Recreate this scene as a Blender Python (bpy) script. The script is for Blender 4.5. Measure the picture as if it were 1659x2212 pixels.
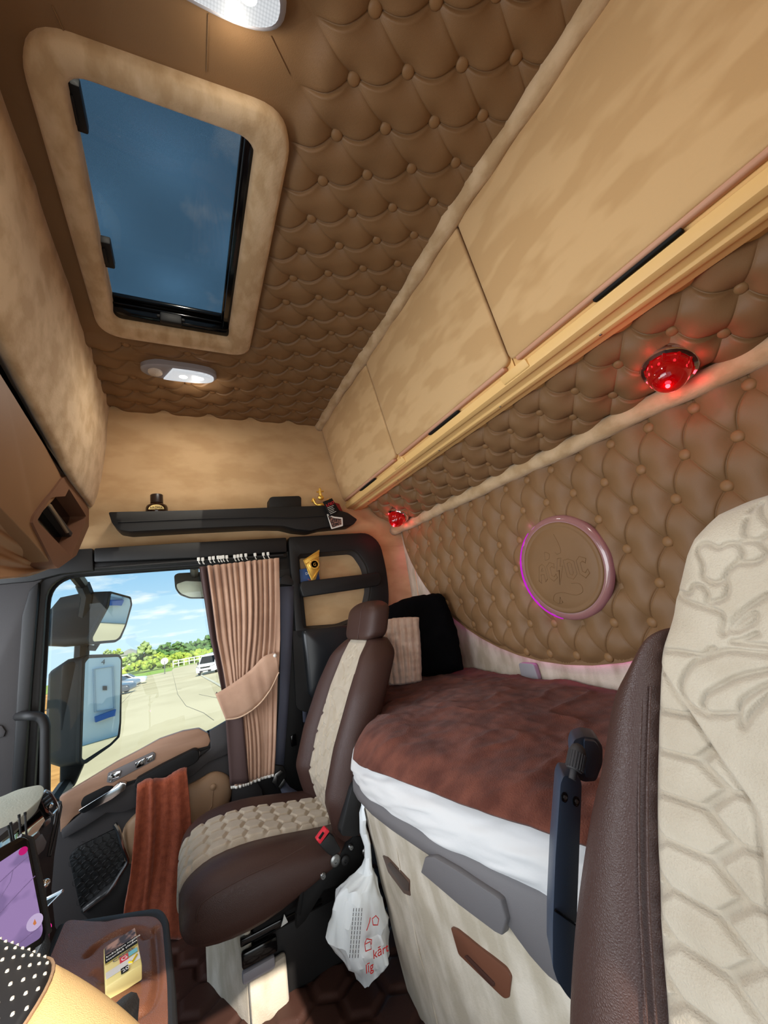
import bpy, bmesh, math, random
import numpy as np
from mathutils import Vector, Matrix
from mathutils import noise as mnoise

random.seed(7)
np.random.seed(7)
S = bpy.context.scene
C = S.collection
for _o in list(S.objects):
    bpy.data.objects.remove(_o)

# ------------------------------------------------------------------ camera, sky, lights, exposure
# Everything below is laid out with the phone's lens as origin: x to the rear of the cab, y to the
# passenger door, z up.  H lifts it all so that the cab floor lies at z = 0.
H = 1.05
FL, CX, CY = 827.0, 829.5, 1106.0
RX = Vector((0.884, 0.031, 0.466))
RY = Vector((-0.442, -0.267, 0.856))
RX.normalize()
RY = (RY - RX * RY.dot(RX)).normalized()
RZ = Vector((-0.151, 0.963, 0.222))
RZ = (RZ - RX * RZ.dot(RX) - RY * RZ.dot(RY)).normalized()
cam_data = bpy.data.cameras.new('camera')
cam = bpy.data.objects.new('camera', cam_data)
C.objects.link(cam)
cam_data.sensor_fit = 'HORIZONTAL'
cam_data.sensor_width = 36.0
cam_data.lens = FL / 1659.0 * 36.0
cam_data.clip_start = 0.01
cam_data.clip_end = 600
right = Vector((RX[0], RY[0], RZ[0]))
upv = Vector((RX[1], RY[1], RZ[1]))
fwd = Vector((RX[2], RY[2], RZ[2]))
cam.matrix_world = Matrix(((right[0], upv[0], -fwd[0], 0), (right[1], upv[1], -fwd[1], 0),
                           (right[2], upv[2], -fwd[2], H), (0, 0, 0, 1)))
S.camera = cam
S.view_settings.view_transform = 'Standard'
S.view_settings.look = 'None'
S.view_settings.gamma = 1.0
S.view_settings.use_curve_mapping = False
S.view_settings.exposure = 0.10
S.cycles.max_bounces = 10
S.cycles.diffuse_bounces = 5
S.cycles.transparent_max_bounces = 16
S.cycles.use_denoising = True
S.cycles.sample_clamp_indirect = 6.0
S.cycles.caustics_reflective = False
S.cycles.caustics_refractive = False


def lin(c):
    return tuple((x / 255 / 12.92) if x <= 10 else ((x / 255 + 0.055) / 1.055) ** 2.4 for x in c[:3])


def make_world():
    w = bpy.data.worlds.new('sky')
    S.world = w
    w.use_nodes = True
    nt = w.node_tree
    nd, lk = nt.nodes, nt.links
    nd.clear()
    out = nd.new('ShaderNodeOutputWorld')
    bg = nd.new('ShaderNodeBackground')
    tc = nd.new('ShaderNodeTexCoord')
    sep = nd.new('ShaderNodeSeparateXYZ')
    lk.new(tc.outputs['Generated'], sep.inputs[0])
    ramp = nd.new('ShaderNodeValToRGB')
    e = ramp.color_ramp.elements
    e[0].position = 0.0
    e[0].color = (*lin((196, 226, 246)), 1)
    e[1].position = 1.0
    e[1].color = (*lin((104, 146, 186)), 1)
    m = ramp.color_ramp.elements.new(0.22)
    m.color = (*lin((118, 182, 232)), 1)
    lk.new(sep.outputs['Z'], ramp.inputs[0])
    # clouds lie on a high flat layer: direction / (z + k)
    ad = nd.new('ShaderNodeMath')
    ad.operation = 'ADD'
    ad.inputs[1].default_value = 0.16
    lk.new(sep.outputs['Z'], ad.inputs[0])
    mx = nd.new('ShaderNodeMath')
    mx.operation = 'MAXIMUM'
    mx.inputs[1].default_value = 0.06
    lk.new(ad.outputs[0], mx.inputs[0])
    dv = nd.new('ShaderNodeVectorMath')
    dv.operation = 'DIVIDE'
    cmb = nd.new('ShaderNodeCombineXYZ')
    for k in range(3):
        lk.new(mx.outputs[0], cmb.inputs[k])
    lk.new(tc.outputs['Generated'], dv.inputs[0])
    lk.new(cmb.outputs[0], dv.inputs[1])
    mp = nd.new('ShaderNodeMapping')
    mp.inputs['Location'].default_value = (2.3, 0.55, 0.0)
    mp.inputs['Scale'].default_value = (1.1, 1.0, 0.0)
    lk.new(dv.outputs[0], mp.inputs[0])
    nz = nd.new('ShaderNodeTexNoise')
    nz.inputs['Scale'].default_value = 1.35
    nz.inputs['Detail'].default_value = 9
    nz.inputs['Roughness'].default_value = 0.58
    lk.new(mp.outputs[0], nz.inputs['Vector'])
    cr = nd.new('ShaderNodeValToRGB')
    cr.color_ramp.elements[0].position = 0.52
    cr.color_ramp.elements[1].position = 0.68
    lk.new(nz.outputs['Fac'], cr.inputs[0])
    mix = nd.new('ShaderNodeMix')
    mix.data_type = 'RGBA'
    lk.new(cr.outputs[0], mix.inputs['Factor'])
    lk.new(ramp.outputs[0], mix.inputs['A'])
    mix.inputs['B'].default_value = (*lin((240, 246, 250)), 1)
    lk.new(mix.outputs['Result'], bg.inputs['Color'])
    bg.inputs['Strength'].default_value = 1.15
    lk.new(bg.outputs[0], out.inputs[0])


make_world()


def light(name, kind, loc, energy, color=(1, 1, 1), size=None, size_y=None, direction=None, radius=None):
    d = bpy.data.lights.new(name, kind)
    d.energy = energy
    d.color = color
    if kind == 'AREA':
        d.shape = 'RECTANGLE'
        d.size = size
        d.size_y = size_y or size
    elif kind == 'SUN':
        d.angle = math.radians(0.53)
    elif radius:
        d.shadow_soft_size = radius
    o = bpy.data.objects.new(name, d)
    C.objects.link(o)
    o.location = (loc[0], loc[1], loc[2] + H)
    if direction is not None:
        o.rotation_mode = 'QUATERNION'
        o.rotation_quaternion = Vector(direction).to_track_quat('-Z', 'Y')
    return o


light('sun', 'SUN', (0, -3, 3), 7.4, (1.0, 0.93, 0.82), direction=(-0.10, 1.0, -0.873))
# daylight through the windscreen and through the open driver's door
light('windscreen_daylight', 'AREA', (-1.15, 0.95, 0.02), 30, (0.95, 0.97, 1.0), 1.9, 0.75, direction=(1, 0, -0.1))
light('door_daylight', 'AREA', (-0.25, -1.30, -0.15), 26, (1.0, 0.94, 0.85), 2.0, 1.6, direction=(0.1, 1, 0.1))


# ------------------------------------------------------------------ helpers
def raydir(px, py):
    return right * (px - CX) - upv * (py - CY) + fwd * FL


def P(px, py, ax, v):
    d = raydir(px, py)
    return d * (v / d['xyz'.index(ax)])


def PP(px, py, p0, n):
    d = raydir(px, py)
    n = Vector(n)
    return d * (Vector(p0).dot(n) / d.dot(n))


def poly(pts, ax, v):
    return [P(a, b, ax, v) for a, b in pts]


ORG = {}


def thing(name, label, cat, loc=(0, 0, 0), group=None, kind=None):
    o = bpy.data.objects.new(name, None)
    o.empty_display_size = 0.05
    C.objects.link(o)
    o.location = (loc[0], loc[1], loc[2] + H)
    ORG[o.name] = Vector(o.location)
    tag(o, label, cat, group, kind)
    return o


def tag(o, label=None, cat=None, group=None, kind=None):
    if label:
        o['label'] = label
    if cat:
        o['category'] = cat
    if group:
        o['group'] = group
    if kind:
        o['kind'] = kind
    return o


def link_mesh(name, me, material, parent=None, loc=None, label=None):
    """me is in world coordinates (H already added) unless loc is given."""
    o = bpy.data.objects.new(name, me)
    C.objects.link(o)
    if material is not None:
        for mm in (material if isinstance(material, (list, tuple)) else [material]):
            me.materials.append(mm)
    base = ORG.get(parent.name, Vector((0, 0, 0))) if parent else Vector((0, 0, 0))
    if parent:
        o.parent = parent
    if loc is None:
        if base.length:
            me.transform(Matrix.Translation(-base))
        ORG[o.name] = base
    else:
        o.location = Vector(loc) - base
        ORG[o.name] = Vector(loc)
    if label:
        o['label'] = label
    return o


class MB:
    def __init__(self):
        self.bm = bmesh.new()
        self.thick = 0.0

    def merge(self, bm2, mat_index=0):
        me = bpy.data.meshes.new('tmp')
        bm2.to_mesh(me)
        bm2.free()
        n0 = len(self.bm.faces)
        self.bm.from_mesh(me)
        if mat_index:
            self.bm.faces.ensure_lookup_table()
            for f in self.bm.faces[n0:]:
                f.material_index = mat_index
        bpy.data.meshes.remove(me)
        return self

    def raw(self, verts, faces, mi=0):
        vs = [self.bm.verts.new(v) for v in verts]
        for f in faces:
            try:
                ff = self.bm.faces.new([vs[i] for i in f])
                ff.material_index = mi
            except ValueError:
                pass
        return self

    def box(self, a, b, bev=0.0, seg=2, mi=0, rot=None, center=None):
        bm = bmesh.new()
        bmesh.ops.create_cube(bm, size=1)
        sx, sy, sz = (abs(b[i] - a[i]) for i in range(3))
        c = Vector(((a[0] + b[0]) / 2, (a[1] + b[1]) / 2, (a[2] + b[2]) / 2))
        bmesh.ops.scale(bm, vec=(sx, sy, sz), verts=bm.verts)
        if bev:
            bmesh.ops.bevel(bm, geom=list(bm.edges), offset=min(bev, 0.49 * min(sx, sy, sz)), segments=seg, affect='EDGES', profile=0.5)
        if rot is not None:
            bmesh.ops.transform(bm, matrix=rot.to_4x4(), verts=bm.verts)
        bmesh.ops.translate(bm, vec=c, verts=bm.verts)
        return self.merge(bm, mi)

    def extr(self, pts, vec, bev=0.0, seg=2, mi=0):
        """closed polygon pts (3-D, planar-ish) extruded by vec"""
        bm = bmesh.new()
        vec = Vector(vec)
        a = [bm.verts.new(Vector(p)) for p in pts]
        b = [bm.verts.new(Vector(p) + vec) for p in pts]
        n = len(pts)
        bm.faces.new(a)
        bm.faces.new(b[::-1])
        for i in range(n):
            bm.faces.new((a[i], b[i], b[(i + 1) % n], a[(i + 1) % n]))
        bmesh.ops.recalc_face_normals(bm, faces=bm.faces)
        if bev:
            es = [e for e in bm.edges if not (e.calc_face_angle(0) < 0.35)]
            bmesh.ops.bevel(bm, geom=es, offset=bev, segments=seg, affect='EDGES', profile=0.5, clamp_overlap=True)
        return self.merge(bm, mi)

    def loft(self, loops, cap=True, mi=0, close=True):
        bm = bmesh.new()
        vs = [[bm.verts.new(Vector(p)) for p in L] for L in loops]
        n = len(loops[0])
        for i in range(len(vs) - 1):
            for j in range(n if close else n - 1):
                k = (j + 1) % n
                try:
                    bm.faces.new((vs[i][j], vs[i][k], vs[i + 1][k], vs[i + 1][j]))
                except ValueError:
                    pass
        if cap and close:
            for L in (vs[0], vs[-1]):
                try:
                    bm.faces.new(L)
                except ValueError:
                    pass
        bmesh.ops.recalc_face_normals(bm, faces=bm.faces)
        return self.merge(bm, mi)

    def tube(self, path, r, n=8, closed=False, mi=0):
        path = [Vector(p) for p in path]
        m = len(path)
        rs = r if isinstance(r, (list, tuple)) else [r] * m
        loops = []
        ref = None
        for i in range(m):
            a = path[(i - 1) % m] if (closed or i > 0) else path[i]
            b = path[(i + 1) % m] if (closed or i < m - 1) else path[i]
            t = (b - a).normalized()
            if ref is None:
                ref = Vector((0, 0, 1)) if abs(t.z) < 0.9 else Vector((1, 0, 0))
            u = (ref - t * ref.dot(t))
            if u.length < 1e-6:
                u = t.orthogonal()
            u.normalize()
            ref = u
            w = t.cross(u)
            loops.append([path[i] + (u * math.cos(2 * math.pi * k / n) + w * math.sin(2 * math.pi * k / n)) * rs[i] for k in range(n)])
        if closed:
            loops.append(loops[0])
        return self.loft(loops, cap=not closed, mi=mi)

    def lathe(self, prof, origin, axis=(0, 0, 1), n=24, mi=0, sx=1.0, xdir=None):
        ax = Vector(axis).normalized()
        u = Vector(xdir).normalized() if xdir is not None else ax.orthogonal().normalized()
        w = ax.cross(u)
        o = Vector(origin)
        loops = [[o + ax * h + (u * math.cos(2 * math.pi * k / n) * sx + w * math.sin(2 * math.pi * k / n)) * max(r, 1e-5) for k in range(n)] for r, h in prof]
        return self.loft(loops, mi=mi)

    def ring(self, outer, inner, vec, mi=0, bev=0.0):
        """flat ring between two closed loops of the same count, extruded by vec"""
        bm = bmesh.new()
        vec = Vector(vec)
        n = len(outer)
        A = [bm.verts.new(Vector(p)) for p in outer]
        B = [bm.verts.new(Vector(p)) for p in inner]
        A2 = [bm.verts.new(Vector(p) + vec) for p in outer]
        B2 = [bm.verts.new(Vector(p) + vec) for p in inner]
        for i in range(n):
            j = (i + 1) % n
            bm.faces.new((A[i], A[j], B[j], B[i]))
            bm.faces.new((A2[i], B2[i], B2[j], A2[j]))
            bm.faces.new((A[i], A2[i], A2[j], A[j]))
            bm.faces.new((B[i], B[j], B2[j], B2[i]))
        bmesh.ops.recalc_face_normals(bm, faces=bm.faces)
        if bev:
            es = [e for e in bm.edges if e.calc_face_angle(0) > 0.8]
            bmesh.ops.bevel(bm, geom=es, offset=bev, segments=2, affect='EDGES', profile=0.5, clamp_overlap=True)
        return self.merge(bm, mi)

    def surf(self, grid, mi=0, thick=0.0):
        """grid of points [i][j]"""
        g = [[Vector(p) for p in row] for row in grid]
        bm = bmesh.new()
        vs = [[bm.verts.new(p) for p in row] for row in g]
        for i in range(len(g) - 1):
            for j in range(len(g[0]) - 1):
                bm.faces.new((vs[i][j], vs[i][j + 1], vs[i + 1][j + 1], vs[i + 1][j]))
        bmesh.ops.recalc_face_normals(bm, faces=bm.faces)
        self.thick = max(self.thick, thick)
        return self.merge(bm, mi)

    def ball(self, c, r, seg=16, rings=10, mi=0, rot=None):
        bm = bmesh.new()
        bmesh.ops.create_uvsphere(bm, u_segments=seg, v_segments=rings, radius=1)
        r = (r, r, r) if not isinstance(r, (tuple, list)) else r
        bmesh.ops.scale(bm, vec=r, verts=bm.verts)
        if rot is not None:
            bmesh.ops.transform(bm, matrix=rot.to_4x4(), verts=bm.verts)
        bmesh.ops.translate(bm, vec=Vector(c), verts=bm.verts)
        return self.merge(bm, mi)

    def text(self, s, origin, xdir, ydir, size, depth=0.0005, align='LEFT', mi=0):
        cu = bpy.data.curves.new('t', 'FONT')
        cu.body = s
        cu.size = size
        cu.extrude = depth
        cu.align_x = align
        cu.resolution_u = 3
        ob = bpy.data.objects.new('t', cu)
        C.objects.link(ob)
        dg = bpy.context.evaluated_depsgraph_get()
        me = bpy.data.meshes.new_from_object(ob.evaluated_get(dg))
        bpy.data.objects.remove(ob)
        x = Vector(xdir).normalized()
        y = Vector(ydir)
        y = (y - x * y.dot(x)).normalized()
        z = x.cross(y)
        M = Matrix(((x[0], y[0], z[0], origin[0]), (x[1], y[1], z[1], origin[1]), (x[2], y[2], z[2], origin[2]), (0, 0, 0, 1)))
        me.transform(M)
        n0 = len(self.bm.faces)
        self.bm.from_mesh(me)
        self.bm.faces.ensure_lookup_table()
        for f in self.bm.faces[n0:]:
            f.material_index = mi
        bpy.data.meshes.remove(me)
        bpy.data.curves.remove(cu)
        return self

    def subd(self, n=1):
        bmesh.ops.subdivide_edges(self.bm, edges=list(self.bm.edges), cuts=n, use_grid_fill=True)
        return self

    def smooth(self, it=3, f=0.5):
        for _ in range(it):
            bmesh.ops.smooth_vert(self.bm, verts=self.bm.verts, factor=f, use_axis_x=True, use_axis_y=True, use_axis_z=True)
        return self

    def wobble(self, amp, scale, seed=0.0):
        for v in self.bm.verts:
            p = v.co * scale + Vector((seed, seed * 1.7, -seed))
            v.co += Vector(mnoise.noise_vector(p)) * amp
        return self

    def build(self, name, material, parent=None, smooth=True, angle=40, label=None, sub=0, loc=None):
        me = bpy.data.meshes.new(name)
        if loc is None:
            bmesh.ops.translate(self.bm, vec=(0, 0, H), verts=self.bm.verts)
        self.bm.to_mesh(me)
        self.bm.free()
        if smooth:
            me.shade_smooth()
            if angle < 180:
                try:
                    me.set_sharp_from_angle(angle=math.radians(angle))
                except Exception:
                    pass
        o = link_mesh(name, me, material, parent, loc=loc, label=label)
        if self.thick:
            m = o.modifiers.new('thick', 'SOLIDIFY')
            m.thickness = self.thick
            m.offset = 0
        if sub:
            m = o.modifiers.new('subsurf', 'SUBSURF')
            m.levels = m.render_levels = sub
        return o


def rloop(pts, r, n=5):
    """round the corners of a closed polygon of 3-D points"""
    pts = [Vector(p) for p in pts]
    out = []
    m = len(pts)
    for i in range(m):
        p = pts[i]
        rr = r[i] if isinstance(r, (list, tuple)) else r
        a = (pts[i - 1] - p)
        b = (pts[(i + 1) % m] - p)
        d = min(rr, a.length * 0.49, b.length * 0.49)
        if d < 1e-5:
            out += [p.copy() for _ in range(n + 1)]
            continue
        p0 = p + a.normalized() * d
        p1 = p + b.normalized() * d
        for k in range(n + 1):
            t = k / n
            out.append(p0 * (1 - t) ** 2 + p * 2 * t * (1 - t) + p1 * t * t)
    return out


def catmull(pts, n=8, closed=False):
    pts = [Vector(p) for p in pts]
    m = len(pts)
    out = []
    for i in range(m if closed else m - 1):
        p0 = pts[(i - 1) % m] if (closed or i > 0) else pts[i]
        p1 = pts[i]
        p2 = pts[(i + 1) % m]
        p3 = pts[(i + 2) % m] if (closed or i + 2 < m) else p2
        for k in range(n):
            t = k / n
            out.append(0.5 * ((2 * p1) + (p2 - p0) * t + (2 * p0 - 5 * p1 + 4 * p2 - p3) * t * t + (3 * p1 - p0 - 3 * p2 + p3) * t ** 3))
    if not closed:
        out.append(pts[-1].copy())
    return out


def interp(x, xs, ys):
    return float(np.interp(x, xs, ys))


def clip_bm(bm, planes):
    for p, n in planes:   # keep the side the normal points away from
        bmesh.ops.bisect_plane(bm, geom=list(bm.verts) + list(bm.edges) + list(bm.faces), dist=1e-6, plane_co=p, plane_no=n, clear_outer=True)


# ------------------------------------------------------------------ materials
def mat(name, col, rough=0.5, metal=0.0, col2=None, nscale=8.0, nstretch=(1, 1, 1), nlo=0.35, nhi=0.65, detail=4,
        bump=0.0, bscale=200.0, bdetail=3, sheen=0.0, spec=0.5, emit=None, estr=0.0, alpha=None, trans=0.0, coat=0.0, ior=1.45, btype='noise'):
    m = bpy.data.materials.new(name)
    m.use_nodes = True
    nt = m.node_tree
    nd, lk = nt.nodes, nt.links
    b = nd['Principled BSDF']
    b.inputs['Base Color'].default_value = (*lin(col), 1)
    b.inputs['Roughness'].default_value = rough
    b.inputs['Metallic'].default_value = metal
    b.inputs['Specular IOR Level'].default_value = spec
    b.inputs['IOR'].default_value = ior
    b.inputs['Sheen Weight'].default_value = sheen
    b.inputs['Sheen Roughness'].default_value = 0.5
    b.inputs['Coat Weight'].default_value = coat
    b.inputs['Transmission Weight'].default_value = trans
    tc = None
    if col2 is not None or bump:
        tc = nd.new('ShaderNodeTexCoord')
    if col2 is not None:
        mp = nd.new('ShaderNodeMapping')
        mp.inputs['Scale'].default_value = nstretch
        lk.new(tc.outputs['Object'], mp.inputs[0])
        nz = nd.new('ShaderNodeTexNoise')
        nz.inputs['Scale'].default_value = nscale
        nz.inputs['Detail'].default_value = detail
        lk.new(mp.outputs[0], nz.inputs['Vector'])
        cr = nd.new('ShaderNodeValToRGB')
        cr.color_ramp.elements[0].position = nlo
        cr.color_ramp.elements[1].position = nhi
        cr.color_ramp.elements[0].color = (*lin(col), 1)
        cr.color_ramp.elements[1].color = (*lin(col2), 1)
        lk.new(nz.outputs['Fac'], cr.inputs[0])
        lk.new(cr.outputs[0], b.inputs['Base Color'])
    if bump:
        if btype == 'voronoi':
            n2 = nd.new('ShaderNodeTexVoronoi')
            n2.feature = 'DISTANCE_TO_EDGE'
            n2.inputs['Scale'].default_value = bscale
            hgt = n2.outputs['Distance']
        else:
            n2 = nd.new('ShaderNodeTexNoise')
            n2.inputs['Scale'].default_value = bscale
            n2.inputs['Detail'].default_value = bdetail
            hgt = n2.outputs['Fac']
        lk.new(tc.outputs['Object'], n2.inputs['Vector'])
        bp = nd.new('ShaderNodeBump')
        bp.inputs['Strength'].default_value = bump
        bp.inputs['Distance'].default_value = 0.002
        lk.new(hgt, bp.inputs['Height'])
        lk.new(bp.outputs[0], b.inputs['Normal'])
    if emit is not None:
        b.inputs['Emission Color'].default_value = (*lin(emit), 1)
        b.inputs['Emission Strength'].default_value = estr
    return m


def glass_mat(name, tint=(0.9, 0.95, 0.95), refl=0.08, rough=0.0, net=None):
    m = bpy.data.materials.new(name)
    m.use_nodes = True
    nt = m.node_tree
    nd, lk = nt.nodes, nt.links
    nd.clear()
    out = nd.new('ShaderNodeOutputMaterial')
    tr = nd.new('ShaderNodeBsdfTransparent')
    tr.inputs[0].default_value = (*tint, 1)
    gl = nd.new('ShaderNodeBsdfGlossy')
    gl.inputs['Roughness'].default_value = rough
    gl.inputs[0].default_value = (1, 1, 1, 1)
    mx = nd.new('ShaderNodeMixShader')
    mx.inputs[0].default_value = refl
    lk.new(tr.outputs[0], mx.inputs[1])
    lk.new(gl.outputs[0], mx.inputs[2])
    last = mx
    if net is not None:   # a fine woven screen: thin dark threads with gaps between
        tc = nd.new('ShaderNodeTexCoord')
        wv = []
        for rot in (math.radians(45), math.radians(-45)):
            mp = nd.new('ShaderNodeMapping')
            mp.inputs['Rotation'].default_value = (0, 0, rot)
            lk.new(tc.outputs['Object'], mp.inputs[0])
            w = nd.new('ShaderNodeTexWave')
            w.inputs['Scale'].default_value = net
            lk.new(mp.outputs[0], w.inputs['Vector'])
            wv.append(w)
        mxx = nd.new('ShaderNodeMath')
        mxx.operation = 'MINIMUM'
        lk.new(wv[0].outputs['Fac'], mxx.inputs[0])
        lk.new(wv[1].outputs['Fac'], mxx.inputs[1])
        cr = nd.new('ShaderNodeMapRange')
        cr.inputs['From Min'].default_value = 0.1
        cr.inputs['From Max'].default_value = 0.6
        cr.inputs['To Min'].default_value = 0.74
        cr.inputs['To Max'].default_value = 0.06
        lk.new(mxx.outputs[0], cr.inputs[0])
        df = nd.new('ShaderNodeBsdfDiffuse')
        df.inputs[0].default_value = (0.010, 0.012, 0.016, 1)
        m2 = nd.new('ShaderNodeMixShader')
        lk.new(cr.outputs[0], m2.inputs[0])
        lk.new(mx.outputs[0], m2.inputs[1])
        lk.new(df.outputs[0], m2.inputs[2])
        last = m2
    lk.new(last.outputs[0], out.inputs[0])
    return m


def emis(name, col, s):
    m = bpy.data.materials.new(name)
    m.use_nodes = True
    nt = m.node_tree
    nt.nodes.clear()
    o = nt.nodes.new('ShaderNodeOutputMaterial')
    e = nt.nodes.new('ShaderNodeEmission')
    e.inputs[0].default_value = (*lin(col), 1)
    e.inputs[1].default_value = s
    nt.links.new(e.outputs[0], o.inputs[0])
    return m


K = {}
K['suede'] = mat('suede', (204, 170, 128), 0.95, col2=(192, 157, 115), nscale=5, nstretch=(1.2, 0.6, 2.4), nlo=0.42, nhi=0.60, detail=3, bump=0.25, bscale=420, sheen=0.12, spec=0.15)
K['suede_roll'] = mat('suede_roll', (206, 178, 142), 0.95, col2=(184, 154, 116), nscale=14, nstretch=(2, 1, 1), nlo=0.4, nhi=0.62, bump=0.45, bscale=160, sheen=0.15, spec=0.15)
K['suede_grey'] = mat('suede_grey', (206, 194, 176), 0.95, col2=(176, 163, 142), nscale=13, nstretch=(1, 1.4, 0.6), nlo=0.40, nhi=0.62, detail=5, bump=0.35, bscale=260, sheen=0.12, spec=0.15)
K['plush_seat'] = mat('plush_seat', (186, 173, 154), 0.95, col2=(176, 162, 142), nscale=22, nlo=0.35, nhi=0.65, bump=0.55, bscale=520, sheen=0.2, spec=0.15)
K['leather'] = mat('leather', (130, 98, 66), 0.5, bump=0.22, bscale=700, spec=0.35, col2=(124, 93, 62), nscale=6)
K['leather_dark'] = mat('leather_dark', (66, 45, 39), 0.42, bump=0.35, bscale=420, spec=0.4, btype='voronoi')
K['leather_tan'] = mat('leather_tan', (152, 122, 94), 0.5, bump=0.2, bscale=500, spec=0.35)
K['button'] = mat('button', (137, 102, 67), 0.5, spec=0.3)
K['black'] = mat('black_plastic', (26, 25, 25), 0.5, bump=0.2, bscale=900, spec=0.4)
K['black_soft'] = mat('black_soft', (14, 13, 13), 0.7, spec=0.3)
K['black_gloss'] = mat('black_gloss', (9, 9, 10), 0.12, spec=0.5)
K['grey'] = mat('grey_plastic', (57, 54, 54), 0.6, bump=0.25, bscale=900, spec=0.35)
K['grey_mid'] = mat('grey_mid', (104, 100, 100), 0.55, bump=0.15, bscale=900, spec=0.35)
K['grey_light'] = mat('grey_light', (150, 147, 152), 0.5, spec=0.35)
K['chrome'] = mat('chrome', (205, 205, 205), 0.12, metal=1)
K['steel'] = mat('steel', (150, 150, 148), 0.35, metal=1)
K['gold'] = mat('gold_foil', (250, 212, 110), 0.42, metal=1)
K['white_plastic'] = mat('white_plastic', (226, 224, 216), 0.5)
K['cream'] = mat('cream_plastic', (232, 190, 124), 0.45, spec=0.4)
K['pinkedge'] = mat('pink_edge', (196, 146, 118), 0.55)
K['red'] = mat('red_plastic', (214, 44, 58), 0.4)
K['blanket'] = mat('blanket', (116, 68, 54), 0.95, col2=(88, 49, 39), nscale=16, nstretch=(1, 1.3, 1), nlo=0.36, nhi=0.64, detail=7, bump=0.9, bscale=330, bdetail=5, sheen=0.10, spec=0.1)
K['towel'] = mat('towel', (150, 76, 50), 0.95, col2=(130, 62, 40), nscale=60, nlo=0.35, nhi=0.65, bump=0.9, bscale=420, sheen=0.3, spec=0.1)
K['sheet'] = mat('sheet', (212, 209, 206), 0.9, bump=0.7, bscale=34, spec=0.15)
K['fur_black'] = mat('fur_black', (7, 7, 9), 0.95, bump=0.8, bscale=300, spec=0.08)
K['plush_pink'] = mat('plush_pink', (230, 206, 190), 0.95, col2=(212, 186, 168), nscale=16, nlo=0.4, nhi=0.62, bump=0.8, bscale=300, sheen=0.3, spec=0.1)
K['curtain'] = mat('curtain', (192, 156, 132), 0.9, col2=(178, 142, 120), nscale=9, nlo=0.4, nhi=0.62, bump=0.3, bscale=500, sheen=0.15, spec=0.15)
K['curtain_dark'] = mat('curtain_dark', (78, 60, 58), 0.7, spec=0.3)
K['beltcloth'] = mat('belt_webbing', (84, 87, 102), 0.75, bump=0.4, bscale=700, spec=0.3)
K['arm_sky_tint'] = mat('arm_plastic', (54, 64, 80), 0.40, bump=0.12, bscale=900, spec=0.5)  # black armrest plastic, with the sky's reflection put into its base colour
K['maroon'] = mat('maroon', (44, 18, 16), 0.6)
K['carpet'] = mat('carpet_mat', (58, 40, 36), 0.85, bump=0.5, bscale=500, spec=0.2)
K['carpet_line'] = mat('carpet_line', (196, 150, 122), 0.8)


# ------------------------------------------------------------------ button-tufted leather
FR = np.array([0, .012, .026, .05, .09, .15, .23, .33, .43, .53, .63, .73, .82, .89, .945, .974, .988])


def button_mesh(r):
    b = MB()
    prof = [(0.0, 0.0), (r * 0.92, 0.0), (r, r * 0.22), (r * 0.93, r * 0.45), (r * 0.72, r * 0.62), (r * 0.4, r * 0.72), (0.0, r * 0.75)]
    b.lathe(prof, (0, 0, -r * 0.1), (0, 0, 1), 14)
    me = bpy.data.meshes.new('button')
    b.bm.to_mesh(me)
    b.bm.free()
    me.shade_smooth()
    me.materials.append(K['button'])
    return me


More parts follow.
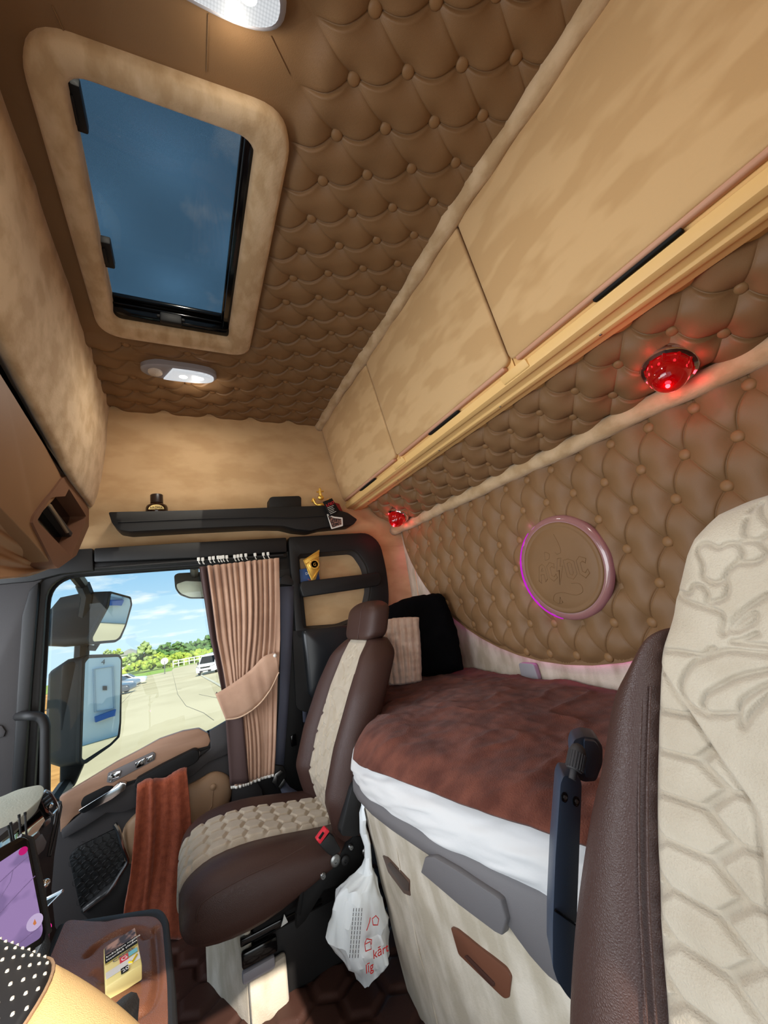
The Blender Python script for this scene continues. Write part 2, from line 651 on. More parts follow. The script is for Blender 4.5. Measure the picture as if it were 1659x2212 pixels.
def tufted(name, O, Sv, Tv, N, lo, a, b, bounds, planes, height, material, parent=None, mask=None, bow=(0, 0), hole=None,
           btn_r=0.015, keep_btn=None, rb=0.034, g1=0.006, g2=0.0016, maxbtn=100, curve=None):
    O, Sv, Tv, N = (np.array(x, float) for x in (O, Sv, Tv, N))
    lo, a, b, bow = (np.array(x, float) for x in (lo, a, b, bow))
    s0, s1, t0, t1 = bounds
    Minv = np.linalg.inv(np.array([a, b]).T)
    cs = np.array([[s, t] for s in (s0, s1) for t in (t0, t1)]) - lo
    uv = (Minv @ cs.T).T
    i0, i1 = int(math.floor(uv[:, 0].min())) - 1, int(math.ceil(uv[:, 0].max())) + 1
    j0, j1 = int(math.floor(uv[:, 1].min())) - 1, int(math.ceil(uv[:, 1].max())) + 1
    us = (np.arange(i0, i1)[:, None] + FR[None, :]).ravel()
    vs = (np.arange(j0, j1)[:, None] + FR[None, :]).ravel()
    U, V = np.meshgrid(us, vs, indexing='ij')
    area = abs(a[0] * b[1] - a[1] * b[0])
    wu, wv = area / np.linalg.norm(b), area / np.linalg.norm(a)
    fu, fv = U - np.floor(U), V - np.floor(V)
    du, dv = np.minimum(fu, 1 - fu), np.minimum(fv, 1 - fv)
    best = np.full(U.shape, 9.0)
    for cu in (0, 1):
        for cv in (0, 1):
            q = (fu - cu)[..., None] * a + (fv - cv)[..., None] * b
            best = np.minimum(best, np.sqrt((q ** 2).sum(-1)))
    pil = np.sqrt(np.sin(np.pi * fu) * np.sin(np.pi * fv) + 1e-9)
    h = height * (0.78 * (1 - np.exp(-(best / rb) ** 2)) + 0.22 * pil)
    far = 1 - np.exp(-(best / 0.014) ** 2)
    # crisp overlapped fold along one set of diagonals, a soft shallow crease along the other
    past = fu * wu
    before = (1 - fu) * wu
    h += (0.0060 * np.exp(-past / 0.016) - 0.0012 * np.exp(-before / 0.010)) * far * (height / 0.024)
    h -= g1 * np.exp(-(du * wu / 0.0022) ** 2) * far
    h -= g2 * np.exp(-(dv * wv / 0.0030) ** 2) * far
    # fine puckers running out of every button
    h -= 0.35 * height * np.exp(-(best / 0.016) ** 2)
    st = lo + U[..., None] * a + V[..., None] * b
    # the folds sag between the buttons
    st = st + bow * (np.sin(np.pi * fv) * np.exp(-(du / 0.25) ** 2))[..., None]
    if mask is not None:
        h = h * mask(st[..., 0], st[..., 1])
    pos = O + st[..., 0:1] * Sv + st[..., 1:2] * Tv + h[..., None] * N
    if curve is not None:
        pos = pos + curve(st[..., 0], st[..., 1])[..., None] * N
    nu, nv = U.shape
    idx = np.arange(nu * nv).reshape(nu, nv)
    q = np.stack([idx[:-1, :-1], idx[1:, :-1], idx[1:, 1:], idx[:-1, 1:]], -1).reshape(-1, 4)
    stf = st.reshape(-1, 2)
    cen = stf[q].mean(1)
    m = 0.012
    ok = (cen[:, 0] > s0 - m) & (cen[:, 0] < s1 + m) & (cen[:, 1] > t0 - m) & (cen[:, 1] < t1 + m)
    if hole is not None:
        ok &= ~hole(cen[:, 0], cen[:, 1])
    q = q[ok]
    used = np.unique(q)
    rem = -np.ones(nu * nv, int)
    rem[used] = np.arange(len(used))
    V3 = pos.reshape(-1, 3)[used]
    me = bpy.data.meshes.new(name)
    if np.dot(np.cross(Sv, Tv), N) * (a[0] * b[1] - a[1] * b[0]) < 0:
        q = q[:, ::-1]
    me.from_pydata(V3.tolist(), [], rem[q].tolist())
    if planes:
        bm = bmesh.new()
        bm.from_mesh(me)
        clip_bm(bm, planes)
        bm.to_mesh(me)
        bm.free()
    me.transform(Matrix.Translation((0, 0, H)))
    me.shade_smooth()
    o = link_mesh(name, me, material, parent)
    # buttons
    bme = button_mesh(btn_r)
    z = Vector(N)
    x = Vector(Sv)
    R = Matrix((x, z.cross(x), z)).transposed()
    rot = R.to_euler()
    pts = []
    for i in range(i0, i1 + 1):
        for j in range(j0, j1 + 1):
            p = lo + i * a + j * b
            if not (s0 < p[0] < s1 and t0 < p[1] < t1):
                continue
            if keep_btn is not None and not keep_btn(p[0], p[1]):
                continue
            hh = 0.0
            if curve is not None:
                hh = float(curve(np.array([p[0]]), np.array([p[1]]))[0])
            w = Vector(O + p[0] * Sv + p[1] * Tv + (hh - 0.35 * height + 0.0035) * N)
            if planes and any((w - Vector(pp)).dot(Vector(nn)) > -0.004 for pp, nn in planes):
                continue
            pts.append(w)
    pts.sort(key=lambda w: w.length)
    host = parent if parent is not None else o
    for w in pts[:maxbtn]:
        bo = bpy.data.objects.new('button', bme)
        C.objects.link(bo)
        bo.parent = host
        bo.location = w + Vector((0, 0, H)) - ORG[host.name]
        bo.rotation_euler = rot
    if len(pts) > maxbtn:
        b2 = MB()
        for w in pts[maxbtn:]:
            bm = bmesh.new()
            bm.from_mesh(bme)
            bmesh.ops.transform(bm, matrix=Matrix.Translation(w) @ R.to_4x4(), verts=bm.verts)
            b2.merge(bm)
        b2.build('button', K['button'], host)['kind'] = 'stuff'
    return o, len(pts)


def sstep(x, a, b):
    t = np.clip((x - a) / (b - a), 0, 1)
    return t * t * (3 - 2 * t)


# ------------------------------------------------------------------ ceiling
ZC = 1.075


def ceil_mask(x, y):
    inside = (1 - sstep(x, 0.235, 0.30)) * sstep(y, 0.36, 0.45) * (1 - sstep(y, 1.44, 1.50))
    lamp = np.exp(-(((x - 0.02) / 0.18) ** 4 + ((y - 1.6) / 0.075) ** 4))
    return 1 - 0.985 * np.maximum(inside, lamp)


ceil_o, nb = tufted('ceiling', (0, 0, ZC), (1, 0, 0), (0, 1, 0), (0, 0, -1), (0.247, 0.532), (0.1035, 0.0530), (0.1035, -0.0540),
                    (-0.34, 0.80, -0.06, 2.03), [((0.738, 0, 0), (1, 0, 0)), ((0, 2.0, 0), (0, 1, 0)), ((0, -0.05, 0), (0, -1, 0))], 0.020,
                    K['leather'], mask=ceil_mask, bow=(0.003, 0.012),
                    hole=lambda x, y: (x > -0.196) & (x < 0.205) & (y > 0.642) & (y < 1.385),
                    keep_btn=lambda x, y: ceil_mask(np.array([x]), np.array([y]))[0] > 0.75 and y < 1.96 and x > -0.27, btn_r=0.0145)
tag(ceil_o, kind='structure')

# seams in the plain leather round the hatch
b = MB()
for pts in ([(450, 30), (447, 155)], [(112, 12), (140, 72)], [(585, 78), (625, 160)], [(410, 742), (408, 770)]):
    q = [P(px, py, 'z', ZC - 0.0015) for px, py in pts]
    b.tube(q, 0.0013, 6)
b.build('seam', K['leather'], ceil_o)

# outer roof skin keeps the daylight out
b = MB()
b.box((-0.75, -0.08, 1.14), (0.0 - 0.235, 2.12, 1.17))
b.box((0.235, -0.08, 1.14), (1.35, 2.12, 1.17))
b.box((-0.235, -0.08, 1.14), (0.235, 0.60, 1.17))
b.box((-0.235, 1.40, 1.14), (0.235, 2.12, 1.17))
tag(b.build('roof', K['grey_light']), kind='structure')

# ------------------------------------------------------------------ roof hatch
hatch = thing('roof_hatch', 'roof hatch with beige suede surround and dark blue screened glass', 'hatch', (0, 1.0, 1.07))
zb = 1.052
outer = rloop([P(x, y, 'z', zb) for x, y in ((88, 52), (612, 212), (540, 752), (212, 728))], [0.075, 0.075, 0.075, 0.085], 7)
ang = [(-0.236, 0.618), (0.249, 0.578), (0.260, 1.430), (-0.238, 1.430)]
outer = rloop([Vector((x, y, zb)) for x, y in ang], [0.085, 0.085, 0.07, 0.085], 8)
inner = rloop([Vector((x, y, zb)) for x, y in ((-0.176, 0.664), (0.178, 0.648), (0.178, 1.352), (-0.184, 1.352))], [0.045, 0.05, 0.018, 0.035], 8)
mid = [o_.lerp(i_, 0.5) + Vector((0, 0, -0.012)) for o_, i_ in zip(outer, inner)]
mo = [o_.lerp(i_, 0.12) + Vector((0, 0, -0.007)) for o_, i_ in zip(outer, inner)]
mi_ = [o_.lerp(i_, 0.88) + Vector((0, 0, -0.007)) for o_, i_ in zip(outer, inner)]
b = MB()
b.loft([[p + Vector((0, 0, 0.03)) for p in outer], outer, mo, mid, mi_, inner, [p + Vector((0, 0, 0.075)) for p in inner]], cap=False)
b.build('surround', K['suede_roll'], hatch, angle=180)
b = MB()
b.box((-0.24, 0.60, 1.128), (0.24, 1.41, 1.132))
b.build('glass', glass_mat('hatch_glass', (0.92, 0.92, 0.90), 0.02, net=310), hatch)
b = MB()   # black rails of the roller screen
b.box((0.156, 0.655, 1.085), (0.186, 1.35, 1.128), 0.003)
b.box((0.150, 0.655, 1.10), (0.158, 1.35, 1.112), 0.002)
b.box((-0.19, 1.318, 1.07), (0.186, 1.352, 1.128), 0.004)
b.box((-0.185, 1.296, 1.112), (0.16, 1.322, 1.128), 0.003)
b.box((-0.185, 1.308, 1.094), (0.16, 1.316, 1.100), 0.002)
b.build('screen_rail', K['black_gloss'], hatch, angle=30)
b = MB()
b.box((-0.048, 1.300, 1.052), (0.020, 1.322, 1.090), 0.006)
b.box((-0.058, 1.312, 1.075), (0.030, 1.325, 1.086), 0.003)
b.build('latch', K['black'], hatch)
for y in (0.755, 1.125):
    b = MB()
    b.box((-0.186, y - 0.045, 1.10), (-0.158, y + 0.045, 1.127), 0.004)
    b.box((-0.184, y - 0.028, 1.094), (-0.172, y + 0.028, 1.101), 0.002)
    b.build('hinge', K['black'], hatch)

# ------------------------------------------------------------------ ceiling lamps
lens_mat = mat('lamp_lens', (235, 238, 240), 0.25)
_nt = lens_mat.node_tree
_tc = _nt.nodes.new('ShaderNodeTexCoord')
_vo = _nt.nodes.new('ShaderNodeTexVoronoi')
_vo.inputs['Scale'].default_value = 190
_vo.inputs['Randomness'].default_value = 0.0
_cr = _nt.nodes.new('ShaderNodeValToRGB')
_cr.color_ramp.elements[0].color = (0.95, 0.97, 1.0, 1)
_cr.color_ramp.elements[1].color = (0.50, 0.53, 0.56, 1)
_cr.color_ramp.elements[1].position = 0.75
_nt.links.new(_tc.outputs['Object'], _vo.inputs['Vector'])
_nt.links.new(_vo.outputs['Distance'], _cr.inputs[0])
_b = _nt.nodes['Principled BSDF']
_b.inputs['Base Color'].default_value = (0.06, 0.06, 0.06, 1)
_nt.links.new(_cr.outputs[0], _b.inputs['Emission Color'])
_b.inputs['Emission Strength'].default_value = 0.85
lens_off = mat('lamp_lens_unlit', (205, 195, 185), 0.2, bump=0.8, bscale=120, btype='voronoi')
hot = emis('lamp_hot', (255, 252, 246), 14)


def ceiling_lamp(cx, cy, flip, label):
    t = thing('ceiling_lamp', label, 'lamp', (cx, cy, 1.06), 'white lamps in the tufted roof')
    s = -1 if flip else 1
    zt = 1.052

    def oval(w, d, z):
        return [Vector((cx + w * (abs(math.cos(a)) ** 0.75) * (1 if math.cos(a) > 0 else -1), cy + d * (abs(math.sin(a)) ** 0.8) * (1 if math.sin(a) > 0 else -1), z))
                for a in [2 * math.pi * k / 40 for k in range(40)]]
    b = MB()
    b.loft([oval(0.142, 0.052, 1.078), oval(0.142, 0.052, zt), oval(0.136, 0.046, zt - 0.006), oval(0.128, 0.040, zt - 0.007)])
    b.build('housing', K['grey_light'], t)
    # lit lens on one side, small reading spot on the other
    pts = [p for p in oval(0.130, 0.042, zt - 0.004)]
    xs = cx - s * 0.045
    q = []
    for p in pts:
        x = p.x
        lim = xs + s * (p.y - cy) * -0.45
        if (x - lim) * s < 0:
            x = lim
        q.append(Vector((x, p.y, p.z)))
    b = MB()
    b.loft([q, [Vector((p.x, p.y, p.z - 0.008)) for p in q], [Vector((p.x * .97 + .03 * (cx + s * .03), p.y * .9 + .1 * cy, p.z - 0.011)) for p in q]])
    b.build('lens', lens_mat, t)
    for k in (0.012, 0.075):
        b = MB()
        b.ball((cx + s * k, cy, zt - 0.014), (0.017, 0.013, 0.003), 14, 8)
        b.build('bulb', hot, t)
    b = MB()
    b.lathe([(0.0, 0), (0.028, 0), (0.026, 0.008), (0.018, 0.012), (0, 0.013)], (cx - s * 0.090, cy, zt - 0.004), (0, 0, -1), 20)
    b.build('reading_spot', lens_off, t)
    light('lamp_light', 'AREA', (cx + s * 0.04, cy, zt - 0.022), 2.6, (1.0, 0.95, 0.86), 0.15, 0.06, direction=(0, 0, -1))
    light('lamp_glow', 'POINT', (cx + s * 0.06, cy + 0.04, zt - 0.03), 0.35, (1.0, 0.93, 0.8), radius=0.012)
    return t


ceiling_lamp(0.010, 1.607, False, 'oval white lamp in the tufted roof, past the hatch latch')
ceiling_lamp(0.052, 0.430, False, 'bright white roof lamp cut by the top of the photo')

# ------------------------------------------------------------------ wall behind the shelf, bulkhead in front
YW = 2.0
b = MB()   # suede side panel between roof and door, cut to the door beam; bows in at the top
xs = np.linspace(-0.70, 1.32, 40)
zs = np.linspace(0.30, 1.10, 24)
b.surf([[(x, YW - 0.015 * sstep(z, 0.95, 1.1) - 0.012 * math.exp(-((z - .62) / .06) ** 2), z) for z in zs] for x in xs])
b.box((-0.72, YW + 0.012, 0.30), (1.32, YW + 0.05, 1.13))
# rear suede panel beside the bunk
b.box((0.47, YW - 0.002, -0.62), (1.32, YW + 0.05, 0.31))
wr = b.build('wall_right', K['suede'])
tag(wr, kind='structure')
b = MB()
b.tube([P(800, 1181, 'y', YW - 0.003), P(868, 1179, 'y', YW - 0.003)], 0.0016, 6)
b.tube([P(893, 1205, 'x', 1.168), P(905, 1299, 'x', 1.168)], 0.0022, 6)
b.build('seam', K['suede'], wr)

b = MB()   # suede bulkhead over the windscreen
ys = np.linspace(-0.08, 2.0, 50)
prof = [(-0.285, 1.09), (-0.290, 1.05), (-0.297, 0.98), (-0.301, 0.90), (-0.306, 0.82), (-0.314, 0.74), (-0.325, 0.665), (-0.334, 0.618), (-0.342, 0.597), (-0.352, 0.590), (-0.366, 0.602), (-0.384, 0.65), (-0.41, 0.70)]
prof = [(p.x, p.y) for p in catmull([Vector((x, z, 0)) for x, z in prof], 4)]
rows = []
for y in ys:
    zb_ = max(0.590, 0.705 - 0.165 * (y - 0.95))
    fz = (0.9 - zb_) / (0.9 - 0.592)
    rows.append([(x + 0.006 * mnoise.noise((x * 9, y * 5, z * 4)) + 0.003 * mnoise.noise((x * 9, y * 14, z * 18)), y, (z if z > 0.9 else 0.9 - (0.9 - z) * fz) + 0.006 * mnoise.noise((y * 6, 0.5, 1.5)) * (z < 0.7)) for x, z in prof])
b.surf(rows)
wf = b.build('wall_front', K['suede_roll'], angle=180)
tag(wf, kind='structure')
b = MB()
b.box((-0.95, -0.1, 0.60), (-0.50, 2.05, 1.14))
tag(b.build('trim_1', K['maroon']), kind='structure')

# driver's side: header over the open door and the pillar behind it
b = MB()
b.box((-0.95, -0.10, 0.35), (1.35, -0.05, 1.14))
b.box((0.40, -0.10, -1.10), (1.35, -0.05, 0.35))
b.box((-0.95, -0.10, -1.10), (-0.72, -0.05, 0.35))
tag(b.build('wall_left', K['suede']), kind='structure')
# rear wall
b = MB()
b.box((1.185, -0.10, -1.10), (1.25, 2.05, 0.62))
b.box((1.24, -0.10, 0.45), (1.36, 2.05, 1.14))
tag(b.build('wall_back', K['suede_grey']), kind='structure')

# ------------------------------------------------------------------ overhead lockers
# front plane from (0.746, z 1.09) down to (0.839, z 0.567)
LT, LB = Vector((0.752, 0, 1.070)), Vector((0.838, 0, 0.572))
Ld = (LB - LT)
Ln = Vector((-Ld.z, 0, Ld.x)).normalized()
if Ln.x > 0:
    Ln = -Ln


def lpt(y, t, off=0.0):
    p = LT + Ld * t - Ln * (-off)
    return Vector((p.x, y, p.z))


door_suede = mat('door_suede', (206, 171, 125), 0.95, col2=(194, 158, 112), nscale=4.5, nstretch=(1, 1.1, 3.2), nlo=0.46, nhi=0.56, detail=2.5, bump=0.2, bscale=420, sheen=0.12, spec=0.15)


def locker(y0, y1, label, top_trim):
    t = thing('overhead_locker', label, 'locker', (0.84, (y0 + y1) / 2, 0.57), 'suede lockers over the bunk')
    b = MB()
    b.extr([lpt(y0 + 0.002, 0.0, -0.012), lpt(y0 + 0.002, 1.0, -0.012), Vector((1.20, y0 + 0.002, 0.60)), Vector((1.22, y0 + 0.002, 1.09))], (0, y1 - y0 - 0.004, 0))
    b.build('body', K['cream'], t)
    # padded door, slightly bulged, softly rounded
    g = 0.0035
    n, m = 22, 18
    ya, yb_ = y0 + g, y1 - g
    base = rloop([lpt(ya, 0.02), lpt(yb_, 0.02), lpt(yb_, 0.955), lpt(ya, 0.955)], 0.022, 6)
    cen = sum(base, Vector()) / len(base)
    lo = [[p - Ln * 0.011 for p in base], [p + Ln * 0.002 for p in base]]
    for f, o in ((0.995, 0.0055), (0.985, 0.008), (0.93, 0.0095), (0.7, 0.013), (0.4, 0.016), (0.12, 0.017)):
        lo.append([cen + (p - cen) * f + Ln * o for p in base])
    b = MB()
    b.loft(lo)
    d = b.build('door', door_suede, t, angle=180)
    # pink lower edge of the door
    b = MB()
    b.extr([lpt(ya + 0.02, 0.955, 0.010), lpt(ya + 0.02, 0.978, 0.007), lpt(ya + 0.02, 0.978, -0.010), lpt(ya + 0.02, 0.955, -0.010)], (0, yb_ - ya - 0.04, 0), bev=0.004)
    b.build('edge_strip', K['pinkedge'], d)
    # finger slot
    ym = (y0 + y1) / 2
    b = MB()
    b.extr([lpt(ym - 0.09, 0.981, 0.008), lpt(ym - 0.09, 0.995, 0.006), lpt(ym - 0.09, 0.995, -0.006), lpt(ym - 0.09, 0.981, -0.006)], (0, 0.18, 0), bev=0.002)
    b.build('catch', K['black_soft'], d)
    return t


locker(-0.03, 0.655, 'largest suede overhead locker at the top right, nearest the viewer', None)
locker(0.655, 1.335, 'middle suede overhead locker with brushed dark streaks', None)
locker(1.335, 1.995, 'farthest overhead locker, next to the shelf wall', None)

# suede roll along the roof edge, and its twin below the padded soffit
b = MB()
path = [(0.735 + 0.004 * math.sin(y * 7), y, 1.058 + 0.003 * math.sin(y * 11 + 1)) for y in np.linspace(-0.05, 2.0, 60)]
b.tube(path, [0.026 + 0.0025 * math.sin(k * 1.3) + 0.002 * math.sin(k * 0.37) for k in range(60)], 12)
tag(b.build('trim_2', K['suede_roll'], angle=180), kind='structure')

# cream plastic rail below the doors
rail = thing('locker_rail', 'long cream plastic rail under the overhead locker doors', 'rail', (0.88, 1.0, 0.55))
b = MB()
prof = [(0.836, 0.570), (0.842, 0.546), (0.858, 0.540), (0.862, 0.545), (0.885, 0.539), (0.888, 0.532), (0.902, 0.530), (0.905, 0.536), (0.930, 0.532), (0.936, 0.541), (0.975, 0.545), (0.975, 0.585), (0.86, 0.585)]
b.extr([Vector((x, -0.05, z)) for x, z in prof], (0, 2.04, 0), bev=0.0015)
b.build('rail_body', K['cream'], rail, angle=25)
for y in (0.655, 1.335):
    b = MB()
    b.extr([Vector((0.826, y - 0.05, 0.571)), Vector((0.838, y - 0.05, 0.549)), Vector((0.86, y - 0.05, 0.548)), Vector((0.86, y - 0.05, 0.575))], (0, 0.095, 0), bev=0.003)
    b.build('hinge_block', K['cream'], rail)
for y in np.arange(0.1, 2.0, 0.34):
    b = MB()
    b.ball((0.894, float(y), 0.531), (0.0035, 0.0035, 0.002), 8, 6)
    b.build('screw', K['steel'], rail)

# ------------------------------------------------------------------ padded soffit below the lockers
soff = thing('padded_soffit', 'button-tufted brown leather soffit under the locker rail', 'upholstery', (1.05, 1.0, 0.48))
SO = Vector((0.958, 0, 0.548))
SE = Vector((1.150, 0, 0.418))
St = (SE - SO)
SL = St.length
St.normalize()
Sn = Vector((St.z, 0, -St.x))
if Sn.x > 0:
    Sn = -Sn


def soff_curve(s, t):
    return 0.020 * np.sin(np.pi * np.clip(t / SL, 0, 1)) - 0.10 * sstep(s, 1.86, 2.06) ** 2


o, nb = tufted('padding', SO, (0, 1, 0), St, Sn, (0.222, 0.072), (0.064, 0.072), (-0.064, 0.072), (-0.05, 2.02, -0.004, SL + 0.004),
               [((0, 2.0, 0), (0, 1, 0)), ((0, -0.05, 0), (0, -1, 0))], 0.024, K['leather'], soff, bow=(0.006, 0.0), curve=soff_curve, btn_r=0.013, rb=0.03,
               keep_btn=lambda s, t: 0.03 < t < SL - 0.02 and s < 1.92)
b = MB()
b.extr([SO + Vector((0, -0.05, 0)) - Sn * 0.012, SE + Vector((0, -0.05, 0)) - Sn * 0.012, Vector((1.18, -0.05, 0.43)), Vector((1.18, -0.05, 0.60)), Vector((0.98, -0.05, 0.60))], (0, 2.0, 0))
b.build('board', K['leather'], soff)

b = MB()
path = [(1.138 + 0.002 * math.sin(y * 9), y, 0.398 + 0.002 * math.sin(y * 13 + 1)) for y in np.linspace(-0.05, 2.0, 60)]
b.tube(path, [0.029 + 0.0012 * math.sin(k * 1.1) for k in range(60)], 12)
tag(b.build('trim_3', K['suede_roll'], angle=180), kind='structure')

# ------------------------------------------------------------------ red marker lamps in the soffit
red_glass = mat('red_glass', (150, 4, 14), 0.06, trans=0.75, emit=(255, 10, 20), estr=0.10, coat=0.5)
red_hot = emis('red_bulb', (255, 40, 46), 18)


def red_lamp(y, label):
    c = SO + St * (SL * 0.60) + Sn * 0.034 + Vector((0, y, 0))
    t = thing('red_lamp', label, 'lamp', c, 'red dome lamps in the soffit')
    b = MB()
    b.lathe([(0.0, -0.03), (0.058, -0.03), (0.060, 0.004), (0.056, 0.010), (0.048, 0.012), (0.046, 0.006), (0, 0.004)], c, Sn, 32, xdir=(0, 1, 0))
    b.build('bezel', K['chrome'], t)
    b = MB()
    prof = []
    for k in range(13):
        a = k / 12 * math.pi / 2
        prof.append((0.046 * math.cos(a) ** 0.7, 0.008 + 0.062 * math.sin(a)))
    b.lathe([(0.0, 0.006)] + prof, c, Sn, 32, xdir=(0, 1, 0))
    # ribs in the glass
    for k in range(10):
        a = 2 * math.pi * k / 10
        u, w = Vector((0, 1, 0)), Sn.cross(Vector((0, 1, 0)))
        d = u * math.cos(a) + w * math.sin(a)
        b.tube([c + d * 0.047 + Sn * 0.010, c + d * 0.043 + Sn * 0.030, c + d * 0.034 + Sn * 0.048, c + d * 0.018 + Sn * 0.062], [0.004, 0.0036, 0.003, 0.002], 6)
    b.build('lens', red_glass, t)
    b = MB()
    b.ball(c + Sn * 0.071, (0.005, 0.005, 0.005), 10, 8)
    b.build('bulb', red_hot, t)
    light('red_light', 'POINT', c + Sn * 0.088, 0.16, (1.0, 0.03, 0.05), radius=0.01)
    for k in range(7):
        a = 2 * math.pi * (k + 0.3) / 7
        u, w = Vector((0, 1, 0)), Sn.cross(Vector((0, 1, 0)))
        light('red_spill', 'POINT', c + (u * math.cos(a) + w * math.sin(a)) * 0.068 + Sn * 0.022, 0.018, (1.0, 0.03, 0.05), radius=0.006)
    return t


red_lamp(0.395, 'large glowing red dome lamp above the round emblem, at the right')
red_lamp(1.78, 'small far glowing red dome lamp near the shelf corner')

# ------------------------------------------------------------------ tufted panel on the rear wall
XB = 1.165
panel = thing('tufted_wall_panel', 'half-oval button-tufted brown leather panel on the rear wall', 'upholstery', (XB, 1.0, 0.0))
pl = []
out2 = []
for k in range(0, 29):   # outline in (y, z), clockwise seen from the front
    a = math.pi * k / 28
    yy = 1.0 + 0.945 * math.cos(a)
    zz = 0.345 - 0.655 * (abs(math.sin(a)) ** 1.25)
    out2.append((yy, zz))
cenp = (1.0, 0.1)
for k in range(28):
    (y0, z0), (y1, z1) = out2[k], out2[k + 1]
    n = Vector((0, z1 - z0, -(y1 - y0)))
    if n.length < 1e-6:
        continue
    n.normalize()
    if n.y * (cenp[0] - y0) + n.z * (cenp[1] - z0) > 0:
        n = -n
    pl.append((Vector((XB, y0, z0)), n))
pl.append((Vector((XB, 0, 0.395)), Vector((0, 0, 1))))


def edge_mask(s, t):
    # pulled down to the board along the edge
    e = ((s - 1.0) / 0.945) ** 2 + (np.abs(np.minimum(t - 0.345, 0)) / 0.655) ** 1.6
    return 1 - 0.8 * sstep(e, 0.90, 1.0)


def edge_curve(s, t):
    e = ((s - 1.0) / 0.945) ** 2 + (np.abs(np.minimum(t - 0.345, 0)) / 0.655) ** 1.6
    return -0.012 * sstep(e, 0.93, 1.0)


o, nb2 = tufted('padding', (XB - 0.012, 0, 0), (0, 1, 0), (0, 0, 1), (-1, 0, 0), (0.412, 0.350), (-0.0595, -0.1055), (0.0510, -0.1045),
                (-0.02, 2.02, -0.36, 0.40), pl, 0.019, K['leather'], panel, mask=edge_mask, bow=(0.006, 0.002), curve=edge_curve, rb=0.034, btn_r=0.0155,
                keep_btn=lambda s, t: ((s - 0.905) / 0.20) ** 2 + ((t - 0.018) / 0.195) ** 2 > 1.0 and t < 0.372)
b = MB()
b.extr([Vector((XB - 0.008, y, z)) for y, z in [(1.945, 0.40)] + out2 + [(0.055, 0.40)]], (0.012, 0, 0))
b.build('board', K['leather'], panel)

# strip of pink light behind the panel's rim
pink = emis('pink_light', (255, 84, 214), 5.0)
led = thing('light_strip', 'thin pink light strip glowing behind the rim of the tufted panel', 'light strip', (1.18, 1.0, -0.3))
b = MB()
rim = [(1.0 + (y - 1.0) * 0.985, 0.345 + (z - 0.345) * 0.985) for y, z in out2]
b.tube([Vector((XB + 0.013, y, z)) for y, z in rim[1:-1]], 0.004, 6)
b.build('strip', pink, led)
# ------------------------------------------------------------------ round emblem
mc = Vector((XB - 0.036, 0.893, 0.018))
em = thing('round_emblem', 'round leather emblem with embossed lettering and pink glowing rim on the tufted panel', 'emblem', mc)
b = MB()
RY_, RZ_ = 0.176, 0.176


def em_pt(r, a, off):
    return Vector((mc.x - off, mc.y + RY_ * r * math.cos(a), mc.z + RZ_ * r * math.sin(a)))


lo = []
for r, off in ((0.84, -0.022), (0.865, -0.010), (0.87, 0.004), (0.86, 0.009), (0.84, 0.0105), (0.79, 0.011), (0.775, 0.0095), (0.76, 0.0108), (0.6, 0.0112), (0.3, 0.0115), (0.02, 0.0115)):
    lo.append([em_pt(r, 2 * math.pi * k / 64, off) for k in range(64)])
b.loft(lo)
disc = b.build('disc', K['leather'], em, angle=180)
acr = mat('acrylic_rim', (146, 106, 98), 0.15, emit=(214, 60, 190), estr=0.025, coat=0.6)
b = MB()
lo = []
for r, off in ((0.862, 0.006), (0.91, 0.007), (0.97, 0.004), (0.995, -0.002), (1.0, -0.010)):
    lo.append([em_pt(r, 2 * math.pi * k / 64, off) for k in range(64)])
b.loft(lo, cap=False)
b.build('acrylic_edge', acr, em, angle=180)
b = MB()
b.tube([em_pt(1.0, math.radians(-75 + 4 * k), -0.001) for k in range(33)], [0.0012 + 0.0038 * math.sin(math.pi * k / 32) for k in range(33)], 8)
b.build('glowing_edge', emis('emblem_edge', (206, 30, 214), 0.9), em)
for k in range(6):
    light('emblem_glow', 'POINT', em_pt(1.09, math.radians(-60 + 24 * k), -0.002), 0.006, (0.92, 0.16, 1.0), radius=0.012)
# embossed lettering and drawing, laid out in the disc's own plane (u toward the viewer's right, v up)


def ept(u, v, off=0.0115):
    return Vector((mc.x - off, mc.y - u * RY_, mc.z + v * RZ_))


def stroke(bb, pts, r=0.0016, smooth=False, off=0.0112):
    q = [ept(u * 0.84, v * 0.84, off) for u, v in pts]
    if smooth:
        q = catmull(q, 6)
    bb.tube(q, r, 6)


def outline(bb, pts, r=0.0017):
    stroke(bb, list(pts) + [pts[0]], r)


b = MB()
# A
outline(b, [(-0.66, -0.22), (-0.56, 0.10), (-0.46, 0.14), (-0.40, 0.08), (-0.40, -0.22), (-0.47, -0.28), (-0.47, -0.10), (-0.56, -0.10), (-0.60, -0.30)])
stroke(b, [(-0.54, -0.02), (-0.48, 0.04), (-0.47, -0.02), (-0.54, -0.02)])
# C
outline(b, [(-0.34, -0.20), (-0.34, 0.08), (-0.24, 0.15), (-0.12, 0.10), (-0.14, 0.0), (-0.20, 0.05), (-0.26, 0.02), (-0.26, -0.16), (-0.20, -0.19), (-0.13, -0.13), (-0.12, -0.22), (-0.24, -0.29)])
# bolt
outline(b, [(0.00, 0.20), (-0.10, -0.08), (-0.02, -0.06), (-0.10, -0.38), (0.10, 0.02), (0.02, 0.02), (0.10, 0.20)])
# D
outline(b, [(0.14, 0.14), (0.14, -0.24), (0.28, -0.30), (0.40, -0.20), (0.40, 0.08), (0.28, 0.15)])
outline(b, [(0.22, 0.06), (0.22, -0.18), (0.28, -0.21), (0.32, -0.16), (0.32, 0.03), (0.28, 0.07)])
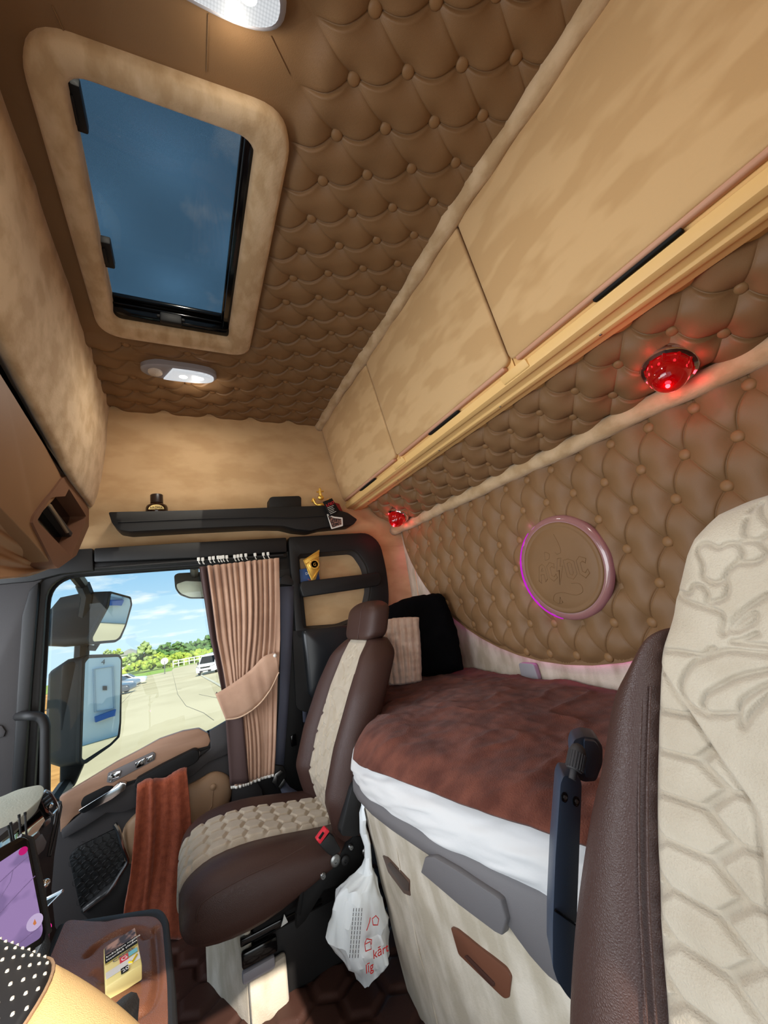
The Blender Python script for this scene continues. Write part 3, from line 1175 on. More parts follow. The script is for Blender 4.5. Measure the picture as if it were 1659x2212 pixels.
# C
outline(b, [(0.46, -0.20), (0.46, 0.08), (0.56, 0.16), (0.70, 0.09), (0.66, 0.0), (0.60, 0.05), (0.54, 0.02), (0.54, -0.16), (0.60, -0.20), (0.68, -0.13), (0.70, -0.22), (0.58, -0.31)])
# horns above, tail below
stroke(b, [(-0.34, 0.22), (-0.30, 0.40), (-0.18, 0.34)], smooth=True)
stroke(b, [(-0.34, 0.22), (-0.22, 0.24), (-0.18, 0.34)], smooth=True)
stroke(b, [(0.02, 0.30), (0.14, 0.34), (0.12, 0.56), (0.06, 0.76)], smooth=True)
stroke(b, [(0.02, 0.30), (-0.02, 0.34)], smooth=False)
stroke(b, [(0.20, -0.38), (0.40, -0.42), (0.42, -0.58), (0.20, -0.64), (-0.08, -0.56), (-0.30, -0.58), (-0.38, -0.72), (-0.28, -0.80)], smooth=True)
stroke(b, [(-0.28, -0.80), (-0.22, -0.76), (-0.18, -0.66), (-0.14, -0.78), (-0.28, -0.80)])
b.build('embossing', K['leather'], disc)


# ------------------------------------------------------------------ passenger window and door
def lp(pts, v, ax='y'):
    return [P(a, b_, ax, v) for a, b_ in pts]


YD = 1.96    # face of the door trim
# opening of the window, in the glass plane
op = rloop([Vector((-0.482, YD, 0.292)), Vector((0.46, YD, 0.272)), Vector((0.46, YD, -0.395)), Vector((0.15, YD, -0.415)), Vector((-0.12, YD, -0.465)), Vector((-0.492, YD, -0.545))],
           [0.10, 0.05, 0.05, 0.2, 0.2, 0.03], 8)
ou = rloop([Vector((-0.575, YD - 0.006, 0.318)), Vector((0.53, YD - 0.006, 0.318)), Vector((0.53, YD - 0.006, -0.45)), Vector((0.15, YD - 0.006, -0.47)), Vector((-0.12, YD - 0.006, -0.515)), Vector((-0.575, YD - 0.006, -0.62))],
           [0.12, 0.02, 0.02, 0.2, 0.2, 0.02], 8)
win = thing('window_1', None, None, (0, YD, -0.45), kind='structure')
b = MB()
b.ring(ou, op, (0, 0.075, 0), bev=0.006)
b.build('frame', K['black'], win)
ins = [p.lerp(Vector((0.0, YD, -0.1)), 0.0) for p in op]
b = MB()
g = rloop([Vector((-0.51, YD + 0.03, 0.31)), Vector((0.48, YD + 0.03, 0.29)), Vector((0.48, YD + 0.03, -0.42)), Vector((0.15, YD + 0.03, -0.44)), Vector((-0.12, YD + 0.03, -0.49)), Vector((-0.51, YD + 0.03, -0.565))],
          [0.10, 0.05, 0.05, 0.2, 0.2, 0.03], 8)
b.extr([p + Vector((0, 0.012, 0)) for p in g], (0, 0.004, 0))
b.build('glass', glass_mat('window_glass', (0.94, 0.97, 0.95), 0.012), win)
b = MB()   # inner seal, a second lip
opi = [Vector((p.x * 0.985 + 0.0, p.y + 0.028, (p.z + 0.1) * 0.985 - 0.1)) for p in op]
op2 = [Vector((p.x * 1.03, p.y + 0.028, (p.z + 0.1) * 1.03 - 0.1)) for p in op]
b.ring(op2, opi, (0, 0.012, 0))
b.build('seal', K['black_soft'], win)

door = thing('door_1', None, None, (0, YD, -0.7), kind='structure')
b = MB()   # lower door shell
b.extr(rloop([Vector((-0.62, YD + 0.005, -0.40)), Vector((-0.515, YD + 0.005, -0.595)), Vector((-0.12, YD + 0.005, -0.512)), Vector((0.15, YD + 0.005, -0.466)), Vector((0.31, YD + 0.005, -0.45)), Vector((0.31, YD + 0.005, -1.09)), Vector((-0.62, YD + 0.005, -1.09))], 0.01, 2), (0, 0.07, 0))
b.build('panel', K['grey'], door)
# wood-tan trim strip under the glass
wood = mat('door_trim', (160, 124, 100), 0.42, col2=(148, 113, 90), nscale=5, nstretch=(1, 1, 6), nlo=0.4, nhi=0.6, spec=0.5)
top = [(128, 1722), (185, 1688), (250, 1648), (300, 1622), (345, 1597), (395, 1580), (430, 1574), (449, 1584), (455, 1600), (450, 1612)]
bot = [(430, 1617), (395, 1632), (345, 1655), (300, 1682), (270, 1692), (250, 1700), (215, 1722), (190, 1745), (160, 1765), (130, 1800)]
b = MB()
b.extr(lp(top + bot, YD - 0.012), (0, 0.03, 0), bev=0.004)
b.build('trim_strip', wood, door)
# grey carrier curving down to the rear
b = MB()
b.extr(lp([(452, 1580), (500, 1552), (600, 1528), (600, 1600), (520, 1618), (450, 1648), (415, 1678), (340, 1712), (320, 1700), (380, 1668), (420, 1645), (455, 1618)], YD - 0.014), (0, 0.03, 0), bev=0.006)
b.build('carrier', K['grey'], door)
b = MB()
b.extr(lp([(130, 1795), (190, 1745), (225, 1722), (262, 1706), (290, 1692), (320, 1690), (330, 1712), (296, 1745), (262, 1757), (230, 1758), (180, 1790), (135, 1815)], YD - 0.018), (0, 0.03, 0), bev=0.006)
b.build('carrier', K['grey'], door)
# pull handle: padded black bar over a light grey pocket
b = MB()
b.extr(rloop(lp([(292, 1690), (330, 1664), (425, 1620), (434, 1624), (428, 1645), (400, 1668), (330, 1702), (296, 1712)], YD - 0.010), 0.01, 3), (0, 0.02, 0), bev=0.003)
b.build('pocket', K['grey_mid'], door)
b = MB()
b.extr(rloop(lp([(290, 1700), (292, 1686), (350, 1654), (420, 1619), (430, 1622), (431, 1640), (418, 1652), (330, 1690), (300, 1708)], YD - 0.055), 0.012, 4), (0, 0.04, 0), bev=0.012, seg=3)
b.build('pull_handle', K['black_soft'], door)
# door opener: dark cup and chrome lever
b = MB()
b.extr(rloop(lp([(174, 1735), (180, 1722), (228, 1698), (246, 1698), (240, 1716), (200, 1738), (176, 1746)], YD - 0.016), 0.008, 3), (0, 0.02, 0), bev=0.003)
b.build('handle_cup', K['black_soft'], door)
b = MB()
b.extr(rloop(lp([(167, 1752), (205, 1728), (238, 1708), (258, 1690), (274, 1692), (270, 1706), (240, 1728), (180, 1758)], YD - 0.045), 0.008, 3), (0, 0.022, 0), bev=0.006, seg=3)
b.build('door_handle', K['chrome'], door, label='chrome door handle')
# mirror and window switches on the strip
for pts, m_ in (([(234, 1676), (246, 1672), (243, 1684), (238, 1690), (233, 1684)], 'steel'),
                ([(238, 1672), (252, 1666), (262, 1664), (258, 1678), (240, 1684)], 'chrome'),
                ([(292, 1648), (314, 1636), (312, 1652), (292, 1660)], 'chrome'), ([(294, 1654), (312, 1645), (312, 1652), (294, 1661)], 'black_gloss'),
                ([(316, 1637), (331, 1629), (332, 1640), (318, 1648)], 'chrome')):
    b = MB()
    b.extr(rloop(lp(pts, YD - 0.020), 0.003, 2), (0, 0.012, 0), bev=0.002)
    b.build('switch', K[m_], door)
b = MB()
b.extr(rloop(lp([(230, 1690), (233, 1670), (330, 1624), (336, 1628), (334, 1642), (240, 1692)], YD - 0.016), 0.003, 2), (0, 0.012, 0), bev=0.002)
b.build('switch_plate', K['grey_mid'], door)
# tufted tan pad at the rear of the door
b = MB()
pb = lp([(262, 1790), (300, 1750), (345, 1722), (420, 1690), (462, 1664), (490, 1672), (503, 1690), (500, 1722), (470, 1800), (430, 1850), (400, 1900), (300, 1900), (270, 1870)], YD - 0.004)
cen = sum(pb, Vector()) / len(pb)
pb = rloop(pb, 0.03, 4)
b.loft([[p + Vector((0, 0.02, 0)) for p in pb], pb] + [[cen + (p - cen) * f + Vector((0, -o, 0)) for p in pb] for f, o in ((0.97, 0.010), (0.9, 0.018), (0.7, 0.024), (0.4, 0.026), (0.05, 0.026))])
b.build('padding', K['leather_tan'], door, angle=180)
tan_btn = []
for px, py in ((460, 1700), (437, 1778)):
    c = P(px, py, 'y', YD - 0.028)
    b = MB()
    b.lathe([(0, 0), (0.012, 0), (0.012, 0.004), (0.007, 0.008), (0, 0.009)], c, (0, -1, 0), 14)
    b.build('button', K['leather_tan'], door)
b = MB()
b.tube([P(460, 1706, 'y', YD - 0.0305), P(458, 1740, 'y', YD - 0.0305), P(441, 1772, 'y', YD - 0.0305)], 0.0016, 6)
b.build('seam', K['leather_tan'], door)
# loudspeaker grille with a chrome edge
sp = rloop(lp([(148, 1850), (165, 1832), (250, 1790), (262, 1800), (278, 1855), (262, 1890), (185, 1985), (172, 1960)], YD - 0.004), 0.03, 4)
b = MB()
b.extr(sp, (0, 0.012, 0), bev=0.002)
grille = mat('grille', (11, 11, 11), 0.5, bump=1.0, bscale=60, btype='voronoi')
gr = b.build('speaker_grille', grille, door)
b = MB()
hx = 0.024
for i in range(-6, 7):
    for j in range(-6, 7):
        cx_ = -0.28 + (i + 0.5 * (j % 2)) * hx
        cz_ = -0.76 + j * hx * 0.86
        q = [Vector((cx_ + hx * 0.5 * math.sin(k * math.pi / 3), YD - 0.0055, cz_ + hx * 0.57 * math.cos(k * math.pi / 3))) for k in range(6)]
        c0 = Vector((cx_, YD - 0.0055, cz_))
        # keep the cells that lie inside the grille
        inside = False
        n = len(sp)
        for k in range(n):
            p, q2 = sp[k], sp[(k + 1) % n]
            if (p.z > cz_) != (q2.z > cz_) and cx_ < (q2.x - p.x) * (cz_ - p.z) / (q2.z - p.z) + p.x:
                inside = not inside
        if inside:
            b.tube(q, 0.0006, 4, closed=True)
b.build('lattice', K['black'], gr)
b = MB()
edge = [P(x, y, 'y', YD - 0.026) for x, y in ((247, 1780), (256, 1796), (264, 1825), (274, 1850), (275, 1862), (262, 1884), (235, 1925), (208, 1946), (181, 1967))]
b.tube(catmull(edge, 5), [0.0075] * 41, 8)
b.build('chrome_edge', K['chrome'], door, label='chrome strip round the speaker')
b = MB()   # lower pocket moulding
b.extr(lp([(170, 1970), (262, 1890), (285, 1855), (300, 1900), (290, 1990), (210, 2010)], YD - 0.02), (0, 0.03, 0), bev=0.008)
b.build('door_pocket', K['black'], door)

# dark moulding: lower windscreen pillar with grab handle
b = MB()
b.extr(lp([(-160, 1275), (60, 1248), (116, 1222), (84, 1262), (72, 1320), (48, 1700), (40, 1760), (-160, 1800)], YD - 0.02), (0, 0.08, 0), bev=0.01)
b.extr(lp([(-10, 1565), (4, 1568), (12, 1580), (8, 1592), (-10, 1596)], YD - 0.028), (0, 0.03, 0), bev=0.003)
pil = b.build('trim_4', K['grey'])
tag(pil, kind='structure')
b = MB()
b.extr(lp([(62, 1275), (84, 1255), (66, 1480), (50, 1712), (22, 1730), (36, 1480), (46, 1330)], YD - 0.03), (0, 0.05, 0), bev=0.008)
b.build('pillar_trim', K['black'], pil)
hd = thing('grab_handle', 'black bent grab handle beside the windscreen pillar', 'handle', P(75, 1700, 'y', YD - 0.06))
b = MB()
b.tube(catmull([P(40, 1547, 'y', YD - 0.02), P(62, 1546, 'y', YD - 0.08), P(86, 1549, 'y', YD - 0.085), P(97, 1566, 'y', YD - 0.085), P(98, 1600, 'y', YD - 0.085), P(97, 1720, 'y', YD - 0.085), P(97, 1760, 'y', YD - 0.04)], 6), 0.0155, 10)
b.build('bar', K['black'], hd, angle=180)

# black beam over the door
beam = thing('door_beam', 'black plastic beam running over the door and window', 'trim', (0.2, YD, 0.35))
b = MB()
b.extr(lp([(95, 1190), (200, 1184), (202, 1232), (130, 1240), (70, 1256), (-40, 1266), (-40, 1215)], YD - 0.03), (0, 0.07, 0), bev=0.006)
b.build('front_section', K['black'], beam)
b = MB()
b.extr(lp([(203, 1184), (400, 1172), (619, 1161), (620, 1192), (440, 1204), (203, 1214)], YD - 0.04), (0, 0.08, 0), bev=0.006)
b.extr(lp([(203, 1216), (440, 1206), (620, 1194), (620, 1204), (430, 1216), (203, 1232)], YD - 0.02), (0, 0.05, 0), bev=0.004)
b.build('middle_section', K['black'], beam)

# ------------------------------------------------------------------ storage recess behind the seat
rec = thing('storage_recess', 'black storage frame with two suede-backed openings behind the passenger seat', 'storage frame', (0.7, YD, 0.0))
YF = 1.93
outl = rloop(lp([(622, 1160), (795, 1150), (822, 1172), (836, 1232), (842, 1290), (832, 1350), (790, 1420), (690, 1530), (662, 1540), (640, 1530)], YF), [0.01, 0.035, 0.05, 0.06, 0.06, 0.05, 0.05, 0.03, 0.02, 0.02], 8)


def resample(loop, n, start):
    L = [Vector(p) for p in loop]
    L.append(L[0])
    d = [0.0]
    for i in range(1, len(L)):
        d.append(d[-1] + (L[i] - L[i - 1]).length)
    out = []
    for k in range(n):
        t = d[-1] * k / n
        i = max(0, int(np.searchsorted(d, t)) - 1)
        f = (t - d[i]) / max(1e-9, d[i + 1] - d[i])
        out.append(L[i].lerp(L[i + 1], f))
    return out


def polar(loop, c, n):
    """radial resample about c in the x-z plane"""
    L = [Vector(p) for p in loop]
    out = []
    for k in range(n):
        a = 2 * math.pi * k / n
        dx, dz = math.cos(a), math.sin(a)
        best = None
        for i in range(len(L)):
            p, q = L[i], L[(i + 1) % len(L)]
            ex, ez = q.x - p.x, q.z - p.z
            den = dx * ez - dz * ex
            if abs(den) < 1e-12:
                continue
            t = ((p.x - c.x) * ez - (p.z - c.z) * ex) / den
            s = ((p.x - c.x) * dz - (p.z - c.z) * dx) / den
            if t > 0 and -1e-6 <= s <= 1 + 1e-6 and (best is None or t > best):
                best = t
        out.append(Vector((c.x + dx * (best or 0.01), L[0].y, c.z + dz * (best or 0.01))))
    return out


# upper frame ring round one tall opening (the bar crosses it)
openp = rloop(lp([(644, 1198), (770, 1188), (793, 1222), (803, 1270), (790, 1330), (735, 1352), (657, 1358), (650, 1300)], YF), [0.02, 0.035, 0.03, 0.04, 0.04, 0.02, 0.02, 0.02], 6)
cc = sum(openp, Vector()) / len(openp)
outer_top = rloop(lp([(622, 1160), (795, 1150), (822, 1172), (836, 1232), (842, 1290), (834, 1360), (740, 1372), (640, 1382)], YF), [0.01, 0.04, 0.05, 0.06, 0.06, 0.05, 0.02, 0.02], 8)
b = MB()
b.ring(polar(outer_top, cc, 96), polar(openp, cc, 96), (0, 0.07, 0), bev=0.007)
b.build('frame', K['black'], rec)
b = MB()   # sloped inner cheeks down to the suede
inn = polar(openp, cc, 96)
b.loft([[p + Vector((0, 0.02, 0)) for p in inn], [Vector((cc.x + (p.x - cc.x) * 0.93, 1.992, cc.z + (p.z - cc.z) * 0.94)) for p in inn]], cap=False)
b.build('cheek', K['grey'], rec)
b = MB()
b.extr(rloop(lp([(648, 1268), (652, 1256), (790, 1240), (818, 1236), (824, 1248), (820, 1264), (790, 1270), (655, 1290)], YF - 0.03), 0.012, 4), (0, 0.035, 0), bev=0.008, seg=3)
b.build('crossbar', K['black_gloss'] if False else K['black'], rec)
b = MB()   # lower pocket, bulging
pk = rloop(lp([(653, 1362), (745, 1350), (790, 1352), (800, 1400), (690, 1500), (680, 1512), (668, 1502)], YF - 0.02), 0.02, 4)
cen = sum(pk, Vector()) / len(pk)
b.loft([[p + Vector((0, 0.08, 0)) for p in pk], pk] + [[cen + (p - cen) * f + Vector((0, -o, 0)) for p in pk] for f, o in ((0.97, 0.008), (0.88, 0.014), (0.5, 0.02), (0.05, 0.021))])
b.build('pocket', mat('pocket_black', (30, 32, 35), 0.32), rec)
b = MB()
b.extr(outl, (0, 0.065, 0))
# lower body of the frame only
bm = b.bm
clip_bm(bm, [(P(650, 1362, 'y', YF), Vector((0.12, 0, 1)))])
b.build('lower_frame', K['black'], rec)

# gold pennant and blue booklet tucked behind the bar
pen = thing('gold_pennant', 'shiny gold pennant with a round badge tucked behind the black bar', 'pennant', P(680, 1250, 'y', YF - 0.01))
b = MB()
ctr = lp([(656, 1209), (690, 1187), (689, 1205), (690, 1228), (682, 1252), (673, 1254), (664, 1232)], YF - 0.012)
b.extr(ctr, (0, 0.004, 0), bev=0.001)
for a_, c_ in (((656, 1210), (674, 1250)), ((690, 1190), (657, 1210)), ((689, 1200), (660, 1219)), ((690, 1228), (676, 1250))):
    b.tube([P(*a_, 'y', YF - 0.014), P(*c_, 'y', YF - 0.014)], 0.003, 6)
b.build('cloth', K['gold'], pen)
b = MB()
cb = P(679, 1219, 'y', YF - 0.016)
for r in (0.027, 0.020, 0.014):
    b.lathe([(r - 0.002, 0), (r, 0.002), (r - 0.002, 0.004)], cb, (0, -1, 0), 24)
b.lathe([(0.0, 0), (0.027, 0), (0.027, 0.002), (0.0, 0.003)], cb, (0, -1, 0), 24)
b.build('badge', K['gold'], pen)
b = MB()
b.text('G', cb + Vector((-0.008, -0.0035, -0.009)), (1, 0, 0), (0, 0, 1), 0.024, 0.001)
b.build('letter', K['gold'], pen)
bk = thing('booklet', 'blue booklet standing behind the gold pennant in the upper opening', 'booklet', P(662, 1258, 'y', YF + 0.02))
b = MB()
b.extr(lp([(647, 1230), (686, 1224), (692, 1256), (650, 1262)], YF + 0.02), (0, 0.006, 0), bev=0.001)
b.build('cover', mat('blue_card', (44, 74, 124), 0.5), bk)
b = MB()
o_ = P(660, 1242, 'y', YF + 0.0185)
b.text('DNI', o_, (1, 0, 0.05), (0, 0, 1), 0.018, 0.0004)
b.build('print', K['white_plastic'], bk)
b = MB()
b.text('24', P(665, 1257, 'y', YF + 0.0185), (1, 0, 0.05), (0, 0, 1), 0.022, 0.0004)
b.build('print', mat('print_orange', (205, 110, 80), 0.6), bk)

# ------------------------------------------------------------------ rear door pillar, seat belt
b = MB()
b.extr(lp([(598, 1200), (640, 1195), (662, 1545), (690, 1530), (720, 1560), (720, 1900), (480, 1900), (500, 1700), (590, 1600)], YD - 0.004), (0, 0.05, 0), bev=0.006)
b.extr(lp([(602, 1230), (636, 1226), (645, 1400), (654, 1560), (668, 1700), (640, 1720), (612, 1700), (608, 1400)], YD - 0.012), (0, 0.03, 0), bev=0.004)
p2 = b.build('trim_5', K['black'])
tag(p2, kind='structure')
b = MB()
b.extr(lp([(628, 1590), (640, 1585), (641, 1610), (630, 1614)], YD - 0.022), (0, 0.014, 0), bev=0.003)
b.build('clip', K['black_gloss'], p2)
b = MB()
b.extr(lp([(500, 1690), (556, 1690), (566, 1705), (575, 1760), (500, 1790)], YD - 0.01), (0, 0.02, 0), bev=0.004)
b.build('lower_trim', K['grey'], p2)

belt = thing('seat_belt', 'dark webbing seat belt on the passenger door pillar', 'seat belt', P(600, 1690, 'y', 1.92))
YB = 1.925
b = MB()
L = [(602, 1268), (606, 1320), (606, 1420), (603, 1520), (597, 1600), (591, 1655)]
Rr = [(634, 1266), (634, 1320), (629, 1420), (623, 1520), (617, 1600), (613, 1655)]
g = [[P(*a_, 'y', YB), (P(*a_, 'y', YB) + P(*c_, 'y', YB)) / 2 + Vector((0, -0.003, 0)), P(*c_, 'y', YB)] for a_, c_ in zip(L, Rr)]
b.surf(g, thick=0.002)
b.build('webbing', K['beltcloth'], belt)
b = MB()
L = [(634, 1270), (641, 1380), (649, 1480), (655, 1560)]
Rr = [(646, 1270), (655, 1380), (662, 1480), (668, 1560)]
g = [[P(*a_, 'y', YB + 0.012), P(*c_, 'y', YB + 0.02)] for a_, c_ in zip(L, Rr)]
b.surf(g, thick=0.002)
b.build('webbing', K['beltcloth'], belt)
b = MB()
b.extr(rloop(lp([(604, 1262), (606, 1248), (616, 1241), (626, 1244), (634, 1256), (634, 1264)], YB - 0.012), 0.008, 3), (0, 0.03, 0), bev=0.006)
b.build('upper_guide', K['black'], belt)
b = MB()
b.extr(lp([(592, 1652), (612, 1654), (620, 1672), (614, 1692), (600, 1706), (588, 1690)], YB - 0.012), (0, 0.016, 0), bev=0.004)
b.build('tongue_block', K['black'], belt)
b = MB()
b.extr(lp([(588, 1690), (594, 1672), (606, 1664), (612, 1668), (600, 1680), (598, 1696)], YB - 0.024), (0, 0.006, 0), bev=0.001)
b.extr(lp([(602, 1700), (614, 1682), (618, 1690), (606, 1706)], YB - 0.024), (0, 0.006, 0), bev=0.001)
b.build('tongue', K['steel'], belt)
b = MB()
g = [[P(600, 1690, 'y', YB), P(616, 1686, 'y', YB)], [P(612, 1722, 'y', YB), P(626, 1700, 'y', YB)], [P(640, 1735, 'y', YB - 0.02), P(648, 1712, 'y', YB - 0.02)]]
b.surf(g, thick=0.002)
b.build('webbing', K['beltcloth'], belt)

# ------------------------------------------------------------------ shelf over the door and the things on it
YS = 1.885
shelf = thing('wall_shelf', 'long black plastic shelf along the suede side wall', 'shelf', P(500, 1130, 'y', YS))
b = MB()
so = rloop(lp([(234, 1106), (420, 1102), (640, 1094), (700, 1092), (752, 1108), (772, 1122), (764, 1133), (700, 1139), (672, 1146), (640, 1143), (612, 1136), (560, 1135), (420, 1141), (280, 1148), (256, 1144), (242, 1130)], YS), 0.008, 3)
b.extr(so, (0, 0.125, 0), bev=0.006, seg=3)
sb = b.build('tray', K['black'], shelf)
b = MB()
b.tube([P(255, 1128, 'y', YS - 0.002), P(420, 1121, 'y', YS - 0.002), P(560, 1117, 'y', YS - 0.002), P(640, 1118, 'y', YS - 0.002), P(700, 1114, 'y', YS - 0.002)], 0.0035, 6)
b.build('ridge', K['black'], sb)

bot = thing('bottle', 'small brown bottle with a black cap and cream label on the shelf', 'bottle', P(340, 1104, 'y', 1.94))
bc = P(339, 1103, 'y', 1.94)
b = MB()
b.lathe([(0, -0.02), (0.040, -0.02), (0.044, -0.01), (0.044, 0.012), (0.040, 0.022), (0.026, 0.030), (0.023, 0.034), (0.023, 0.038), (0, 0.038)], bc, n=24)
b.build('body', mat('brown_glass', (40, 22, 12), 0.1), bot)
b = MB()
b.lathe([(0, 0.034), (0.0255, 0.034), (0.0255, 0.072), (0.024, 0.074), (0, 0.074)], bc, n=24)
b.build('cap', mat('brown_cap', (38, 24, 20), 0.4), bot)
b = MB()
arc = []
for k in range(13):
    a = math.pi * k / 12
    arc.append(bc + Vector((-0.030 * math.cos(a), -0.0445 + 0.002, -0.006 + 0.022 * math.sin(a))))
b.extr(arc, (0, -0.002, 0))
lb = b.build('label', mat('label_cream', (220, 190, 120), 0.5), bot)
b = MB()
b.text('AROMA', bc + Vector((0, -0.0455, -0.003)), (1, 0, 0), (0, 0, 1), 0.014, 0.0004, 'CENTER')
b.build('print', K['black_soft'], lb)

bx = thing('phone_cradle', 'small black box on the shelf near its right end', 'box', P(616, 1094, 'y', 1.94))
b = MB()
b.extr(rloop(lp([(582, 1100), (582, 1076), (588, 1073), (646, 1071), (651, 1075), (651, 1098)], 1.91), 0.006, 3), (0, 0.07, 0), bev=0.004)
b.build('casing', K['black'], bx)

fig = thing('gold_figurine', 'small shiny gold anchor-like figurine at the right end of the shelf', 'figurine', P(692, 1092, 'y', 1.93))
b = MB()
YG = 1.92
q = lambda x, y: P(x, y, 'y', YG)
b.ball(q(691, 1056), 0.006, 10, 8)
b.tube([q(691, 1056), q(691, 1064), q(693, 1072)], [0.006, 0.008, 0.009], 8)
b.tube([q(684, 1063), q(699, 1061)], 0.004, 8)
b.ball(q(693, 1075), (0.018, 0.012, 0.014), 12, 8)
b.tube(catmull([q(676, 1078), q(681, 1088), q(690, 1092), q(700, 1090), q(707, 1082)], 4), 0.006, 8)
b.tube([q(674, 1084), q(676, 1076), q(682, 1080)], 0.004, 6)
b.tube([q(703, 1084), q(709, 1078), q(712, 1086)], 0.004, 6)
b.ball(q(693, 1092), (0.026, 0.018, 0.012), 12, 8)
b.build('figure', K['gold'], fig)
dk = thing('red_wallet', 'dark red card lying at the right end of the shelf behind the tags', 'card', P(735, 1098, 'y', 1.93))
b = MB()
b.extr(lp([(712, 1082), (733, 1088), (744, 1112), (722, 1112)], 1.905), (0, 0.012, 0), bev=0.002)
b.build('cover', mat('dark_red', (120, 18, 28), 0.4), dk)
tagm = thing('hang_tag', 'black hang tag with white print dangling over the shelf edge', 'tag', P(715, 1110, 'y', 1.87))
b = MB()
tp = lp([(697, 1084), (717, 1076), (734, 1104), (712, 1116)], 1.868)
b.extr(tp, (0, 0.002, 0), bev=0.0005)
b.build('card', K['black_soft'], tagm)
xd = tp[1] - tp[0]
yd = tp[0] - tp[3]
b = MB()
b.text('LOST', tp[0] + xd * 0.15 - yd * 0.38 + Vector((0, -0.001, 0)), xd, yd, 0.022, 0.0004)
b.build('print', K['red'], tagm)
b = MB()
for k, w in enumerate((0.7, 0.55, 0.6, 0.5, 0.65)):
    o_ = tp[0] + xd * 0.15 - yd * (0.46 + 0.1 * k) + Vector((0, -0.001, 0))
    b.tube([o_, o_ + xd * w], 0.0012, 4)
b.build('print', K['white_plastic'], tagm)
tg2 = thing('photo_tag', 'small picture tag with a white border hanging below the black hang tag', 'tag', P(722, 1138, 'y', 1.87))
b = MB()
b.extr(rloop(lp([(706, 1110), (722, 1116), (740, 1118), (741, 1136), (716, 1143)], 1.872), 0.004, 2), (0, 0.002, 0))
b.build('card', K['white_plastic'], tg2)
b = MB()
b.extr(lp([(708, 1113), (721, 1119), (737, 1121), (738, 1133), (718, 1140)], 1.871), (0, 0.001, 0))
b.build('picture', mat('tag_picture', (40, 34, 36), 0.5, col2=(150, 110, 96), nscale=110, nlo=0.45, nhi=0.6), tg2)

# ------------------------------------------------------------------ curtain
cur = thing('curtain', 'pleated tan suede curtain tied back beside the passenger window', 'curtain', P(540, 1690, 'y', 1.9))
n = 180
rows_l = [(428, 1226), (440, 1300), (452, 1380), (468, 1450), (478, 1500), (487, 1560), (492, 1620), (497, 1696)]
rows_r = [(600, 1206), (602, 1300), (602, 1380), (600, 1430), (596, 1470), (594, 1540), (592, 1610), (589, 1668)]
# width of the dark lining at the window side, as a share of the whole
grid = []
V_ = 60
for iv in range(V_):
    v = iv / (V_ - 1)
    py = v
    k = v * (len(rows_l) - 1)
    i0 = min(int(k), len(rows_l) - 2)
    f = k - i0
    Lp = P(*rows_l[i0], 'y', 1.90).lerp(P(*rows_l[i0 + 1], 'y', 1.90), f)
    Rp = P(*rows_r[i0], 'y', 1.90).lerp(P(*rows_r[i0 + 1], 'y', 1.90), f)
    row = []
    gather = math.exp(-((v - 0.52) / 0.22) ** 2)
    for iu in range(n):
        u = iu / (n - 1)
        # pleats bunch toward the middle, the wide flat hem lies on the right
        uu = u
        if 0.12 < u < 0.62:
            uu = 0.12 + (u - 0.12) * (1 - 0.30 * gather - 0.18 * max(0, v - 0.5))
        elif u >= 0.62:
            e = 0.12 + 0.5 * (1 - 0.30 * gather - 0.18 * max(0, v - 0.5))
            uu = e + (u - 0.62) * (1 - e) / 0.38
        amp = 0.017 * (1 - 0.45 * gather) * (0.35 if u > 0.72 else 1.0) * (0.3 if u < 0.10 else 1)
        ph = u * 2 * math.pi * 13
        d = math.sin(ph + 0.6 * math.sin(u * 17)) * amp + 0.005 * math.sin(u * 90 + v * 4)
        row.append(Lp.lerp(Rp, uu) + Vector((0.004 * math.cos(ph), -0.012 + d, 0)))
    grid.append(row)
b = MB()
b.surf([r[20:] for r in grid], thick=0.0022)
cl = b.build('cloth', K['curtain'], cur, angle=180)
b = MB()
b.surf([[p for p in r[:22]] for r in grid], thick=0.0022)
b.build('lining', K['curtain_dark'], cur, angle=180, label='dark brown lining')
b = MB()
b.surf([r[0:178] for r in [[p + Vector((0, -0.0025, -0.013 * 0)) for p in grid[-1]], [p + Vector((0, -0.002, -0.010)) for p in grid[-1]]]], thick=0.002)
b.build('hem', K['white_plastic'], cur, angle=180, label='pale hem')
g = []
for t in np.linspace(0, 1, 12):
    A_, B_ = P(487 + 10 * t, 1548 + 148 * t, 'y', 1.868), P(524 + 14 * t, 1536 + 154 * t, 'y', 1.868)
    g.append([A_.lerp(B_, s) + Vector((0, 0.004 * math.sin(s * 5 + t), 0)) for s in np.linspace(0, 1, 8)])
b = MB()
b.surf(g, thick=0.002)
b.build('lining', K['curtain_dark'], cur, angle=180, label='dark brown lining')
# tie-back band wrapped round the gathers
tl = [(466, 1499), (500, 1478), (540, 1448), (570, 1418), (596, 1410)]
tb_ = [(488, 1554), (520, 1548), (556, 1524), (582, 1492), (602, 1452)]
tl = catmull([P(*p, 'y', 1.835) for p in tl], 6)
tb_ = catmull([P(*p, 'y', 1.835) for p in tb_], 6)
g = []
for a_, c_ in zip(tl, tb_):
    g.append([a_.lerp(c_, t) + Vector((0, -0.010 * math.sin(math.pi * t) + 0.004 * mnoise.noise((a_ * 30 + c_ * 11)), 0)) for t in np.linspace(0, 1, 9)])
b = MB()
g = [[p + Vector((0.006, 0.05, 0)) for p in g[0]]] + g + [[p + Vector((-0.004, 0.05, 0)) for p in g[-1]]]
b.surf(g, thick=0.004)
b.build('tie_back', K['curtain'], cur, angle=180)
b = MB()
b.tube([p + Vector((0, -0.003, 0)) for p in tb_], 0.003, 6)
b.build('piping', mat('tan_pale', (214, 184, 156), 0.8), cur)
b = MB()
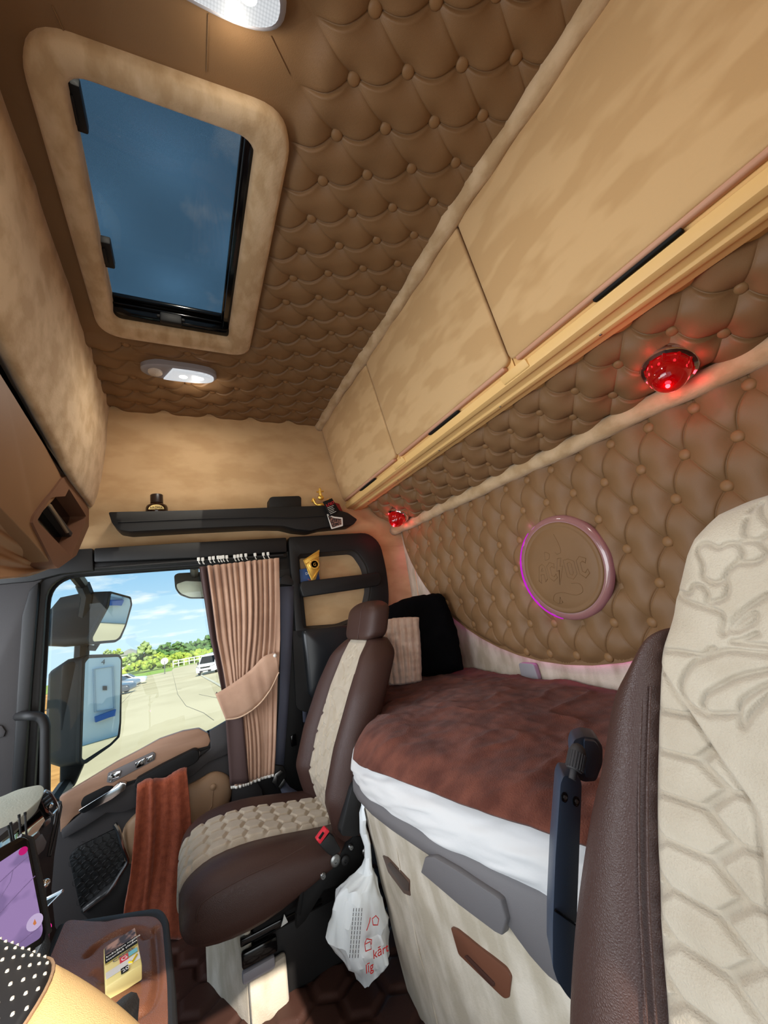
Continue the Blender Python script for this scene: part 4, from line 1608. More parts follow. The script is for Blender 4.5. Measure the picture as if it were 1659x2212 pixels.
b.ball(P(594, 1416, 'y', 1.83), 0.008, 10, 8)
b.build('toggle', K['white_plastic'], cur)
# gliders on the rail
hk = None
for px, py in ((429, 1210), (438, 1210), (453, 1208), (461, 1207), (471, 1206), (477, 1206), (482, 1205), (490, 1205), (507, 1204), (514, 1203), (521, 1202), (531, 1201), (551, 1200), (569, 1199), (579, 1198)):
    c = P(px, py, 'y', 1.885)
    if hk is None:
        b = MB()
        b.box((-0.006, -0.004, -0.004), (0.006, 0.004, 0.012), 0.002)
        b.tube([(0, 0, -0.004), (0.001, -0.002, -0.014), (0.005, 0, -0.018), (0.004, 0.003, -0.012)], 0.0018, 6)
        me = bpy.data.meshes.new('hook')
        b.bm.to_mesh(me)
        b.bm.free()
        me.materials.append(K['white_plastic'])
        hk = me
    o = bpy.data.objects.new('hook', hk)
    C.objects.link(o)
    o.parent = cur
    o.location = c + Vector((0, 0, H)) - ORG[cur.name]
b = MB()   # the rail itself
b.tube([P(205, 1228, 'y', 1.905), P(430, 1211, 'y', 1.895), P(612, 1199, 'y', 1.895)], 0.006, 6)
b.build('rail', K['black'], cur)

# ------------------------------------------------------------------ rust towel over the door pull
tw = thing('towel', 'rust brown towel hanging over the door pull handle', 'towel', P(330, 2000, 'y', 1.85))
tlft = [(297, 1706), (294, 1760), (288, 1830), (280, 1900), (268, 1972), (275, 2010)]
trgt = [(404, 1672), (410, 1730), (414, 1800), (410, 1870), (405, 1950), (402, 2030)]
tlft = catmull([P(x, y, 'y', 1.885 - 0.0 * k) for k, (x, y) in enumerate(tlft)], 6)
trgt = catmull([P(x, y, 'y', 1.885 - 0.0 * k) for k, (x, y) in enumerate(trgt)], 6)
g = []
for iv, (a_, c_) in enumerate(zip(tlft, trgt)):
    v = iv / (len(tlft) - 1)
    row = []
    for iu in range(60):
        u = iu / 59
        w = 0.006 * math.sin(u * 8 + 1.2 + v * 0.8) * (0.5 + 0.5 * v) + 0.007 * math.exp(-((u - 0.28 - 0.05 * v) / 0.035) ** 2) + 0.002 * math.sin(u * 25 + v * 3)
        p = a_.lerp(c_, u)
        row.append(p + Vector((0, -w, 0.008 * math.sin(u * 9) * (1 - v))))
    g.append(row)
b = MB()
g = [[p + Vector((0, 0.035, 0.004)) for p in g[0]], [p + Vector((0, 0.015, 0.012)) for p in g[0]]] + g
b.surf(g, thick=0.008)
b.wobble(0.0016, 160)
b.build('towel', K['towel'], tw, angle=180)


# ------------------------------------------------------------------ quilting helpers
def hexedge(x, y):
    """distance to the nearest edge of a unit hexagon grid (flats across x)"""
    r = np.array([1.0, 1.7320508])
    h = r / 2
    p = np.stack([x, y], -1)
    a = np.mod(p, r) - h
    b_ = np.mod(p - h, r) - h
    m = ((a ** 2).sum(-1) < (b_ ** 2).sum(-1))[..., None]
    g = np.abs(np.where(m, a, b_))
    return 0.5 - np.maximum(g[..., 0], g[..., 0] * 0.5 + g[..., 1] * 0.8660254)


def polydist(X, Y, lines):
    d = np.full(X.shape, 9.0)
    for L in lines:
        for (x0, y0), (x1, y1) in zip(L[:-1], L[1:]):
            dx, dy = x1 - x0, y1 - y0
            q = dx * dx + dy * dy + 1e-12
            t = np.clip(((X - x0) * dx + (Y - y0) * dy) / q, 0, 1)
            d = np.minimum(d, np.hypot(X - x0 - t * dx, Y - y0 - t * dy))
    return d


def grid_mesh(name, pos, material, parent, label=None):
    nu, nv = pos.shape[:2]
    idx = np.arange(nu * nv).reshape(nu, nv)
    q = np.stack([idx[:-1, :-1], idx[1:, :-1], idx[1:, 1:], idx[:-1, 1:]], -1).reshape(-1, 4)
    me = bpy.data.meshes.new(name)
    me.from_pydata(pos.reshape(-1, 3).tolist(), [], q.tolist())
    me.transform(Matrix.Translation((0, 0, H)))
    me.shade_smooth()
    return link_mesh(name, me, material, parent, label=label)


def flip_if(pos, toward):
    """reverse a grid so that its normals face the given direction"""
    a = pos[1, 0] - pos[0, 0]
    b_ = pos[0, 1] - pos[0, 0]
    mid = (pos.shape[0] // 2, pos.shape[1] // 2)
    a = pos[mid[0] + 1, mid[1]] - pos[mid]
    b_ = pos[mid[0], mid[1] + 1] - pos[mid]
    return pos if np.dot(np.cross(a, b_), toward) > 0 else pos[:, ::-1]


# ------------------------------------------------------------------ floor
nx, ny = 330, 300
X, Y = np.meshgrid(np.linspace(-0.62, 0.75, nx), np.linspace(0.75, 2.0, ny), indexing='ij')
e = hexedge(X / 0.115, Y / 0.115)
Z = -1.052 + 0.008 * sstep(e, 0.02, 0.16)
pos = np.stack([X, Y, Z], -1)
flo = grid_mesh('floor', flip_if(pos, (0, 0, 1)), mat('floor_mat', (62, 39, 32), 0.55, bump=0.3, bscale=500, spec=0.3), None)
tag(flo, kind='structure')
b = MB()
for i in range(-6, 8):
    for j in range(0, 14):
        cx_, cy_ = 0.115 * (i + 0.5 * (j % 2)), 0.115 * (0.5 + 0.8660254 * j)
b.box((-1.0, -0.1, -1.10), (1.3, 2.05, -1.06))
b.build('underlay', K['black_soft'], flo)

# ------------------------------------------------------------------ passenger seat
seat = thing('passenger_seat', 'passenger seat with quilted beige stripe and dark brown leather sides', 'seat', (0.25, 1.53, -1.05))
SZ = [-0.74, -0.70, -0.65, -0.58, -0.45, -0.30, -0.20, -0.15, -0.128]
SX = [0.452, 0.432, 0.418, 0.405, 0.452, 0.528, 0.588, 0.622, 0.640]
SW = [0.205, 0.222, 0.232, 0.238, 0.238, 0.232, 0.205, 0.165, 0.120]


def back_x(z):
    return np.interp(z, SZ, SX)


loops = []
for z in np.linspace(-0.74, -0.128, 34):
    x0 = float(back_x(z))
    w = float(np.interp(z, SZ, SW))
    k = w / 0.238
    top = float(sstep(np.array(z), -0.19, -0.128))
    pr = [(0.120, -0.17), (0.085, -0.232), (0.03, -0.243), (-0.018, -0.236), (-0.042, -0.205), (-0.038, -0.165), (-0.016, -0.128), (0.004, -0.112),
          (0.006, 0.0), (0.004, 0.112), (-0.016, 0.128), (-0.038, 0.165), (-0.042, 0.205), (-0.018, 0.236), (0.03, 0.243), (0.085, 0.232), (0.120, 0.17), (0.13, 0.0)]
    loops.append([Vector((x0 + (a if a > 0.01 else a * (1 - 0.75 * top)) - (0.04 * top if a > 0.05 else 0), 1.53 + y * k, z + 0.10 * (0 if a <= 0.01 else -a) * 0.6)) for a, y in pr])
b = MB()
b.loft(loops)
b.build('backrest', K['leather_dark'], seat, angle=180, sub=1)


def motif_small(y, z):
    """the embossed head motif on the stripe, in seat units"""
    L = []

    def c(cy, cz, r, a0=0, a1=360):
        L.append([(cy + r * math.cos(math.radians(a)), cz + r * math.sin(math.radians(a))) for a in np.linspace(a0, a1, 14)])
    c(1.535, -0.175, 0.016)
    c(1.500, -0.185, 0.017)
    c(1.515, -0.212, 0.018, 20, 300)
    c(1.570, -0.190, 0.014)
    L.append([(1.60, -0.22), (1.54, -0.245), (1.53, -0.27), (1.45, -0.235)])
    L.append([(1.50, -0.262), (1.49, -0.285), (1.47, -0.27), (1.46, -0.255)])
    L.append([(1.60, -0.315), (1.56, -0.300), (1.51, -0.300), (1.45, -0.31)])
    L.append([(1.62, -0.33), (1.57, -0.36), (1.535, -0.42), (1.53, -0.475)])
    L.append([(1.59, -0.335), (1.54, -0.345), (1.49, -0.375), (1.47, -0.42), (1.475, -0.45)])
    L.append([(1.57, -0.36), (1.52, -0.365), (1.49, -0.40)])
    L.append([(1.44, -0.34), (1.46, -0.36), (1.47, -0.39), (1.44, -0.37)])
    L.append([(1.635, -0.36), (1.60, -0.44), (1.53, -0.485), (1.46, -0.44), (1.425, -0.37)])
    return polydist(y, z, L)


nz, ny = 300, 120
Zg, Yg = np.meshgrid(np.linspace(-0.725, -0.140, nz), np.linspace(1.416, 1.644, ny), indexing='ij')
w = np.interp(Zg, SZ, SW) / 0.238
Yw = 1.53 + (Yg - 1.53) * (0.35 + 0.65 * w)
e = hexedge((Zg + 0.02) / 0.058, (Yg - 1.53) / 0.058)
h = 0.006 * sstep(e, 0.02, 0.14)
vl = -0.44 - np.abs(Yg - 1.53) * -0.75
up = sstep(Zg, vl - 0.004, vl + 0.004)
d = motif_small(Yg, Zg)
h2 = 0.006 * (1 - np.exp(-(d / 0.0032) ** 2))
h = h * (1 - up) + h2 * up - 0.004 * np.exp(-((Zg - vl) / 0.003) ** 2)
edge = np.minimum(Yg - 1.416, 1.644 - Yg)
h = h * sstep(edge, 0.0, 0.010) + 0.003
h = h - 0.010 * np.exp(-(edge / 0.006) ** 2)
pos = np.stack([back_x(Zg) - 0.002 - h, Yw, Zg], -1)
grid_mesh('quilted_stripe', flip_if(pos, (-1, 0, 0)), K['plush_seat'], seat, 'quilted beige stripe')
# embossed seam on the near bolster and a little cloth flag
for yy in (1.385, 1.39):
    b = MB()
    b.tube([Vector((float(back_x(z)) - 0.034 + 0.02 * (1.39 - yy), 1.53 - (1.53 - yy) * float(np.interp(z, SZ, SW)) / 0.238 - 0.02, z)) for z in np.linspace(-0.62, -0.24, 14)], 0.0012, 5)
    b.build('stitching', K['leather_dark'], seat)
b = MB()
b.box((0.522, 1.395, -0.302), (0.530, 1.416, -0.282))
b.build('flag_tab', K['red'], seat, label='tiny red flag tab')

# headrest
b = MB()
hc = Vector((0.655, 1.52, -0.068))
loops = []
for k in range(11):
    t = k / 10
    z = -0.142 + 0.150 * t
    f = 1 - 0.55 * max(0, (t - 0.72) / 0.28) ** 2.2 - 0.16 * max(0, (0.14 - t) / 0.14)
    wy, wx = 0.138 * f, 0.054 * f
    xc = 0.648 + 0.045 * t
    loops.append([Vector((xc + wx * math.copysign(abs(math.cos(a)) ** 0.55, math.cos(a)), 1.525 + wy * math.copysign(abs(math.sin(a)) ** 0.6, math.sin(a)), z)) for a in [2 * math.pi * i / 32 for i in range(32)]])
b.loft(loops)
hr = b.build('headrest', K['leather_dark'], seat, angle=180, sub=1)
b = MB()
b.tube([Vector((0.648 + 0.045 * t - 0.0525 * (1 - 0.55 * max(0, (t - 0.72) / 0.28) ** 2.2), 1.478, -0.142 + 0.150 * t)) for t in np.linspace(0.05, 0.9, 12)], 0.0016, 6)
b.build('seam', K['leather_dark'], hr)

# cushion
prof_x = [-0.020, -0.034, -0.030, -0.010, 0.030, 0.10, 0.18, 0.27, 0.36, 0.44]
prof_z = [-0.770, -0.725, -0.680, -0.650, -0.632, -0.628, -0.636, -0.656, -0.674, -0.690]
loops = []
for i, x in enumerate([-0.042, -0.036, -0.022, 0.0, 0.04, 0.12, 0.20, 0.30, 0.38, 0.46]):
    zt = float(np.interp(max(x, -0.010), prof_x[3:], prof_z[3:]))
    fr = [0.55, 0.78, 0.9, 0.97, 1, 1, 1, 1, 0.97, 0.92][i]
    hw = 0.245 * [0.80, 0.86, 0.92, 0.96, 1.0, 1.03, 1.03, 1.0, 0.95, 0.88][i]
    zb = [-0.725, -0.745, -0.760, -0.772, -0.780, -0.785, -0.775, -0.755, -0.74, -0.73][i]
    zt = zt - [0.055, 0.03, 0.012, 0.002, 0, 0, 0, 0, 0, 0][i]
    zm = (zt * 0.55 + zb * 0.45)
    pr = [(-0.90, zb), (-0.985, zb + 0.012), (-1.0, zm), (-0.97, zm * 0.35 + zt * 0.65), (-0.86, zt + 0.006), (-0.70, zt + 0.012), (-0.52, zt + 0.004), (-0.44, zt - 0.002),
          (0, zt - 0.002), (0.44, zt - 0.002), (0.52, zt + 0.004), (0.70, zt + 0.012), (0.86, zt + 0.006), (0.97, zm * 0.35 + zt * 0.65), (1.0, zm), (0.985, zb + 0.012), (0.90, zb), (0, zb)]
    loops.append([Vector((x, 1.53 + y * hw, z)) for y, z in pr])
b = MB()
b.loft(loops)
cu = b.build('cushion', K['leather_dark'], seat, angle=180, sub=1)
b = MB()
b.tube(catmull([P(425, 1995, 'y', 1.288), P(438, 1950, 'y', 1.275), P(520, 1900, 'y', 1.272), P(600, 1862, 'y', 1.276), P(660, 1828, 'y', 1.285)], 6), 0.0016, 6)
b.build('seam', K['leather_dark'], cu)
ns, ny = 330, 130
Lp = [Vector((x, 0, z)) for x, z in zip(prof_x, prof_z)]
cm = catmull(Lp, 12)
dist = np.cumsum([0] + [(cm[i + 1] - cm[i]).length for i in range(len(cm) - 1)])
sg = np.linspace(0, dist[-1], ns)
px_ = np.interp(sg, dist, [p.x for p in cm])
pz_ = np.interp(sg, dist, [p.z for p in cm])
tx, tz = np.gradient(px_, sg), np.gradient(pz_, sg)
Sg, Yg = np.meshgrid(sg, np.linspace(1.418, 1.642, ny), indexing='ij')
e = hexedge((Yg - 1.53) / 0.060 + 0.5, Sg / 0.060)
h = 0.0075 * sstep(e, 0.02, 0.15) + 0.003
edge = np.minimum(Yg - 1.418, 1.642 - Yg)
h = (h - 0.003) * sstep(edge, 0.0, 0.010) + 0.005
h -= 0.011 * np.exp(-(edge / 0.006) ** 2)
frn = (1 - 0.10 * np.exp(-(Sg / 0.06) ** 2))
pos = np.stack([px_[:, None] - tz[:, None] * h + 0 * Yg, 1.53 + (Yg - 1.53) * frn, pz_[:, None] + tx[:, None] * h + 0 * Yg], -1)
grid_mesh('quilted_stripe', flip_if(pos, (0, 0, 1)), K['plush_seat'], seat, 'quilted beige stripe')

# recliner cover, buckle, mechanism and pedestal
b = MB()
b.extr(rloop(lp([(760, 1702), (768, 1690), (800, 1684), (806, 1700), (794, 1790), (770, 1808), (738, 1806), (736, 1796)], 1.268), 0.01, 3), (0, 0.03, 0), bev=0.006)
b.build('side_cover', K['black'], seat)
b = MB()
b.extr(lp([(690, 1826), (712, 1800), (722, 1808), (738, 1838), (720, 1852), (708, 1845)], 1.262), (0, 0.022, 0), bev=0.004)
bk_ = b.build('buckle', K['black'], seat)
b = MB()
b.extr(lp([(684, 1816), (704, 1789), (713, 1796), (692, 1825)], 1.258), (0, 0.022, 0), bev=0.003)
b.build('release_button', K['red'], bk_, label='red release button')
b = MB()
b.extr(lp([(688, 1811), (698, 1797), (701, 1800), (692, 1814)], 1.2565), (0, 0.004, 0), bev=0.001)
b.build('slot', K['black_soft'], bk_)
b = MB()
b.extr(lp([(655, 1905), (700, 1868), (735, 1845), (765, 1805), (795, 1808), (796, 1855), (770, 1895), (740, 1910), (700, 1925), (660, 1990), (640, 2010), (640, 1980)], 1.30), (0, 0.02, 0), bev=0.004)
b.extr(lp([(640, 1975), (652, 1905), (668, 1880), (676, 1884), (660, 1910), (650, 1980)], 1.29), (0, 0.012, 0), bev=0.003)
b.box((0.10, 1.36, -0.815), (0.46, 1.72, -0.772), 0.008)
b.box((0.14, 1.40, -0.87), (0.44, 1.68, -0.80), 0.006)
b.build('mechanism', K['black_soft'], seat)
for px, py, r, m_ in ((724, 1858, 0.0155, 'steel'), (697, 1891, 0.009, 'steel'), (745, 1858, 0.013, 'black'), (757, 1829, 0.008, 'steel'), (788, 1838, 0.010, 'steel'), (793, 1812, 0.006, 'steel')):
    b = MB()
    c = P(px, py, 'y', 1.296)
    b.lathe([(0, 0), (r, 0), (r, 0.005), (r * 0.7, 0.008), (r * 0.35, 0.008), (r * 0.3, 0.005), (0, 0.005)], c, (0, -1, 0), 16)
    b.build('bolt', K[m_], seat)
b = MB()
b.box((0.13, 1.43, -1.055), (0.47, 1.70, -0.84), 0.01)
b.build('pedestal', K['black'], seat)
b = MB()
b.box((0.105, 1.395, -0.862), (0.34, 1.412, -0.845), 0.003)
b.box((0.105, 1.38, -0.905), (0.20, 1.40, -0.868), 0.006)
b.build('slide_rail', K['black_gloss'], seat)
b = MB()
b.box((0.104, 1.376, -0.935), (0.19, 1.396, -0.908), 0.006)
b.build('slide_bar', K['grey_light'], seat)
b = MB()   # suede shroud round the foot
b.extr([Vector((0.020, 1.64, -1.055)), Vector((0.118, 1.405, -1.055)), Vector((0.135, 1.405, -1.055)), Vector((0.135, 1.66, -1.055))], (0, 0, 0.245), bev=0.008)
b.extr([Vector((0.120, 1.385, -1.055)), Vector((0.225, 1.405, -1.055)), Vector((0.225, 1.43, -1.055)), Vector((0.12, 1.42, -1.055))], (0, 0, 0.118), bev=0.010)
b.build('shroud', K['suede_grey'], seat)
b = MB()
b.extr(lp([(612, 1985), (607, 2003), (622, 1992), (614, 1975)], 1.38), (0, 0.002, 0))
b.build('paper_slip', K['white_plastic'], seat)

# ------------------------------------------------------------------ bunk
bunk = thing('bunk_base', 'suede-covered bunk base with grey rim and recessed handles', 'bunk', (0.6, 1.0, -1.05))
TY = [0.30, 0.42, 0.55, 0.70, 0.85, 1.00, 1.10, 1.18, 1.24, 1.29, 1.34, 1.38]
TX = [0.640, 0.575, 0.527, 0.488, 0.458, 0.438, 0.430, 0.432, 0.442, 0.462, 0.505, 0.60]
BX = [0.640, 0.575, 0.545, 0.525, 0.512, 0.505, 0.503, 0.505, 0.512, 0.526, 0.555, 0.63]


def front_x(y, z):
    t = np.clip((-0.52 - np.asarray(z)) / 0.53, 0, 1)
    return np.interp(y, TY, TX) * (1 - t) + np.interp(y, TY, BX) * t


ys = np.concatenate([np.linspace(0.30, 1.18, 60), np.linspace(1.19, 1.38, 26)])
zs = np.linspace(-1.056, -0.505, 40)
Yg, Zg = np.meshgrid(ys, zs, indexing='ij')
wr_ = np.array([[mnoise.noise((y * 6, z * 14, 3.1)) * 0.0035 + mnoise.noise((y * 25, z * 9, 8)) * 0.0012 for z in zs] for y in ys])
pos = np.stack([front_x(Yg, Zg) + wr_, Yg, Zg], -1)
pan = grid_mesh('front_panel', flip_if(pos, (-1, 0, 0)), K['suede_grey'], bunk)
b = MB()
b.tube([Vector((float(front_x(1.02, z)) - 0.0015 + 0.002 * math.sin(z * 40), 1.02 - 0.02 * math.sin((z + .5) * 5), z)) for z in np.linspace(-1.05, -0.60, 20)], 0.0014, 6)
b.build('seam', K['suede_grey'], pan)
b = MB()
b.box((0.66, 0.05, -1.05), (1.18, 1.99, -0.50), 0.01)
b.build('carcass', K['grey'], bunk)


def on_front(px, py, off=0.0):
    """a point of the photographed front panel found by marching along the line of sight"""
    d_ = raydir(px, py).normalized()
    t = 0.4
    while t < 3:
        p = d_ * t
        if p.x >= float(front_x(p.y, p.z)) - off and p.y > 0.2:
            return p
        t += 0.001
    return d_ * 1.2


def front_patch(pts, off, thick, bev, name, material, parent, rr=0.0, label=None):
    q = [on_front(x, y, off) for x, y in pts]
    if rr:
        q = rloop(q, rr, 4)
    b_ = MB()
    b_.extr(q, (thick, 0, 0), bev=bev)
    return b_.build(name, material, parent, label=label)


rim_rows = []
for y in np.concatenate([np.linspace(0.42, 1.18, 40), np.linspace(1.19, 1.375, 20)]):
    x = float(front_x(y, -0.52))
    lowz = -0.545 - 0.085 * float(1 - sstep(np.array(y), 0.60, 0.74))
    zt = -0.505
    rim_rows.append([Vector((x + 0.03, y, zt - 0.006)), Vector((x - 0.004, y, zt)), Vector((x - 0.016, y, zt - 0.012)), Vector((x - 0.017, y, lowz + 0.012)), Vector((x - 0.008, y, lowz)), Vector((x + 0.02, y, lowz + 0.004))])
b = MB()
b.loft(rim_rows)
b.build('rim', K['grey_mid'], bunk, angle=50)
flap = front_patch([(908, 1885), (917, 1852), (936, 1851), (985, 1880), (1068, 1935), (1080, 1945), (1093, 1988), (1084, 2022), (1068, 2014), (990, 1955)], 0.030, 0.018, 0.003, 'latch_flap', K['grey_mid'], bunk)
front_patch([(826, 1848), (836, 1852), (884, 1902), (886, 1936), (872, 1930), (838, 1884)], 0.004, 0.02, 0.003, 'handle_recess', mat('handle_brown', (92, 70, 58), 0.5), bunk, 0.004)
front_patch([(836, 1868), (842, 1862), (882, 1908), (882, 1926), (872, 1922)], 0.0065, 0.02, 0.003, 'handle_lip', mat('handle_grey', (72, 60, 54), 0.5), bunk, 0.004)
front_patch([(973, 2003), (986, 2008), (1092, 2092), (1103, 2110), (1100, 2155), (1090, 2158), (1080, 2150), (990, 2062)], 0.004, 0.02, 0.003, 'handle_recess', mat('handle_rust', (106, 66, 48), 0.45), bunk, 0.005)
front_patch([(1002, 2066), (1008, 2064), (1068, 2124), (1066, 2132), (1060, 2130)], 0.0065, 0.02, 0.002, 'handle_lip', mat('handle_dark', (66, 40, 32), 0.5), bunk, 0.003)

# mattress in its white sheet
mat_t = thing('mattress', 'mattress under a crumpled white sheet on the bunk', 'mattress', (0.8, 1.0, -0.5))
ys = np.linspace(0.10, 1.97, 170)
rows = []
for y in ys:
    fx = float(np.interp(y, TY + [1.39, 1.42, 1.6, 2.0], TX + [0.66, 0.72, 0.74, 0.74])) if y > 0.3 else 0.64
    row = []
    prof = [(1.16, -0.415), (0.9, -0.413), (fx + 0.10, -0.413), (fx + 0.045, -0.417), (fx + 0.012, -0.430), (fx - 0.004, -0.450), (fx - 0.010, -0.470), (fx - 0.010, -0.490), (fx - 0.006, -0.505), (fx + 0.004, -0.518), (fx + 0.03, -0.52)]
    for k, (x, z) in enumerate(catmull([Vector((a, c, 0)) for a, c in prof], 4)[i].xy for i in range(0, 41)):
        wv = mnoise.noise((y * 5 + x * 4, z * 34 + y * 3, 1.3)) * 0.011 + mnoise.noise((y * 12, z * 75 + y * 9, 4.0)) * 0.006
        row.append(Vector((x - abs(wv) * (1 if z < -0.42 else 0.2), y, z + wv * 0.4)))
    rows.append(row)
b = MB()
b.surf(rows)
b.build('sheet', K['sheet'], mat_t, angle=180)
b = MB()
b.box((0.78, 0.12, -0.51), (1.16, 1.96, -0.425), 0.02)
b.build('core', K['sheet'], mat_t)

# brown fleece blanket
bl = thing('blanket', 'brown fleece blanket spread over the bunk', 'blanket', (0.8, 1.0, -0.4))
# its front hem as seen: (y, x, z)
HY = [0.10, 0.40, 0.54, 0.68, 0.84, 0.97, 1.06, 1.13, 1.19, 1.26, 1.36, 1.45, 1.95]
HX = [0.60, 0.560, 0.515, 0.482, 0.455, 0.430, 0.418, 0.414, 0.420, 0.450, 0.52, 0.66, 0.74]
HZ = [-0.405, -0.404, -0.404, -0.408, -0.412, -0.418, -0.424, -0.430, -0.432, -0.43, -0.42, -0.41, -0.41]
nY, nT = 260, 150
ys = np.linspace(0.10, 1.95, nY)
tt = np.linspace(0, 1, nT)
pos = np.zeros((nY, nT, 3))
for i, y in enumerate(ys):
    hx, hz = np.interp(y, HY, HX), np.interp(y, HY, HZ)
    hx += 0.006 * mnoise.noise((y * 9, 0.3, 0.7))
    for k, t in enumerate(tt):
        x = 1.166 + (hx - 1.166) * t
        z = -0.372 - 0.010 * t
        # swell of the bedding under the blanket, with a rounded fall to the hem
        z += 0.022 * math.exp(-((y - 1.05) / 0.35) ** 2) * math.sin(math.pi * min(1, t * 1.0)) ** 0.8
        fall = max(0, (t - 0.90) / 0.10)
        z = z * (1 - fall ** 2) + hz * fall ** 2
        fold = mnoise.noise((x * 5 + y * 1.5, y * 5.5 - x * 3, 0.4)) * 0.010 + mnoise.noise((x * 16 + y * 4, y * 9, 2.4)) * 0.005 + mnoise.noise((x * 40, y * 34, 5.1)) * 0.0025
        rid = (1 - abs(mnoise.noise((x * 4 + y * 7, y * 2.5 - x * 6, 7.7)))) ** 8 * 0.007
        pos[i, k] = (x, y, z + (fold + rid) * (1 - 0.75 * fall))
blo = grid_mesh('fleece', flip_if(pos, (0, 0, 1)), K['blanket'], bl)
sm = blo.modifiers.new('thick', 'SOLIDIFY')
sm.thickness = 0.008
sm.offset = -1

# grey plate on the rear wall above the bed
pt = thing('belt_plate', 'small grey plastic plate on the rear wall above the bed', 'plate', P(1140, 1465, 'x', 1.165))
b = MB()
b.extr(rloop(lp([(1119, 1432), (1152, 1434), (1164, 1472), (1128, 1470)], 1.162, 'x'), 0.012, 4), (0.02, 0, 0), bev=0.003)
b.build('cover', K['grey_light'], pt)

# pillows
pw = thing('black_pillow', 'fluffy black pillow leaning in the far corner of the bunk', 'pillow', P(950, 1450, 'x', 1.05))


def pillow(name, corners, thick, material, parent, n=26, ribs=0, fuzz=0.0, seed=0.0, label=None, pinch=0.11):
    A, B, C_, D_ = [Vector(c) for c in corners]   # tl, tr, br, bl
    nrm = (B - A).cross(D_ - A).normalized()
    if nrm.dot(A) > 0:
        nrm = -nrm
    fr, bk2 = [], []
    for i in range(n):
        v = i / (n - 1)
        r1, r2 = [], []
        for k in range(n):
            u = k / (n - 1)
            p = (A.lerp(B, u)).lerp(D_.lerp(C_, u), v)
            e = (4 * u * (1 - u)) ** 0.42 * (4 * v * (1 - v)) ** 0.42
            o = thick * e
            if ribs:
                o += 0.014 * abs(math.sin(math.pi * ribs * u)) * e ** 0.3 + 0.0015 * math.sin(v * 60)
            o += fuzz * mnoise.noise((u * 7 + seed, v * 7, seed))
            ab2 = ((2 * u - 1) * (2 * v - 1)) ** 2
            pin = (p - (A + B + C_ + D_) / 4) * (-0.03 * (1 - e) - pinch * ab2)
            r1.append(p + nrm * o + pin)
            r2.append(p - nrm * thick * 0.6 * e + pin)
        fr.append(r1)
        bk2.append(r2)
    b_ = MB()
    b_.surf(fr)
    b_.surf(bk2)
    bmesh.ops.remove_doubles(b_.bm, verts=b_.bm.verts, dist=0.0006)
    bmesh.ops.recalc_face_normals(b_.bm, faces=b_.bm.faces)
    if fuzz:
        b_.wobble(fuzz * 0.35, 60, seed)
    return b_.build(name, material, parent, angle=180, sub=1, label=label)


pillow('cushion', [P(820, 1306, 'y', 1.86), P(962, 1268, 'x', 1.11), P(1016, 1458, 'x', 1.09), P(850, 1470, 'y', 1.78)], 0.075, K['fur_black'], pw, fuzz=0.016, seed=3)
pp = thing('ribbed_pillow', 'small pale pink ribbed plush pillow in front of the black pillow', 'pillow', P(880, 1470, 'y', 1.66))
pillow('cushion', [P(818, 1336, 'y', 1.70), P(908, 1328, 'y', 1.60), P(914, 1476, 'y', 1.58), P(838, 1486, 'y', 1.66)], 0.035, K['plush_pink'], pp, ribs=6, fuzz=0.006, seed=9, n=56, pinch=0.04)

# ------------------------------------------------------------------ plastic bag hanging between seat and bunk
bag = thing('plastic_bag', 'white plastic carrier bag with red print hanging between seat and bunk', 'bag', P(780, 2110, 'y', 1.24))
rows_px = [(778, 1722, 790, 1722), (772, 1760, 786, 1765), (780, 1800, 797, 1800), (786, 1850, 804, 1850), (772, 1890, 808, 1880), (738, 1912, 812, 1910), (724, 1940, 822, 1935), (716, 1985, 832, 1975), (714, 2030, 838, 2010), (735, 2075, 838, 2050), (762, 2098, 826, 2085), (784, 2124, 796, 2112)]
loops = []
for r, (xa, ya, xb, yb) in enumerate(rows_px):
    A, B = P(xa, ya, 'y', 1.235), P(xb, yb, 'y', 1.215)
    c = (A + B) / 2
    ax_ = (B - A) / 2
    dep = min(0.055, ax_.length * 0.8)
    L = []
    for k in range(40):
        a = 2 * math.pi * k / 40
        cr = 1 + 0.10 * mnoise.noise((math.cos(a) * 2.2, math.sin(a) * 2.2, r * 0.55)) + 0.05 * mnoise.noise((a * 3, r * 1.3, 4))
        L.append(c + ax_ * math.cos(a) * (1 + 0.03 * mnoise.noise((a, r, 1))) + Vector((0, 1, 0)) * math.sin(a) * dep * cr)
    loops.append(L)
b = MB()
b.loft(loops)
b.subd(1)
b.wobble(0.012, 24, 5)
b.wobble(0.007, 60, 9)
poly_mat = mat('polythene', (226, 230, 230), 0.28, spec=0.6, bump=0.3, bscale=60)
bago = b.build('film', poly_mat, bag, angle=28)
print_red = mat('print_red', (196, 44, 44), 0.5)
b = MB()
xd, yd = P(840, 2000, 'y', 1.15) - P(800, 2020, 'y', 1.15), Vector((0.02, 0, 1))
b.text('kārt', P(806, 2072, 'y', 1.140), xd, yd, 0.025, 0.0006)
b.text('līg', P(790, 2104, 'y', 1.140), xd, yd, 0.025, 0.0006)
